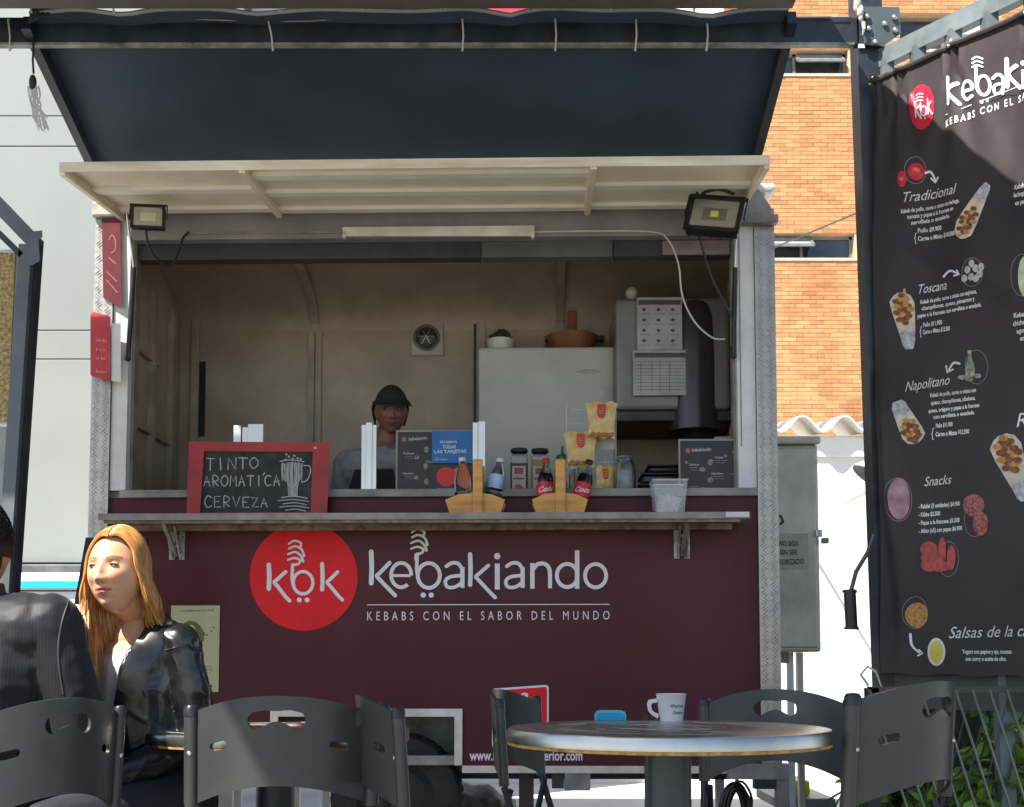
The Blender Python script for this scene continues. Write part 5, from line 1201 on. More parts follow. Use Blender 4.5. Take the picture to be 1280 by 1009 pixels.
x = on(727, .16); t = thing('glass_tumbler', 'glass tumbler of purple napkins behind the right caddy', 'tumbler', (x - .05, .14, SZ), TF)
part('tumbler', MB().lathe([(0, 0), (.036, 0), (.042, .13), (.039, .13), (.033, .01), (0, .01)], (x - .05, .14, SZ), 28), mat('clear glass', (0, 0, 0)), t, smooth=True)
part('napkins', MB().box((x - .075, .12, SZ + .012), (x - .025, .155, SZ + .11), .006), mat('purple paper', (.20, .09, .14), .7), t)
# wire rack with snack bags
rk = thing('wire_rack', 'white wire display rack standing on the sill with snack bags clipped on', 'rack', (on(740, .14), .14, SZ), TF)
wm = MB(); wl = lambda pts, r=.0018: wm.tube([T(x, y, .14) for x, y in pts], r, 5)
wl([(708, 616), (708, 505), (770, 505), (770, 616)]); wl([(708, 530), (770, 530)], .0013); wl([(708, 543), (770, 543)]); wl([(713, 512), (770, 512)], .001); wl([(708, 578), (770, 578)], .0013)
for x, y in ((720, 488), (724, 488), (752, 488), (756, 488), (716, 512), (720, 512), (724, 533), (728, 533), (752, 533), (756, 533), (722, 574), (726, 574), (757, 575), (761, 575)): wm.tube([T(x, y, .138), T(x, y + 5, .13), T(x, y + 5, .10)], .0012, 4)
part('wires', wm, mat('white coated wire', (.62, .62, .58), .4), rk)
part('price_card', slab(MB(), 742, 545, 769, 562, .145, .147), mat('grey price card', (.34, .33, .30), .6), rk)
chip = mat('golden snack bag', (.72, .54, .24), .3, col2=(.55, .33, .09), vs=30)
for i, (cx, y0, y1, wt, wb, lab) in enumerate(((752, 503, 548, 20, 17, 'yellow snack bag with red label hanging top right on the wire rack'), (726, 540, 583, 22, 17, 'yellow snack bag with red label hanging at left on the wire rack'), (757, 582, 614, 13, 14, 'small beige snack bag at the foot of the wire rack'))):
    d0 = .10 + .012 * i
    t = thing('snack_bag', lab, 'snack bag', T(cx, (y0 + y1) / 2, d0), TF, 'snack bags on the wire rack')
    v = []; f = []; NN = 12
    for side in (0, 1):
        for a in range(NN + 1):
            for b_ in range(NN + 1):
                u, w_ = a / NN, b_ / NN; wd = wt + (wb - wt) * w_ - 4 * math.sin(w_ * math.pi) * .5
                th = .016 * (math.sin(math.pi * u) * math.sin(math.pi * w_)) ** .6 + .002 * math.sin(u * 21 + w_ * 9) * math.sin(math.pi * u) + .0005
                zz = 1.5 * math.sin(u * 14 + i)
                v.append(T(cx + (u - .5) * 2 * wd, y0 + (y1 - y0) * w_ + (zz if b_ in (0, NN) else 0), d0 + (th if side else -th)))
    n1 = (NN + 1) ** 2
    for side in (0, 1):
        for a in range(NN):
            for b_ in range(NN):
                q_ = side * n1 + a * (NN + 1) + b_; ff = (q_, q_ + 1, q_ + NN + 2, q_ + NN + 1); f.append(ff if side == 0 else tuple(reversed(ff)))
    part('pouch', MB().add(v, f), chip, t, smooth=True)
    Sf = lambda x, y, o_: T(x, y, d0 - .0185 - o_)
    lb_ = part('label', poly(MB(), [(cx - 5, y0 + 2), (cx + 5, y0 + 2), (cx + 5, y0 + 15), (cx + 3, y0 + 19), (cx, y0 + 20.5), (cx - 3, y0 + 19), (cx - 5, y0 + 15)] if i < 2 else [(cx - 3.5, y0 + 4), (cx + 3.5, y0 + 4), (cx + 3.5, y0 + 15), (cx, y0 + 18), (cx - 3.5, y0 + 15)], Sf, .001), mat('red bag label', (.52, .04, .02), .4), t)
    k_ = MB()
    for y in (y0 + 8, y0 + 11, y0 + 14): scribble(k_, (cx - 3, y), (cx + 3, y), 1.6, Sf, .0016)
    part('label_print', k_, mat('cream label print', (.6, .5, .3), .5), lb_)
    if i < 2: 
        cb_ = MB(); 
        for k in range(9): cb_.ball(T(cx - 14 + k * 3.4, y1 - 3 - 3 * math.sin(k * 1.7) ** 2, d0 - .012), (.010, .006, .009), 5)
        part('contents', cb_, mat('brown crisps', (.34, .17, .04), .5), t, smooth=True)
# plastic tub of napkins at right of the shelf
x = T(836, 640, ys_c).x; t = thing('plastic_tub', 'translucent plastic tub with folded napkins on the shelf, right end', 'tub', (x, ys_c, SH), TF)
tubm = mat('frosted plastic', (.72, .74, .76), .3, var=.04, alpha=.22)
hT = T(836, 602, ys_c).z - SH
def ringbox(w0, w1, z0, z1, th): 
    m_ = MB(); o0, o1 = w0, w1
    for s_ in ((1, 0), (-1, 0), (0, 1), (0, -1)):
        if s_[0]: v = [(s_[0] * o0, -o0, z0), (s_[0] * o0, o0, z0), (s_[0] * o1, o1, z1), (s_[0] * o1, -o1, z1)]; v += [(p[0] - s_[0] * th, p[1], p[2]) for p in v]
        else: v = [(-o0, s_[1] * o0, z0), (o0, s_[1] * o0, z0), (o1, s_[1] * o1, z1), (-o1, s_[1] * o1, z1)]; v += [(p[0], p[1] - s_[1] * th, p[2]) for p in v]
        m_.add(v, [(0, 1, 2, 3), (7, 6, 5, 4), (0, 4, 5, 1), (1, 5, 6, 2), (2, 6, 7, 3), (3, 7, 4, 0)])
    return m_
part('wall', ringbox(.058, .072, .0, hT, .0015).xf(Matrix.Translation((x, ys_c, SH))), tubm, t)
part('rim', ringbox(.0725, .0765, hT - .006, hT, .003).xf(Matrix.Translation((x, ys_c, SH))), mat('white rim plastic', (.70, .71, .72), .35), t)
part('base', MB().box((x - .057, ys_c - .057, SH), (x + .057, ys_c + .057, SH + .003)), tubm, t)
nk = MB(); rr = random.Random(4)
for k in range(9): a = rr.uniform(-.25, .25); nk.beam((x - .01 + rr.uniform(-.012, .02), ys_c - .035 + k * .009, SH + .006), (x + .0 + rr.uniform(-.015, .02), ys_c - .035 + k * .009 + a * .02, SH + .072 + rr.uniform(0, .014)), .07, .003, (0, 1, 0))
part('napkins', nk, mat('printed napkin', (.80, .77, .75), .7, col2=(.5, .44, .44), vs=60), t)
# ------------------------------------------------------------------ folding chairs
chair_m = mat('dark grey chair plastic', (.031, .036, .037), .34, var=.15, vs=5, bump=.06, bs=240, spec=.55, col2=(.044, .047, .045), rvar=.35)
leg_m = mat('black chair tube', (.020, .022, .026), .35, .2)
def shape_sdf(x, z):
    """<0 inside the backrest sheet (flat, metres; z from panel bottom)"""
    topz = .252 - .040 * (abs(x) / .2) ** 2.2; botz = .045 - .05 * (abs(x) / .2) ** 2 * 1.0
    d = max(abs(x) - .2, z - topz, botz - z)
    cx = max(0, .05 - (.2 - abs(x))); cz = max(0, .0)
    # bean shaped handle slot
    t_ = max(-.045, min(.045, x)); zc = .205 - 5.5 * t_ * t_ * .9
    d = max(d, .0165 - .004 * math.cos(t_ * 70) - math.hypot(x - t_, z - zc))
    for s_ in (-1, 1):
        xx = x - s_ * .137; t2 = max(-.012, min(.012, xx)); d = max(d, .0095 - math.hypot(xx - t2, z - .135 - t2 * .25 * -s_))
    return d
def back_mesh():
    NX_, NZ_ = 74, 54; hx = .404 / NX_; hz_ = .27 / NZ_
    vid = {}; V = []; Fc = []
    def vert(i, j):
        if (i, j) in vid: return vid[(i, j)]
        x = -.202 + i * hx; z = -.01 + j * hz_
        for _ in range(3):
            d = shape_sdf(x, z)
            pass
        vid[(i, j)] = len(V); V.append((x, z)); return vid[(i, j)]
    for i in range(NX_):
        for j in range(NZ_):
            x = -.202 + (i + .5) * hx; z = -.01 + (j + .5) * hz_
            if shape_sdf(x, z) < .0: Fc.append((vert(i, j), vert(i + 1, j), vert(i + 1, j + 1), vert(i, j + 1)))
    cnt = {}
    for q_ in Fc:
        for a_, b_ in zip(q_, q_[1:] + q_[:1]): k_ = (min(a_, b_), max(a_, b_)); cnt[k_] = cnt.get(k_, 0) + 1
    for i in {i for k_, c_ in cnt.items() if c_ == 1 for i in k_}:
        x, z = V[i]
        for _ in range(5):
            d = shape_sdf(x, z); e = 1e-4; ga = (shape_sdf(x + e, z) - shape_sdf(x - e, z)) / (2 * e); gb = (shape_sdf(x, z + e) - shape_sdf(x, z - e)) / (2 * e); g2 = max(.2, ga * ga + gb * gb)
            x -= max(-.003, min(.003, d * ga / g2)); z -= max(-.003, min(.003, d * gb / g2))
        V[i] = (x, z)
    bm = bmesh.new(); SAG = .088
    def bend(x, z): y = -SAG * (1 - (x / .2) ** 2) ; return (x, y - .07 * (z - .12), z)
    bv = [bm.verts.new(bend(*p)) for p in V]
    for f_ in Fc:
        try: bm.faces.new([bv[i] for i in f_])
        except ValueError: pass
    bm.normal_update(); bmesh.ops.recalc_face_normals(bm, faces=bm.faces)
    bmesh.ops.solidify(bm, geom=bm.faces[:], thickness=.009)
    return bm
PZ = .555     # height of the backrest's lower corners
def build_chair():
    t = thing('folding_chair', 'x', 'chair')
    bk_ = MB().bm(back_mesh()); bk_.xf(Matrix.Translation((0, 0, PZ)))
    part('backrest', bk_, chair_m, t, smooth=True)
    for s_ in (-1, 1):
        x = s_ * .207
        l = part('rear_post', MB().tube([(x, .009, PZ - .01), (x, .001, PZ + .10), (x, -.007, PZ + .212)], .0165, 16), chair_m, t, smooth=True)
        part('post_cap', MB().lathe([(.0175, -.012), (.0175, .006), (.013, .013), (0, .015)], (x, -.007, PZ + .215), 16), leg_m, l, smooth=True)
        part('rivet', MB().ball((x + s_ * .001, -.0165, PZ + .115), (.006, .003, .006), 6), alu, l, smooth=True)
        part('leg', MB().tube([(x, .009, PZ - .011), (x, .10, .30), (x * 1.03, .30, .0)], .0115, 12), leg_m, t, smooth=True)
        part('leg', MB().tube([(x * .93, .026, PZ - .02), (x * .93, -.04, .30), (x * .96, -.10, .0)], .0105, 12), leg_m, t, smooth=True)
    part('seat', MB().box((-.19, .03, .43), (.19, .42, .452), .012), chair_m, t)
    part('crossbar', MB().tube([(-.19, -.06, .3), (.19, -.06, .3)], .008, 8), leg_m, t)
    return t
proto = build_chair(); used = [False]
def place_chair(label, n, f_, sz=1., grp='dark folding chairs round the tables'):
    """n, f_: where the two rear posts stand (left one first, as the sitter's back is seen)"""
    n, f_ = Vector((*n, 0)), Vector((*f_, 0)); d = f_ - n; yaw = math.atan2(d.y, d.x)
    c_ = proto if not used[0] else copy_tree(proto); used[0] = True
    k_ = min(1.05, max(.86, d.length / .414))
    c_.matrix_world = Matrix.Translation((n + f_) / 2) @ Matrix.Rotation(yaw, 4, 'Z') @ Matrix.Diagonal((k_, k_, sz, 1))
    props(c_, label, 'chair', grp); return c_
def gx(px, Y): return (px - 640) / F * Y
place_chair('dark folding chair seen square from behind, in the middle left of the photo', (gx(242, 2.86), 2.86), (gx(466, 2.88), 2.88))
place_chair('bluish lit folding chair behind the man in the dark suit, at the left edge', (gx(-33, 2.5), 2.52), (gx(141, 2.76), 2.80))
place_chair('folding chair seen side-on just right of the square-on one', (gx(484, 3.12), 3.10), (gx(502, 2.72), 2.72))
place_chair('small folding chair seen side-on in front of the red plate', (gx(673, 3.70), 3.68), (gx(627, 3.36), 3.34))
place_chair('dark blue folding chair across the right table, facing the camera', (gx(1052, 3.46), 3.40), (gx(880, 3.46), 3.48))
place_chair('olive grey folding chair nearest at the right, beside the leafy fence', (gx(1050, 2.58) - .022, 2.53), (gx(1195, 2.88), 2.90), 1.045)
place_chair('folding chair the blonde woman sits on', (gx(262, 3.5), 3.42), (gx(180, 3.6), 3.72))

# ------------------------------------------------------------------ tables
steel = mat('brushed steel top', (.56, .54, .50), .30, 1, var=.14, vs=5, bump=.03, bs=60, col2=(.40, .39, .36))
ped = mat('blue grey pedestal', (.035, .05, .062), .38, .1, var=.1)
def table(label, c, r, z, seed):
    t = thing('round_table', label, 'table', (c[0], c[1], 0), group='round steel topped tables'); th = .030
    part('top', MB().lathe([(0, z), (r * .5, z), (r - .012, z), (r - .004, z - .002), (r, z - .008), (r, z - th)], (c[0], c[1], 0), 96), steel, t, smooth=True)
    sc_ = MB(); rr = random.Random(seed)
    for k in range(26):
        rr_ = rr.uniform(.06, r - .03); a0 = rr.uniform(0, 6.28); L = rr.uniform(.5, 3)
        sc_.tube([(c[0] + rr_ * math.cos(a0 + L * i / 14), c[1] + rr_ * math.sin(a0 + L * i / 14), z + .00005) for i in range(15)], .0005, 4)
    part('scratch', sc_, mat('bright scratch', (.6, .58, .5), .4, .6), t, kind='stuff')
    part('board_edge', MB().lathe([(r - .001, z - th - .0005), (r - .002, z - th - .007), (r - .03, z - th - .010), (0, z - th - .013)], (c[0], c[1], 0), 96), mat('raw board edge', (.42, .24, .07), .75, var=.3, vs=34, bump=.3, bs=90), t, smooth=True)
    part('pedestal', MB().lathe([(.052, z - th - .0135), (.052, .03)], (c[0], c[1], 0), 32), ped, t, smooth=True)
    part('base', MB().lathe([(.052, .05), (.2, .03), (.24, .012), (.24, 0)], (c[0], c[1], 0), 40), ped, t, smooth=True)
    return t
table('round steel topped table with brown board edge at the right, white cup on it', (gx(833, 2.70), 2.70), .36, .74, 1)
table('round steel topped table at the left, mostly hidden behind the square-on chair', (gx(347, 3.32), 3.32), .365, .705, 2)
# cup
cz = .7402; cc = (gx(838, 2.98), 2.98)
cu = thing('paper_cup', 'white cup with a folded handle and dark script at the back of the right table', 'cup', (cc[0], cc[1], cz))
cupm = mat('white card cup', (.78, .77, .74), .5, var=.03)
part('cup', MB().lathe([(0, 0), (.028, 0), (.0365, .064), (.038, .066), (.0365, .067), (.035, .064), (.027, .003), (0, .003)], (*cc, cz), 32), cupm, cu, smooth=True)
hd = MB(); hp = [(-.033, .056), (-.056, .052), (-.060, .044), (-.058, .026), (-.050, .016), (-.034, .006)]; hi_ = [(-.036, .046), (-.048, .044), (-.051, .038), (-.049, .028), (-.043, .022), (-.032, .018)]
for i in range(5): hd.prism([hp[i], hp[i + 1], hi_[i + 1], hi_[i]], -.004, .004, lambda x, z, y: (cc[0] + x, cc[1] + y - .006, cz + z))
part('handle', hd, cupm, cu)
def Cuf(u, v_, o_): a = -math.pi / 2 + u; r_ = .0285 + .0080 * (v_ / .064) + .0006 + o_; return Vector((cc[0] + r_ * math.cos(a), cc[1] + r_ * math.sin(a), cz + v_))
k_ = MB(); CF = lambda x, y, o_: Cuf(x, -y, o_)
text(k_, 'Wayfruits', (-.15, -.034), (.95, -.034), .009, CF, .0003, 0, .4); text(k_, 'Company', (-.02, -.018), (.95, -.018), .009, CF, .0003, 0, .4)
part('script', k_, mat('dark script ink', (.05, .05, .05), .6), cu)
# blue holder behind the table
bh = thing('blue_holder', 'small bright blue rounded holder behind the rim of the right table', 'holder', (gx(763, 3.15), 3.15, .7))
Y_ = 3.02
def rr2(x0, y0, x1, y1, r): return [(x0, y1), (x0, y0 + r), (x0 + r * .3, y0 + r * .3), (x0 + r, y0), (x1 - r, y0), (x1 - r * .3, y0 + r * .3), (x1, y0 + r), (x1, y1)]
part('shell', MB().prism(rr2(743, 888, 782, 903.5, 6), Y_, Y_ + .02, lambda x, y, d: (gx(x, Y_), d, max(.7403, P(x, y, Y_).z))), mat('light blue rim', (.10, .50, .62), .4), bh)
part('inset', MB().prism(rr2(746, 891, 779, 902.5, 4.5), Y_ - .003, Y_ - .0005, lambda x, y, d: (gx(x, Y_), d, max(.7405, P(x, y, Y_).z))), mat('bright blue plastic', (.01, .36, .60), .4), bh)
ch_ = thing('small_clip', 'small dark clip lying at the back of the table left of the cup', 'clip', (gx(805, 3.0), 3.0, .7402))
part('loop', MB().tube([(gx(802 + i, 3.0), 3.0, .7415 + .010 * abs(math.sin(i * .5))) for i in range(0, 17)], .0022, 5), black, ch_)

# ------------------------------------------------------------------ under and beyond the trailer
cbn = thing('cable_bundle', 'coiled bundle of black cables hanging under the trailer at right', 'cables', T(922, 990, .05), TF)
st = MB(); rr = random.Random(8)
for k in range(11):
    cx = 921 + rr.uniform(-5, 5); w_ = rr.uniform(8, 17); hh = rr.uniform(38, 60); y0 = 980 + rr.uniform(-4, 6)
    st.tube([T(cx + w_ * math.sin(a) * (1.1 - .3 * math.cos(a)), y0 + hh * (1 - math.cos(a)) / 2, .03 + .01 * math.sin(k)) for a in np.linspace(0, 6.28, 20)], .006, 6)
part('coil', st, mat('black cable sheath', (.018, .016, .018), .4), cbn, smooth=True)
part('hook', MB().tube([T(921, 972, .04), T(921, 984, .04)], .008), alu_dull, cbn)
yc = thing('yellow_crate', 'bright yellow crate on a grey trolley under the trailer end at right', 'crate', (P(1000, 985, 6.2).x, 6.2, .2))
a, b = P(986, 976, 6.2), P(1013, 995, 6.2); ym = mat('yellow plastic', (.78, .72, .01), .45)
part('crate', MB().box((a.x, 6.2, b.z), (b.x, 6.5, a.z), .01), ym, yc)
for k in range(5): part('crate_rib', MB().box((a.x + .01 + k * .022, 6.19, b.z + .01), (a.x + .016 + k * .022, 6.199, a.z - .01)), ym, yc)
part('tray', MB().box((P(950, 1, 6.2).x, 6.1, b.z - .05), (P(1020, 1, 6.2).x, 6.6, b.z - .002), .005), mat('grey trolley steel', (.20, .21, .19), .5, .3), yc)
for x in (P(956, 1, 6.2).x, P(1012, 1, 6.2).x): part('leg', MB().box((x, 6.15, 0), (x + .03, 6.2, b.z - .051)), mat('grey trolley steel', (0, 0, 0)), yc)
gb = thing('grey_bag', 'crumpled grey brown bag lying on the ground under the trailer', 'bag', (P(605, 1000, 6.4).x, 6.4, 0))
bm = bmesh.new(); bmesh.ops.create_icosphere(bm, subdivisions=4, radius=1)
for v_ in bm.verts:
    n_ = noise.noise(v_.co * 1.7) * .35 + abs(noise.noise(v_.co * 4)) * .18; v_.co *= 1 + n_; v_.co.z = max(v_.co.z, -.55)
part('bag', MB().bm(bm, Matrix.Translation((P(603, 1000, 6.4).x, 6.4, .1)) @ Matrix.Rotation(.5, 4, 'Y') @ Matrix.Diagonal((.19, .2, .13, 1))), mat('grey brown sack', (.26, .24, .19), .8, var=.25, vs=12, bump=.2), gb, smooth=True)
for i, x in enumerate((300, 372, 410)):
    t = thing('pale_post', ('left', 'middle', 'right')[i] + ' of three pale posts seen below the square-on chair', 'post', (gx(x, 6.6), 6.6, 0), group='pale posts behind the left table')
    part('post', MB().box((gx(x, 6.6) - .02, 6.6, 0), (gx(x, 6.6) + .02, 6.64, .75)), white_pt, t)
    part('foot', MB().box((gx(x, 6.6) - .05, 6.55, 0), (gx(x, 6.6) + .05, 6.69, .02)), white_pt, t)

# ------------------------------------------------------------------ leafy planter behind a wire fence at lower right
leaf_m = mat('green leaf', (.24, .42, .05), .40, var=.25, vs=14, island=.35, col2=(.13, .28, .03))
pl = thing('leafy_shrub', 'bright green leafy shrub behind the wire fence at the lower right', 'shrub', (2.05, 4.4, 0))
rr = random.Random(21)
def leaf_mesh(nm):
    m_ = MB(); pts = [(0, 0, 0), (.35, .32, .05), (.7, .34, .04), (1.0, 0, -.06), (.7, -.34, .04), (.35, -.32, .05), (.5, 0, -.03)]
    m_.add([(x, y, z) for x, y, z in pts], [(0, 1, 6), (1, 2, 6), (2, 3, 6), (3, 4, 6), (4, 5, 6), (5, 0, 6)])
    o_ = len(m_.v); m_.add([(x, y, z - .015) for x, y, z in pts], [(6, 1, 0), (6, 2, 1), (6, 3, 2), (6, 4, 3), (6, 5, 4), (6, 0, 5)])
    return mesh_from(m_, nm, leaf_m, fix=False)
lm_ = leaf_mesh('leaf'); stems = MB(); leaves = []
def shrub_pos():
    while True:
        px = rr.uniform(1060, 1330); py = rr.uniform(868, 1080)
        if px < 1200 and py < 960: continue
        return px, py
for k in range(80):
    px0 = rr.uniform(1060, 1340); Y = rr.uniform(4.05, 4.6); x = gx(px0, Y); ztop_ = P(px0, rr.uniform(872, 980), Y).z
    if px0 < 1190: ztop_ = min(ztop_, P(px0, 968, Y).z)
    pts = [Vector((x, Y, 0))]; 
    for j in range(1, 9): pts.append(Vector((x + .05 * math.sin(j * .9 + k) , Y + .04 * math.cos(j * 1.3 + k), ztop_ * j / 8)))
    stems.tube(pts, [.006] * 5 + [.004] * 4, 5)
    for j in range(2, 9):
        for s_ in range(2):
            if pts[j].z < .36: continue
            leaves.append((pts[j] + Vector((rr.uniform(-.02, .02), rr.uniform(-.03, .03), rr.uniform(-.02, .02))), rr.uniform(.05, .09)))
part('stem', stems, mat('shrub stem', (.08, .07, .03), .7), pl)
leaves.sort(key=lambda q_: q_[0].y); lo_, rest = leaves[:296], leaves[296:]
lf = MB()
for i, (p_, s_) in enumerate(leaves):
    M_l = Matrix.Translation(p_) @ Euler((rr.uniform(-.5, .5), rr.uniform(-.2, 1.3), rr.uniform(0, 6.28))).to_matrix().to_4x4() @ Matrix.Rotation(rr.uniform(-1, 1), 4, 'X') @ Matrix.Scale(s_, 4)
    if i < 296:
        o = bpy.data.objects.new('leaf', lm_); COL.objects.link(o); o.parent = pl; o.matrix_local = Matrix.Translation((-2.05, -4.4, 0)) @ M_l
    else: lf.add([M_l @ v_.co for v_ in lm_.vertices], [tuple(p.vertices) for p in lm_.polygons])
if rest: part('inner_foliage', lf, leaf_m, pl, kind='stuff', fix=False)
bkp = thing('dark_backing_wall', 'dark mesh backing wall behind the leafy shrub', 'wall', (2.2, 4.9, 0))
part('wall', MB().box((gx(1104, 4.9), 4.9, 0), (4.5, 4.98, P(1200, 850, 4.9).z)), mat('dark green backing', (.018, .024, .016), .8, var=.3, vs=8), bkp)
fnc = thing('wire_fence', 'slanting wire fence in front of the leafy shrub, below the banner', 'fence', (gx(1230, 3.95), 3.95, 0))
fyw = lambda px: 3.9
for k in range(16):
    px = 1105 + k * 21.5; a = P(px - 18, 862, 3.92); b = P(px + 38, 1040, 3.92); d = (b - a); b2 = a + d * ((a.z - .02) / (a.z - b.z))
    part('wire', MB().tube([a, b2], .0042, 6), mat('galvanised wire', (.22, .23, .21), .4, .6), fnc)
for k in range(14):
    px = 1130 + k * 24; a = P(px + 12, 862, 3.935); b = P(px - 32, 1040, 3.935); d = (b - a); b2 = a + d * ((a.z - .02) / (a.z - b.z))
    part('cross_wire', MB().tube([a, b2], .0026, 5), mat('dark thin wire', (.06, .065, .055), .5, .4), fnc)
part('rail', MB().beam(P(1085, 862, 3.93), P(1480, 862, 3.93), .02, .02), mat('dark thin wire', (0, 0, 0)), fnc)
for px in (1088, 1478): part('fence_post', MB().box((gx(px, 3.93) - .02, 3.92, 0), (gx(px, 3.93) + .02, 3.95, P(px, 860, 3.93).z)), dark, fnc)
# ------------------------------------------------------------------ people: one continuous voxel-remeshed body each, clothing as children
def remesh(mb, vox, smooth=2, noisef=None):
    me = bpy.data.meshes.new('r'); me.from_pydata(mb.v, [], mb.f)
    o = bpy.data.objects.new('r', me); COL.objects.link(o)
    m_ = o.modifiers.new('r', 'REMESH'); m_.mode = 'VOXEL'; m_.voxel_size = vox; m_.use_smooth_shade = True
    if smooth: s_ = o.modifiers.new('s', 'SMOOTH'); s_.iterations = smooth; s_.factor = .5
    dg = bpy.context.evaluated_depsgraph_get(); r_ = bpy.data.meshes.new_from_object(o.evaluated_get(dg), depsgraph=dg)
    bpy.data.objects.remove(o); bpy.data.meshes.remove(me)
    n_ = len(r_.vertices); co = np.empty(n_ * 3); r_.vertices.foreach_get('co', co); co = co.reshape(-1, 3)
    if noisef is not None:
        no = np.empty(n_ * 3); r_.vertices.foreach_get('normal', no); no = no.reshape(-1, 3)
        co = co + no * noisef(co)[:, None]; r_.vertices.foreach_set('co', co.ravel()); r_.update()
    return r_, co
def link_mesh(name, me, m, parent):
    me.name = name; me.materials.clear(); me.materials.append(m); me.polygons.foreach_set('use_smooth', [True] * len(me.polygons))
    o = bpy.data.objects.new(name, me); COL.objects.link(o); o.parent = parent; return o
def tone(me, cols):
    a = me.color_attributes.new('tone', 'FLOAT_COLOR', 'POINT'); a.data.foreach_set('color', np.concatenate([cols, np.ones((len(cols), 1))], 1).astype(np.float32).ravel())
G2 = lambda x, z, cx, cz, sx, sz: np.exp(-((x - cx) / sx) ** 2 - ((z - cz) / sz) ** 2)
def head_mb(M, k=1., smile=.5):
    """head centred between ears; face towards local -y; M places it"""
    nu, nv = 150, 110; u = np.linspace(0, 2 * np.pi, nu, endpoint=False); v = np.linspace(0.02, np.pi - .02, nv)
    U, V_ = np.meshgrid(u, v); x = np.sin(V_) * np.cos(U); y = np.sin(V_) * np.sin(U); z = np.cos(V_)
    t = np.clip(-z, 0, 1)
    X_ = .0765 * x * (1 - .29 * t ** 1.9); Y = np.where(y > 0, .098, .088) * y; Zz = .118 * z
    Y = np.where((y > 0) & (z < -.15), Y * (1 - .62 * np.clip((-z - .15), 0, 1)), Y)
    Y = np.where((y < 0), Y * (1 - .10 * t ** 2) , Y)
    f = y < 0; w = np.clip(-y * 2.2, 0, 1) * f
    ridge = np.interp(Zz, [-.046, -.040, -.031, -.024, .0, .018, .03], [0, .006, .021, .0205, .012, .004, 0])
    D = ridge * np.exp(-(X_ / (.0088 + .004 * (Zz < -.02))) ** 2)
    D += .0085 * (G2(X_, Zz, .0125, -.033, .0065, .007) + G2(X_, Zz, -.0125, -.033, .0065, .007))
    for s in (-1, 1):
        D += -.0105 * G2(X_, Zz, s * .031, .010, .018, .0115) + .0045 * G2(X_, Zz, s * .031, .008, .0125, .0065)
        D += .0045 * G2(X_, Zz, s * .030, .031, .022, .008) + .0075 * G2(X_, Zz, s * .040, -.022, .018, .018)
        D += -.003 * G2(X_, Zz, s * (.026 + .006 * smile), -.045, .006, .014)
        D += .002 * G2(X_, Zz, s * .031, .002, .013, .003)
    D += .0075 * G2(X_, Zz, 0, -.0545, .019, .0048) + .0085 * G2(X_, Zz, 0, -.0665, .0165, .0055) - .0055 * G2(X_, Zz, 0, -.0605, .022, .0018)
    D += .0035 * G2(X_, Zz, 0, -.060, .03, .016) - .0035 * G2(X_, Zz, 0, -.080, .018, .005) + .0105 * G2(X_, Zz, 0, -.097, .020, .014)
    D += .003 * G2(X_, Zz, 0, .06, .05, .03)
    Y = Y - D * w
    vs_ = np.stack([X_, Y, Zz], -1).reshape(-1, 3) * k; fs = []
    for j in range(nv - 1):
        for i in range(nu): a = j * nu + i; b = j * nu + (i + 1) % nu; fs.append((a, b, b + nu, a + nu))
    fs.append(tuple(range(nu))); fs.append(tuple((nv - 1) * nu + i for i in range(nu - 1, -1, -1)))
    mb = MB().add([Vector(q_) for q_ in vs_], fs)
    for s in (-1, 1):
        bm = bmesh.new(); bmesh.ops.create_uvsphere(bm, u_segments=16, v_segments=10, radius=1)
        mb.bm(bm, Matrix.Translation((s * .074 * k, .012 * k, -.008 * k)) @ Matrix.Rotation(s * .35, 4, 'Z') @ Matrix.Diagonal((.007 * k, .017 * k, .031 * k, 1)))
    return mb.xf(M)
def hand(mb, wrist, direc, palm_n, s=1., curl=.5, thumb=1):
    """palm + four fingers + thumb as tapered chains, grown from the wrist"""
    d = Vector(direc).normalized(); n = Vector(palm_n); n = (n - d * n.dot(d)).normalized(); a = d.cross(n) * thumb; w = Vector(wrist)
    mb.cap(w, .024 * s, w + d * .02 * s, .022 * s)
    for i, (o_, L) in enumerate(((.027, .068), (.010, .077), (-.008, .072), (-.025, .056))):
        b0 = w + d * .025 * s + a * o_ * .6 * s; k0 = w + d * .088 * s + a * o_ * s
        mb.cap(b0, .013 * s, k0, .0105 * s); p_ = k0; dd = d.copy()
        for j, fr in enumerate((.45, .32, .23)):
            dd = (dd + n * curl * (.35 + .25 * j)).normalized(); q_ = p_ + dd * L * fr * s; mb.cap(p_, (.0092 - j * .0008) * s, q_, (.0085 - j * .0009) * s, 10); p_ = q_
    p_ = w + d * .03 * s + a * .022 * s; dd = (d * .75 + a * .75 + n * .25).normalized()
    for j, L in enumerate((.036, .030, .024)):
        q_ = p_ + dd * L * s; mb.cap(p_, (.0125 - j * .0016) * s, q_, (.0110 - j * .0016) * s, 10); p_ = q_; dd = (dd + d * .35 + n * curl * .3).normalized()
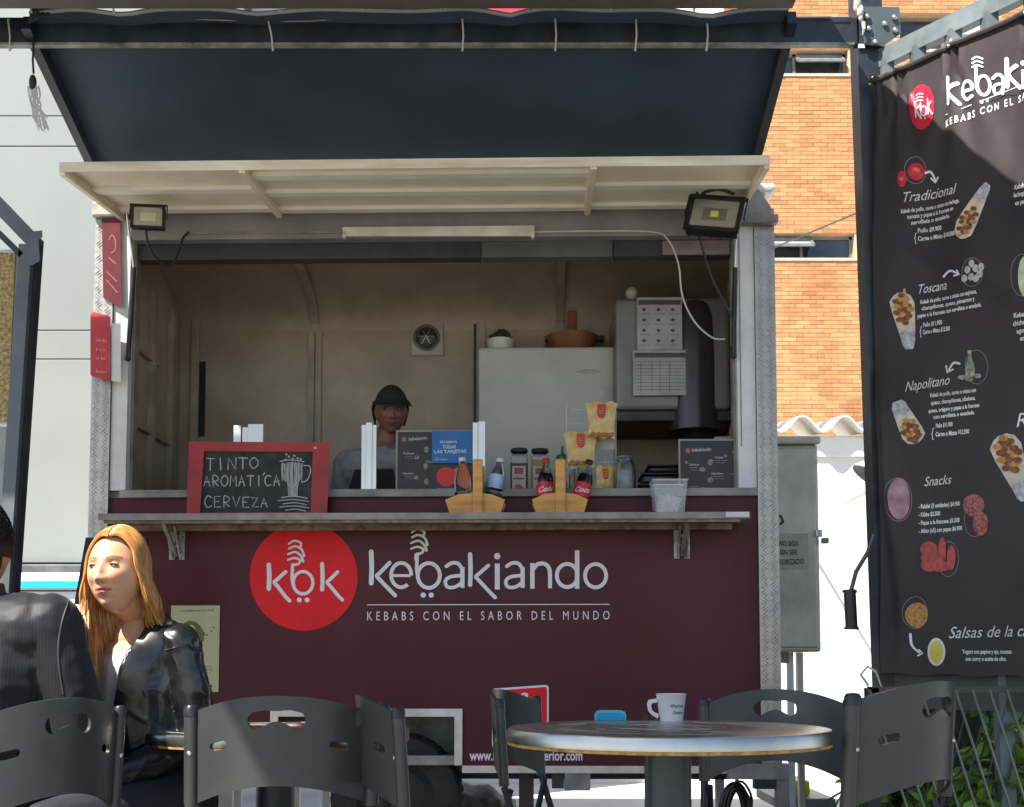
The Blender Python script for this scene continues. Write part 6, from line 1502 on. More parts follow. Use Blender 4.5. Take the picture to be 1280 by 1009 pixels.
def skin_cols(co, Mh, k, base, lips, brow, blush=.0, cloth=None):
    inv = np.array(Mh.inverted()); p = (np.c_[co, np.ones(len(co))] @ inv.T)[:, :3] / k; x, y, z = p.T
    c_ = np.tile(np.array(base), (len(co), 1)); near = (np.abs(z) < .13) & (np.abs(x) < .1) & (np.abs(y) < .13); fr = near & (y < -.045)
    def mixc(mask, col): 
        nonlocal c_
        m_ = np.clip(mask, 0, 1)[:, None]; c_ = c_ * (1 - m_) + np.array(col) * m_
    ax = np.abs(x)
    zz = z - 5 * x * x; lipm = np.clip(1.6 - ((x / .0285) ** 2 + ((zz + .0605) / .0105) ** 2) * 1.5, 0, 1) * fr; mixc(lipm * .85, lips)
    mixc(np.exp(-((zz + .0605) / .0014) ** 2) * (ax < .026) * fr * .8, (.10, .02, .02))
    zb = .0315 + .006 * np.clip(1 - ((ax - .034) / .02) ** 2, -1, 1) - .004
    mixc(np.exp(-((z - zb) / .0028) ** 2) * ((ax > .014) & (ax < .052)) * fr * .85, brow)
    mixc(np.exp(-((ax - .031) / .016) ** 2 - ((z - .012) / .008) ** 2) * fr * .35, tuple(b * .5 for b in base))
    mixc(np.exp(-((ax - .042) / .016) ** 2 - ((z + .025) / .016) ** 2) * fr * blush, (.62, .16, .10))
    mixc(np.exp(-((ax - .007) / .0035) ** 2 - ((z + .0405) / .0025) ** 2) * fr * .7, (.12, .03, .02))
    if cloth is not None:
        m_, col = cloth(co); mixc(m_.astype(float), col)
    return c_
def eyes(Mh, k, parent, iris, open_=1., lid=(.50, .25, .15)):
    lidm = mat('eyelid skin %d' % int(lid[0] * 100), lid, .5)
    for s in (-1, 1):
        c_ = Vector((s * .031, -.0672, .0100)); e_ = MB().ball(c_ * k, .0122 * k, 10).xf(Mh); eb = part('eye', e_, mat('eye white', (.30, .26, .24), .25), parent, smooth=True)
        part('iris', MB().ball((c_ + Vector((-.0028, -.0078, 0))) * k, (.0055 * k, .0052 * k, .0055 * k), 8).xf(Mh), iris, eb, smooth=True)
        up = []; lw = []; RR = .0136
        for t_ in np.linspace(-1, 1, 11):
            xx = t_ * .0125; zu = .0052 * open_ * (1 - t_ * t_) - .0012 ; zl = -.0060 * open_ * (1 - t_ * t_) - .0012
            up.append((c_ + Vector((xx, -math.sqrt(max(1e-6, RR * RR - xx * xx - zu * zu)), zu))) * k); lw.append((c_ + Vector((xx, -math.sqrt(max(1e-6, RR * RR - xx * xx - zl * zl)), zl))) * k)
        l_ = MB().tube(up, [.0006 * k] + [.0015 * k] * 9 + [.0006 * k], 6).tube(lw, [.0003 * k] + [.0007 * k] * 9 + [.0003 * k], 6)
        v = []; f = []
        for ln, sg in ((up, 1), (lw, -1)):
            o_ = len(v); nr = 5
            for q_ in ln:
                d_ = q_ / k - c_; el = math.asin(max(-1, min(1, d_.z / RR))); az = math.atan2(d_.x, -d_.y)
                for r_ in range(nr): e2_ = el + sg * r_ * .26; v.append((c_ + Vector((math.sin(az) * math.cos(e2_), -math.cos(az) * math.cos(e2_), math.sin(e2_))) * .01335) * k)
            f += [(o_ + i * nr + r_, o_ + (i + 1) * nr + r_, o_ + (i + 1) * nr + r_ + 1, o_ + i * nr + r_ + 1) for i in range(len(ln) - 1) for r_ in range(nr - 1)]
        part('eyelid', MB().add(v, f).xf(Mh), lidm, eb, smooth=True)
        part('eyelash', l_.xf(Mh), mat('lash', (.02, .012, .01), .6), eb, smooth=True)

skin = vcol_mat('skin', .46, .35, .12, .12, 260)
iris_b = mat('brown iris', (.04, .018, .008), .15)
def ease_edges(bm, it=8):
    bv = [v_ for v_ in bm.verts if v_.is_boundary]
    for _ in range(it):
        new = {}
        for v_ in bv:
            nb = [e.other_vert(v_).co for e in v_.link_edges if e.is_boundary]
            if len(nb) == 2: new[v_] = v_.co * .4 + (nb[0] + nb[1]) * .3
        for v_, c_ in new.items(): v_.co = c_
# ===== the woman
Yw = 3.12
def wp_(px, py, dy=0): return P(px, py, Yw + dy)
hc_ = wp_(146, 716, -.01); kW = .91
Mh = Matrix.Translation(hc_) @ Matrix.Rotation(R(-11), 4, 'Z') @ Matrix.Rotation(R(-4), 4, 'X') @ Matrix.Rotation(R(-2), 4, 'Y')
wo_ = thing('person', 'blonde woman in a black leather jacket seated at the left, face turned to the man', 'person', (hc_.x + .06, Yw + .1, 0)); oW = oof(wo_)
yawB = R(-24); B0 = Vector((hc_.x + .032, Yw + .09, 0))
def Bw(x, y, z): return B0 + Matrix.Rotation(yawB, 3, 'Z') @ Vector((x, y, z))
sh = hc_.z - .128   # shoulder height
L = dict(neck=Bw(0, .01, sh + .03), chest=Bw(0, 0, sh - .14), waist=Bw(0, .03, sh - .36), hip=Bw(0, .05, .50))
shl, shr = Bw(.132, .0, sh - .058), Bw(-.132, .0, sh - .058)
ell_, elr = Bw(.178, .035, sh - .31), Bw(-.17, -.02, sh - .30)
wrl, wrr = Bw(.10, -.20, sh - .385), Bw(-.03, -.24, sh - .375)
kl, kr = Bw(.11, -.42, .50), Bw(-.11, -.42, .50); fl_, fr_ = Bw(.10, -.40, .07), Bw(-.10, -.40, .07)
b_ = head_mb(Mh, kW)
nb2 = Mh @ Vector((0, .03, -.06)); b_.cap(nb2, .048, L['neck'], .052); b_.cap(L['neck'], .052, Bw(0, 0, sh - .05), .07)
b_.cap(Bw(-.07, 0, sh - .09), .066, Bw(.07, 0, sh - .09), .066); b_.cap(L['chest'], .115, L['waist'], .11); b_.cap(L['waist'], .11, Bw(0, .05, .53), .13); b_.cap(Bw(-.08, .05, .52), .11, Bw(.08, .05, .52), .11)
for s_, e_, w_ in ((shl, ell_, wrl), (shr, elr, wrr)): b_.cap(s_, .048, e_, .038); b_.cap(e_, .037, w_, .024)
for h_, k2, f2 in ((Bw(.09, .0, .51), kl, fl_), (Bw(-.09, .0, .51), kr, fr_)): b_.cap(h_, .085, k2, .058); b_.cap(k2, .055, f2, .035); b_.cap(f2, .036, f2 + (Bw(0, -.15, 0) - B0) + Vector((0, 0, -.03)), .03)
hand(b_, wrl + (wrl - ell_).normalized() * .012, wrr - wrl + Vector((0, -.1, -.02)), (0, 0, -1), .92, .5, -1); hand(b_, wrr, (-.2, -1, -.1), (0, 0, -1), .92, .5, 1)
me, co = remesh(b_.xf(Matrix.Translation(-oW)), .0030, 1)
MhL = Matrix.Translation(-oW) @ Mh
def clothW(c_):
    inv = np.array((Matrix.Translation(B0 - oW) @ Matrix.Rotation(yawB, 4, 'Z')).inverted()); p = (np.c_[c_, np.ones(len(c_))] @ inv.T)[:, :3]
    return ((p[:, 2] < sh - .085) & (p[:, 2] > .2) & (np.abs(p[:, 0]) < .15) & (p[:, 1] > -.19)), (.62, .55, .52)
tone(me, skin_cols(co, MhL, kW, (.62, .33, .20), (.50, .075, .075), (.10, .045, .02), .32, clothW))
body = link_mesh('body', me, skin, wo_); ORI[body.name] = tuple(oW)
eyes(Mh, kW, body, iris_b, .85)
# jacket
def fold(seed, amp, fr):
    def f(co):
        out = np.empty(len(co))
        for i, c_ in enumerate(co):
            v_ = Vector(c_); q_ = Vector((v_.x * fr, v_.y * fr, v_.z * fr * 1.5)) + Vector((seed, 0, 0))
            w_ = noise.noise(q_) ; r_ = 1 - abs(noise.noise(q_ * 1.9 + Vector((3, 1, 2)))) * 2.2
            out[i] = amp * (w_ * .8 + max(0, r_) ** 2 * .7)
        return out
    return f
j = MB(); g_ = .014
j.cap(Bw(-.085, .0, sh - .075), .078, Bw(.085, .0, sh - .075), .078); j.cap(L['chest'], .140, L['waist'], .128); j.cap(L['waist'], .128, Bw(0, .05, .56), .145)
j.cap(Bw(.06, .01, sh - .13), .095, Bw(.05, .02, sh - .3), .095); j.cap(Bw(-.06, .01, sh - .13), .095, Bw(-.05, .02, sh - .3), .095)
j.cap(Bw(.045, .01, sh - .035), .052, Bw(.125, .0, sh - .060), .056); j.cap(Bw(-.045, .01, sh - .035), .052, Bw(-.125, .0, sh - .060), .056)
j.cap(Bw(0, .035, sh - .02), .068, Bw(0, .02, sh - .06), .08)
for s_, e_, w_ in ((shl, ell_, wrl), (shr, elr, wrr)): j.cap(s_, .058, s_.lerp(e_, .5), .053); j.cap(s_.lerp(e_, .5), .053, e_, .049); j.cap(e_, .049, w_, .037)
jm, jc = remesh(j.xf(Matrix.Translation(-oW)), .0050, 14, fold(3, .0060, 7))
inv = np.array((Matrix.Translation(B0 - oW) @ Matrix.Rotation(yawB, 4, 'Z')).inverted())
bm = bmesh.new(); bm.from_mesh(jm)
kill = []
for v_ in bm.verts:
    p_ = inv @ np.array([*v_.co, 1]); w_ = .012 + max(0, (p_[2] - (sh - .40))) * .16
    if (p_[1] < 0 and abs(p_[0] + .01) < w_ and p_[2] > sh - .40) or (p_[2] > sh + .035) or (p_[1] < .02 and abs(p_[0]) < .05 and p_[2] > sh - .035): kill.append(v_)
bmesh.ops.delete(bm, geom=kill, context='VERTS'); ease_edges(bm)
bmesh.ops.solidify(bm, geom=bm.faces[:], thickness=.004); bm.to_mesh(jm); bm.free()
leather = mat('black leather', (.012, .012, .013), .27, var=.2, vs=9, bump=.04, bs=60, spec=.7)
jk = link_mesh('jacket', jm, leather, wo_); ORI[jk.name] = tuple(oW)
from mathutils.bvhtree import BVHTree
bvh = BVHTree.FromPolygons([v_.co + oW for v_ in jm.vertices], [tuple(p_.vertices) for p_ in jm.polygons])
def onj(p_, o_=.007):
    l_, n_, _i, _d = bvh.find_nearest(p_)
    out = (p_ - l_); n_ = n_ if n_.dot(l_ - Bw(0, .02, l_.z)) > 0 else -n_
    return l_ + n_ * o_
for s in (-1, 1):      # lapels and collar
    l_ = MB(); pts = []
    base = [(s * .075, -.045, sh + .015), (s * .068, -.095, sh - .06), (s * .055, -.135, sh - .15), (s * .03, -.165, sh - .27), (s * .012, -.172, sh - .39)]
    outr = [(s * .12, -.02, sh - .015), (s * .135, -.075, sh - .075), (s * .125, -.115, sh - .155), (s * .07, -.16, sh - .27), (s * .03, -.175, sh - .39)]
    ba_, ou = smooth_path(base, 4), smooth_path(outr, 4); v = []
    for p_, q_ in zip(ba_, ou): 
        m0 = (Vector(p_) + Vector(q_)) / 2 + Vector((0, -.012, .0)); v += [onj(Bw(*p_), .010), onj(Bw(*m0), .012), onj(Bw(*q_), .006)]
    n_ = len(ba_); f = []
    for i in range(n_ - 1): a = i * 3; f += [(a, a + 1, a + 4, a + 3), (a + 1, a + 2, a + 5, a + 4)]
    o2 = len(v); v += [q_ + Bw(0, .005, -.002) - B0 for q_ in v]; f += [tuple(reversed([i + o2 for i in ff])) for ff in f]
    part('lapel', MB().add(v, f), leather, jk, smooth=True)
    0 and part('zip', MB().tube([onj(Bw(*p_), .013) for p_ in ba_[4:]], .0024, 6), alu_dull, jk)
clp = MB()
for a in np.linspace(-150, -30, 1): pass
cpts = [Bw(.070 * math.cos(R(a)), .022 + .060 * math.sin(R(a)), sh + .008 + .012 * math.sin(R(a))) for a in np.linspace(-25, 205, 15)]
cpt2 = [q_ + Vector(((q_ - L['neck']).x * .05, (q_ - L['neck']).y * .05, .024)) for q_ in cpts]
v = cpts + cpt2; n_ = len(cpts); f = [(i, i + 1, n_ + i + 1, n_ + i) for i in range(n_ - 1)]; v2 = [q_ * 1 for q_ in v]
0 and part('collar', MB().add(v + [Bw(0, 0, 0) * 0 + q_ + (q_ - L['neck']).normalized() * .005 for q_ in v], f + [tuple(reversed([i + 2 * n_ for i in ff])) for ff in f]), leather, jk, smooth=True)
tr_ = MB()
for h_, k2, f2 in ((Bw(.09, .0, .52), kl, fl_), (Bw(-.09, .0, .52), kr, fr_)): tr_.cap(h_, .098, k2, .070); tr_.cap(k2, .068, f2, .05)
tr_.cap(Bw(-.08, .05, .52), .122, Bw(.08, .05, .52), .122)
tm_, _ = remesh(tr_.xf(Matrix.Translation(-oW)), .01, 2); x_ = link_mesh('trousers', tm_, mat('dark denim', (.02, .024, .035), .8, bump=.2, bs=200), wo_)
# hair: scalp shell + locks
hair_m = mat('golden blonde hair', (.62, .30, .075), .36, var=.25, vs=50, island=.55, col2=(.34, .135, .03), stretch=(1, 1, .15), spec=.6)
hs = MB(); rr = random.Random(14)
bm = bmesh.new(); bmesh.ops.create_uvsphere(bm, u_segments=72, v_segments=54, radius=1)
for v_ in bm.verts:
    c_ = v_.co; r_ = Vector((c_.x * .0815, c_.y * (.106 if c_.y > 0 else .096), c_.z * .127)) ; r_ *= 1 + .012 * noise.noise(Vector((c_.x * 9, c_.y * 9, c_.z * 1.5))); v_.co = r_
bmesh.ops.delete(bm, geom=[v_ for v_ in bm.verts if v_.co.y < -.012 and v_.co.z < .100 - max(0, abs(v_.co.x) - .03) * .8 or v_.co.z < -.05], context='VERTS'); ease_edges(bm, 4)
hs.bm(bm, Mh @ Matrix.Scale(kW * 1.01, 4))
def lock(pts, r0):
    pts = smooth_path([tuple(p) for p in pts], 4); n_ = len(pts)
    hs.tube(pts, [r0 * (.55 + .45 * math.sin(math.pi * min(1, .15 + i / n_ * .9)) ** .6) * (1 - .72 * (i / (n_ - 1)) ** 3) for i in range(n_)], 6)
H_ = lambda x, y, z: Mh @ (Vector((x, y, z)) * kW * 1.01)
for k in range(1700):
    s = -1 if k % 2 else 1; t = rr.random(); y0 = -.069 + .150 * t; sl_ = .020 * (1 - t) ** 1.5 + .003; g_ = 1.02 + rr.uniform(0, .05)
    def onsk(phi):
        y = y0 + sl_ * phi; b_2 = .106 if y > 0 else .096; c_2 = math.sqrt(max(.02, 1 - (y / b_2) ** 2))
        return H_((s * .0815 * math.sin(phi) * c_2 + .012 * (1 - phi / 1.6)) * g_, y * g_, .127 * math.cos(phi) * c_2 * g_)
    pts_ = [onsk(0.02), onsk(.35), onsk(.75), onsk(1.15), onsk(1.6)]; yb = y0 * .5
    if s < 0:   # camera-left side: falls in front of the shoulder
        e1 = H_(-.084 + rr.uniform(-.012, .010), yb * .8 - .0, -.085); drop = rr.uniform(.10, .16)
        e2 = Vector((hc_.x - .070 + rr.uniform(-.018, .026), e1.y - .03 + rr.uniform(-.02, .02), hc_.z - .18)); e3 = e2 + Vector((.006 + rr.uniform(-.010, .016), -.02, -drop + .03))
        if rr.random() < .3: e2.y += .07; e3.y += .07
    else:       # camera-right side: behind the ear, over the back of the shoulder
        e1 = H_(.092 + rr.uniform(-.012, .012), .03 + rr.uniform(-.02, .03) + yb * .4, -.085); e2 = Vector((hc_.x + .098 + rr.uniform(-.035, .016), e1.y + .035 + rr.uniform(-.01, .03), hc_.z - .135)); e3 = e2 + Vector((.045 + rr.uniform(-.04, .015), .035, -.055 - rr.uniform(0, .03)))
    lock(pts_ + [e1, e2, e3], rr.uniform(.0020, .0034) if k < 700 else rr.uniform(.0008, .0016))
for k in range(110):      # the back
    a = R(rr.uniform(20, 160)); c_, s_ = math.cos(a), math.sin(a); p0 = H_(c_ * .03, s_ * .04, .118); p1 = H_(c_ * .075, s_ * .095, .05); p2 = H_(c_ * .088, s_ * .108, -.03); p3 = H_(c_ * .09, s_ * .10, -.11); p4 = Vector((p3.x + .02, p3.y + .03, p3.z - .12))
    lock([p0, p1, p2, p3, p4], rr.uniform(.005, .007))
part('hair', hs, hair_m, body, smooth=True, fix=False)
# ===== the man
Ym = 2.92; hm2 = P(-33, 688, Ym); kM = 1.06
MhM = Matrix.Translation(hm2) @ Matrix.Rotation(R(190), 4, 'Z') @ Matrix.Rotation(R(4), 4, 'X')
ma = thing('person', 'dark haired man in a dark pinstripe suit seen from behind at the left edge', 'person', (hm2.x, Ym, 0)); oM = oof(ma)
yawM = R(170); Bm0 = Vector((hm2.x + .004, Ym + .0, 0))
def Bm(x, y, z): return Bm0 + Matrix.Rotation(yawM, 3, 'Z') @ Vector((x, y, z))
shm = P(60, 748, Ym).z
b_ = head_mb(MhM, kM); b_.cap(MhM @ Vector((0, .03, -.08)), .060, Bm(0, .02, shm + .02), .066); b_.cap(Bm(0, .02, shm + .02), .066, Bm(0, 0, shm - .06), .09)
b_.cap(Bm(-.12, 0, shm - .10), .07, Bm(.12, 0, shm - .10), .07); b_.cap(Bm(0, 0, shm - .2), .125, Bm(0, .01, .62), .115); b_.cap(Bm(-.08, .03, .55), .10, Bm(.08, .03, .55), .10)
AR = []
for s in (-1, 1):
    s0, e0, w0 = Bm(s * .205, .0, shm - .065), Bm(s * (.27 if s < 0 else .25), -.03, shm - .33), Bm(s * .12, -.26, shm - .36); AR.append((s0, e0, w0))
    b_.cap(s0, .055, e0, .044); b_.cap(e0, .042, w0, .029); hand(b_, w0, Bm(-s * .1, -.2, 0) - Bm0, (0, 0, -1), 1, .5, s)
    h0, k0, f0 = Bm(s * .1, 0, .54), Bm(s * .12, -.45, .52), Bm(s * .12, -.44, .08); b_.cap(h0, .09, k0, .062); b_.cap(k0, .06, f0, .04); b_.cap(f0, .04, f0 + (Bm(0, -.17, -.03) - Bm0), .033)
me, co = remesh(b_.xf(Matrix.Translation(-oM)), .005, 1)
tone(me, skin_cols(co, Matrix.Translation(-oM) @ MhM, kM, (.40, .20, .125), (.32, .10, .08), (.02, .015, .01)))
bodyM = link_mesh('body', me, skin, ma); ORI[bodyM.name] = tuple(oM)
eyes(MhM, kM, bodyM, iris_b, 1., (.34, .17, .11))
j = MB()
j.cap(Bm(-.15, 0, shm - .085), .098, Bm(.15, 0, shm - .085), .098); j.cap(Bm(-.07, 0, shm - .2), .148, Bm(-.05, .01, .60), .145); j.cap(Bm(.07, 0, shm - .2), .148, Bm(.05, .01, .60), .145)
j.cap(Bm(0, .03, shm - .01), .078, Bm(0, 0, shm - .07), .10); j.cap(Bm(-.1, .03, .58), .125, Bm(.1, .03, .58), .125)
for s0, e0, w0 in AR: j.cap(s0, .076, s0.lerp(e0, .5), .070); j.cap(s0.lerp(e0, .5), .070, e0, .063); j.cap(e0, .063, w0, .045)
jm, jc = remesh(j.xf(Matrix.Translation(-oM)), .007, 3, fold(9, .0035, 5))
bm = bmesh.new(); bm.from_mesh(jm); invM = np.array((Matrix.Translation(Bm0 - oM) @ Matrix.Rotation(yawM, 4, 'Z')).inverted())
kill = [v_ for v_ in bm.verts if (lambda p_: p_[2] > shm + .035 or (p_[1] < 0 and abs(p_[0]) < .02 + max(0, p_[2] - (shm - .35)) * .14 and p_[2] > shm - .35))(invM @ np.array([*v_.co, 1]))]
bmesh.ops.delete(bm, geom=kill, context='VERTS'); ease_edges(bm); bmesh.ops.solidify(bm, geom=bm.faces[:], thickness=.005); bm.to_mesh(jm); bm.free()
suit = bpy.data.materials.new('pinstripe suiting'); suit.use_nodes = True; n = suit.node_tree.nodes; l = suit.node_tree.links; bb = n['Principled BSDF']
tc = n.new('ShaderNodeTexCoord'); wv = n.new('ShaderNodeTexWave'); wv.inputs['Scale'].default_value = 42; wv.inputs['Distortion'].default_value = .3; wv.bands_direction = 'X'
mp = n.new('ShaderNodeMapping'); mp.inputs['Rotation'].default_value = (0, 0, R(-10)); l.new(tc.outputs['Object'], mp.inputs[0]); l.new(mp.outputs[0], wv.inputs[0])
cr_ = n.new('ShaderNodeValToRGB'); cr_.color_ramp.elements[0].position = .80; cr_.color_ramp.elements[0].color = (.011, .010, .015, 1); cr_.color_ramp.elements[1].color = (.020, .019, .025, 1); l.new(wv.outputs[0], cr_.inputs[0]); l.new(cr_.outputs[0], bb.inputs['Base Color'])
bb.inputs['Roughness'].default_value = .55; bb.inputs['Sheen Weight'].default_value = .05; bb.inputs['Specular IOR Level'].default_value = .25
nb_ = n.new('ShaderNodeTexNoise'); nb_.inputs['Scale'].default_value = 300; bp_ = n.new('ShaderNodeBump'); bp_.inputs['Strength'].default_value = .12; bp_.inputs['Distance'].default_value = .002; l.new(tc.outputs['Object'], nb_.inputs[0]); l.new(nb_.outputs[0], bp_.inputs['Height']); l.new(bp_.outputs[0], bb.inputs['Normal'])
jk2 = link_mesh('suit_jacket', jm, suit, ma); ORI[jk2.name] = tuple(oM)
bvM = BVHTree.FromPolygons([v_.co + oM for v_ in jm.vertices], [tuple(p_.vertices) for p_ in jm.polygons])
def seam(bv, pix, name, m_, par, r=.0022, lift=.001, sm=True):
    o_ = Vector((0, 0, CAMH)); pts = []
    for q_ in (smooth_path(pix, 6) if sm else pix):
        d_ = ray(*q_).normalized(); h_ = bv.ray_cast(o_, d_)
        if h_[0] is not None: pts.append(h_[0] - d_ * lift)
    if len(pts) > 2: part(name, MB().tube(pts, r, 6), m_, par, smooth=True)
seamM = mat('suit seam', (.05, .045, .055), .5)
seam(bvM, [(87, 748), (78, 775), (73, 805), (74, 835), (79, 868)], 'armhole_seam', seamM, jk2, .0022)
seam(bvM, [(-22, 742), (-23, 790), (-22, 868)], 'back_seam', seamM, jk2, .0014)
seamW = mat('leather seam', (.03, .03, .032), .3)
seam(bvh, [(190, 762), (180, 785), (173, 815), (174, 845), (181, 872)], 'armhole_seam', seamW, jk, .0026)
seam(bvh, [(186, 800), (205, 812), (222, 808)], 'yoke_seam', seamW, jk, .0016)
seam(bvh, [(140, 905), (138, 880), (139, 850), (146, 822)], 'zip', alu_dull, jk, .0022)
seam(bvh, [(157, 905), (156, 870), (160, 835)], 'panel_seam', seamW, jk, .0016)
col_ = MB(); cpts = [Bm(.080 * math.cos(R(a)), .02 + .082 * math.sin(R(a)), shm + .012 - (0 if 20 < a < 160 else .01)) for a in np.linspace(-30, 210, 19)]; up2 = [q_ + Vector((0, 0, .034)) + (Bm(0, .02, q_.z) - q_) * .1 for q_ in cpts]
n_ = len(cpts); f = [(i, i + 1, n_ + i + 1, n_ + i) for i in range(n_ - 1)]; v = cpts + up2
part('collar', MB().add(v + [q_ + (q_ - Bm(0, .02, q_.z)).normalized() * .006 for q_ in v], f + [tuple(reversed([i + 2 * n_ for i in ff])) for ff in f]), suit, jk2, smooth=True)
part('shirt_collar', MB().add([q_ + (Bm(0, .02, q_.z) - q_) * .12 + Vector((0, 0, .012)) for q_ in v], f), mat('white shirt', (.7, .72, .75), .7), bodyM, smooth=True)
s0, e0, w0 = AR[0]
sm_ = []
for a in np.linspace(-80, 95, 16):
    sm_.append((a))
tr_ = MB()
for s in (-1, 1):
    h0, k0, f0 = Bm(s * .1, 0, .54), Bm(s * .12, -.45, .52), Bm(s * .12, -.44, .08); tr_.cap(h0, .10, k0, .074); tr_.cap(k0, .072, f0, .055)
tm_, _ = remesh(tr_.xf(Matrix.Translation(-oM)), .012, 2); link_mesh('trousers', tm_, suit, ma)
hs = MB(); bm = bmesh.new(); bmesh.ops.create_uvsphere(bm, u_segments=60, v_segments=44, radius=1)
for v_ in bm.verts:
    c_ = v_.co; v_.co = Vector((c_.x * .083, c_.y * (.109 if c_.y > 0 else .097), c_.z * .128)) * (1 + .02 * noise.noise(Vector((c_.x * 6, c_.y * 6, c_.z * 6)))) * kM
bmesh.ops.delete(bm, geom=[v_ for v_ in bm.verts if (v_.co.y < -.03 and v_.co.z < .065) or v_.co.z < -.062 or (abs(v_.co.x) > .05 and v_.co.z < -.02 and v_.co.y < .035)], context='VERTS')
bmesh.ops.solidify(bm, geom=bm.faces[:], thickness=.01)
hs.bm(bm, MhM)
for k in range(2600):
    a = R(rr.uniform(0, 360)); e = rr.uniform(-.45, 1.4); d = Vector((math.cos(a) * math.cos(e), math.sin(a) * math.cos(e), math.sin(e)))
    p0 = Vector((d.x * .083, d.y * .107, d.z * .127)) * kM
    if (p0.y < -.03 and p0.z < .08) or (p0.z < .02 and p0.y < .06) or p0.z < -.05: continue
    dn = Vector((d.x * .3, d.y * .3, -1)); dn = (dn - d * dn.dot(d)).normalized(); hs.tube([MhM @ (p0 + d * .001), MhM @ (p0 + d * .0045 + dn * .010), MhM @ (p0 + d * .0008 + dn * .016)], [.0009, .0010, .0003], 3)
part('hair', hs, mat('dark brown hair', (.012, .009, .007), .55, island=.3, spec=.3, bump=.4, bs=160), bodyM, smooth=True, fix=False)

# ===== the vendor in the cap
yv = .5; hv = T(489, 514, yv); kV = .98
MhV = Matrix.Translation(hv) @ Matrix.Rotation(R(12), 4, 'Z') @ Matrix.Rotation(R(10), 4, 'X')
ve = thing('person', 'vendor in a dark cap and light grey shirt standing inside the trailer', 'person', (hv.x, yv, zbot + .075), TF); oV = oof(ve)
shv = hv.z - .185; B3 = Vector((hv.x - .04, yv + .03, 0))
def Bv(x, y, z): return B3 + Matrix.Rotation(R(-8), 3, 'Z') @ Vector((x, y, z))
b_ = head_mb(MhV, kV); b_.cap(MhV @ Vector((0, .03, -.07)), .052, Bv(0, .01, shv + .03), .056); b_.cap(Bv(0, .01, shv + .03), .056, Bv(0, 0, shv - .05), .08)
b_.cap(Bv(-.11, 0, shv - .09), .085, Bv(.11, 0, shv - .09), .085); b_.cap(Bv(0, 0, shv - .18), .13, Bv(0, 0, shv - .55), .125)
AV = []
for s in (-1, 1):
    s0, e0, w0 = Bv(s * .18, 0, shv - .06), Bv(s * .22, .02, shv - .33), Bv(s * .10, -.20, shv - .34); AV.append((s0, e0, w0))
    b_.cap(s0, .05, e0, .04); b_.cap(e0, .038, w0, .026); hand(b_, w0, (-s * .2, -1, -.1), (0, 0, -1), .95, .5, -s)
    b_.cap(Bv(s * .09, 0, shv - .6), .095, Bv(s * .09, 0, zbot + .5), .06); b_.cap(Bv(s * .09, 0, zbot + .5), .058, Bv(s * .09, .02, zbot + .13), .04); b_.cap(Bv(s * .09, .02, zbot + .125), .04, Bv(s * .09, -.12, zbot + .11), .034)
me, co = remesh(b_.xf(Matrix.Translation(-oV)), .005, 1)
tone(me, skin_cols(co, Matrix.Translation(-oV) @ MhV, kV, (.24, .11, .08), (.20, .06, .055), (.012, .009, .007)))
bv_ = link_mesh('body', me, skin, ve); ORI[bv_.name] = tuple(oV); eyes(MhV, kV, bv_, iris_b, .9, (.20, .09, .065))
j = MB(); j.cap(Bv(-.125, 0, shv - .085), .098, Bv(.125, 0, shv - .085), .098); j.cap(Bv(0, 0, shv - .18), .15, Bv(0, 0, shv - .55), .14); j.cap(Bv(0, .02, shv), .068, Bv(0, 0, shv - .06), .09)
for s0, e0, w0 in AV: j.cap(s0, .068, e0, .060); j.cap(e0, .058, e0.lerp(w0, .35), .052)
jm, jc = remesh(j.xf(Matrix.Translation(-oV)), .008, 3, fold(5, .006, 8)); x_ = link_mesh('shirt', jm, mat('light grey shirt', (.26, .27, .28), .8, var=.1, vs=20), ve)
j = MB()
for s in (-1, 1): j.cap(Bv(s * .09, 0, shv - .6), .11, Bv(s * .09, .02, zbot + .2), .07)
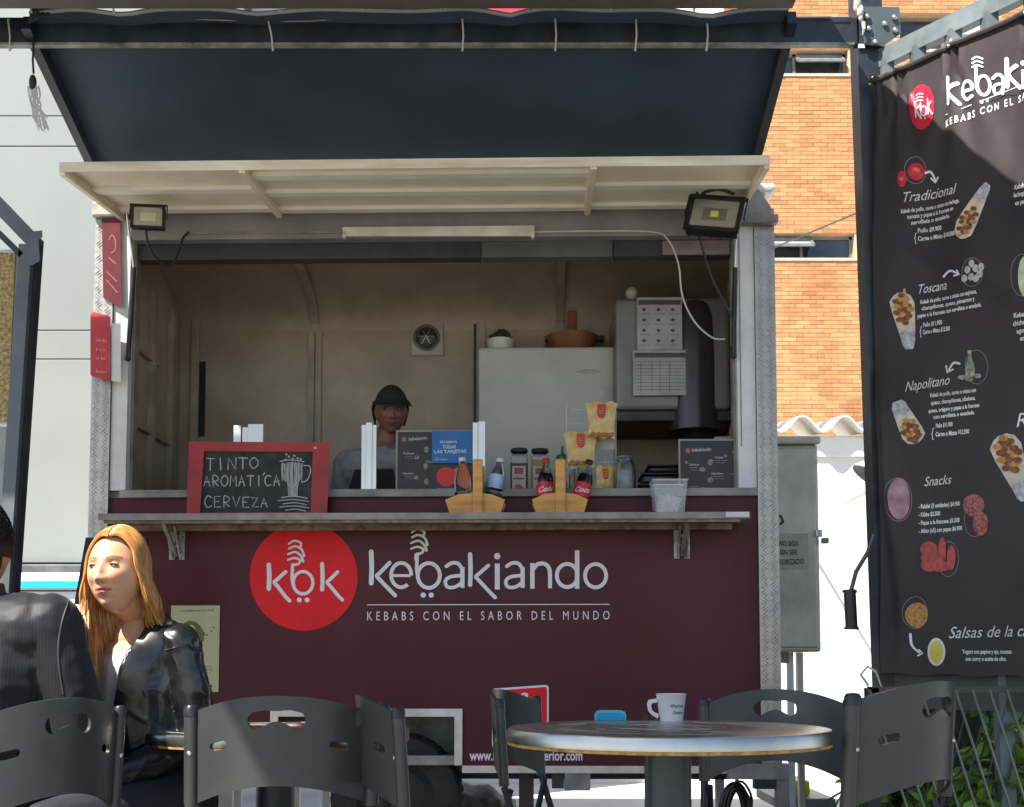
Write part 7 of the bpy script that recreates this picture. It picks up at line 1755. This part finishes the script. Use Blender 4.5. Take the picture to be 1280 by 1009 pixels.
jm, jc = remesh(j.xf(Matrix.Translation(-oV)), .012, 2); link_mesh('trousers', jm, mat('dark denim', (0, 0, 0)), ve)
ap = MB(); ap.prism([(-.09, shv - .12), (.09, shv - .12), (.13, shv - .25), (.15, shv - .5), (-.15, shv - .5), (-.13, shv - .25)], -.175, -.16, lambda x, z, y: tuple(Bv(x, y, z)))
part('apron', ap, mat('black apron', (.015, .015, .018), .8), ve)
cp_ = MB(); bm = bmesh.new(); bmesh.ops.create_uvsphere(bm, u_segments=40, v_segments=26, radius=1)
for v_ in bm.verts: c_ = v_.co; v_.co = Vector((c_.x * .084, c_.y * (.108 if c_.y > 0 else .099), c_.z * .120 + .006 + .004 * c_.y))
bmesh.ops.delete(bm, geom=[v_ for v_ in bm.verts if v_.co.z < .042], context='VERTS'); bmesh.ops.solidify(bm, geom=bm.faces[:], thickness=.003)
cp_.bm(bm, MhV)
v = []; f = []
for i in range(13):
    a = R(-155 + i * 130 / 12); 
    for r_, dz in ((1, .046), (1.38, .036), (1.78, .018)): v.append(MhV @ Vector((.085 * math.cos(a) * (1 + (r_ - 1) * .25), .099 * math.sin(a) * r_, dz + .008 * math.sin(-a) )))
for i in range(12):
    for jx in range(2): a = i * 3 + jx; f.append((a, a + 1, a + 4, a + 3))
n0 = len(v); v += [q_ + Vector((0, 0, .004)) for q_ in v]; f += [tuple(reversed([i + n0 for i in ff])) for ff in f]
capm = mat('dark cap fabric', (.016, .02, .018), .8)
cpo = part('cap', cp_, capm, bv_, smooth=True); part('cap_peak', MB().add(v, f), capm, cpo, smooth=True)
hs = MB()
for k in range(90):
    s = rr.choice((-1, 1)); y = rr.uniform(-.02, .09); hs.tube([MhV @ Vector((s * .078, max(.02, y), .045)), MhV @ Vector((s * .082, max(.02, y) + .004, .01)), MhV @ Vector((s * .078, max(.02, y) + .01, -.02)), MhV @ Vector((s * .07, max(.02, y) + .02, -.05 + rr.uniform(-.02, .02)))], [.006, .007, .006, .002], 5)
part('hair', hs, mat('dark brown hair', (0, 0, 0)), bv_, smooth=True, fix=False)
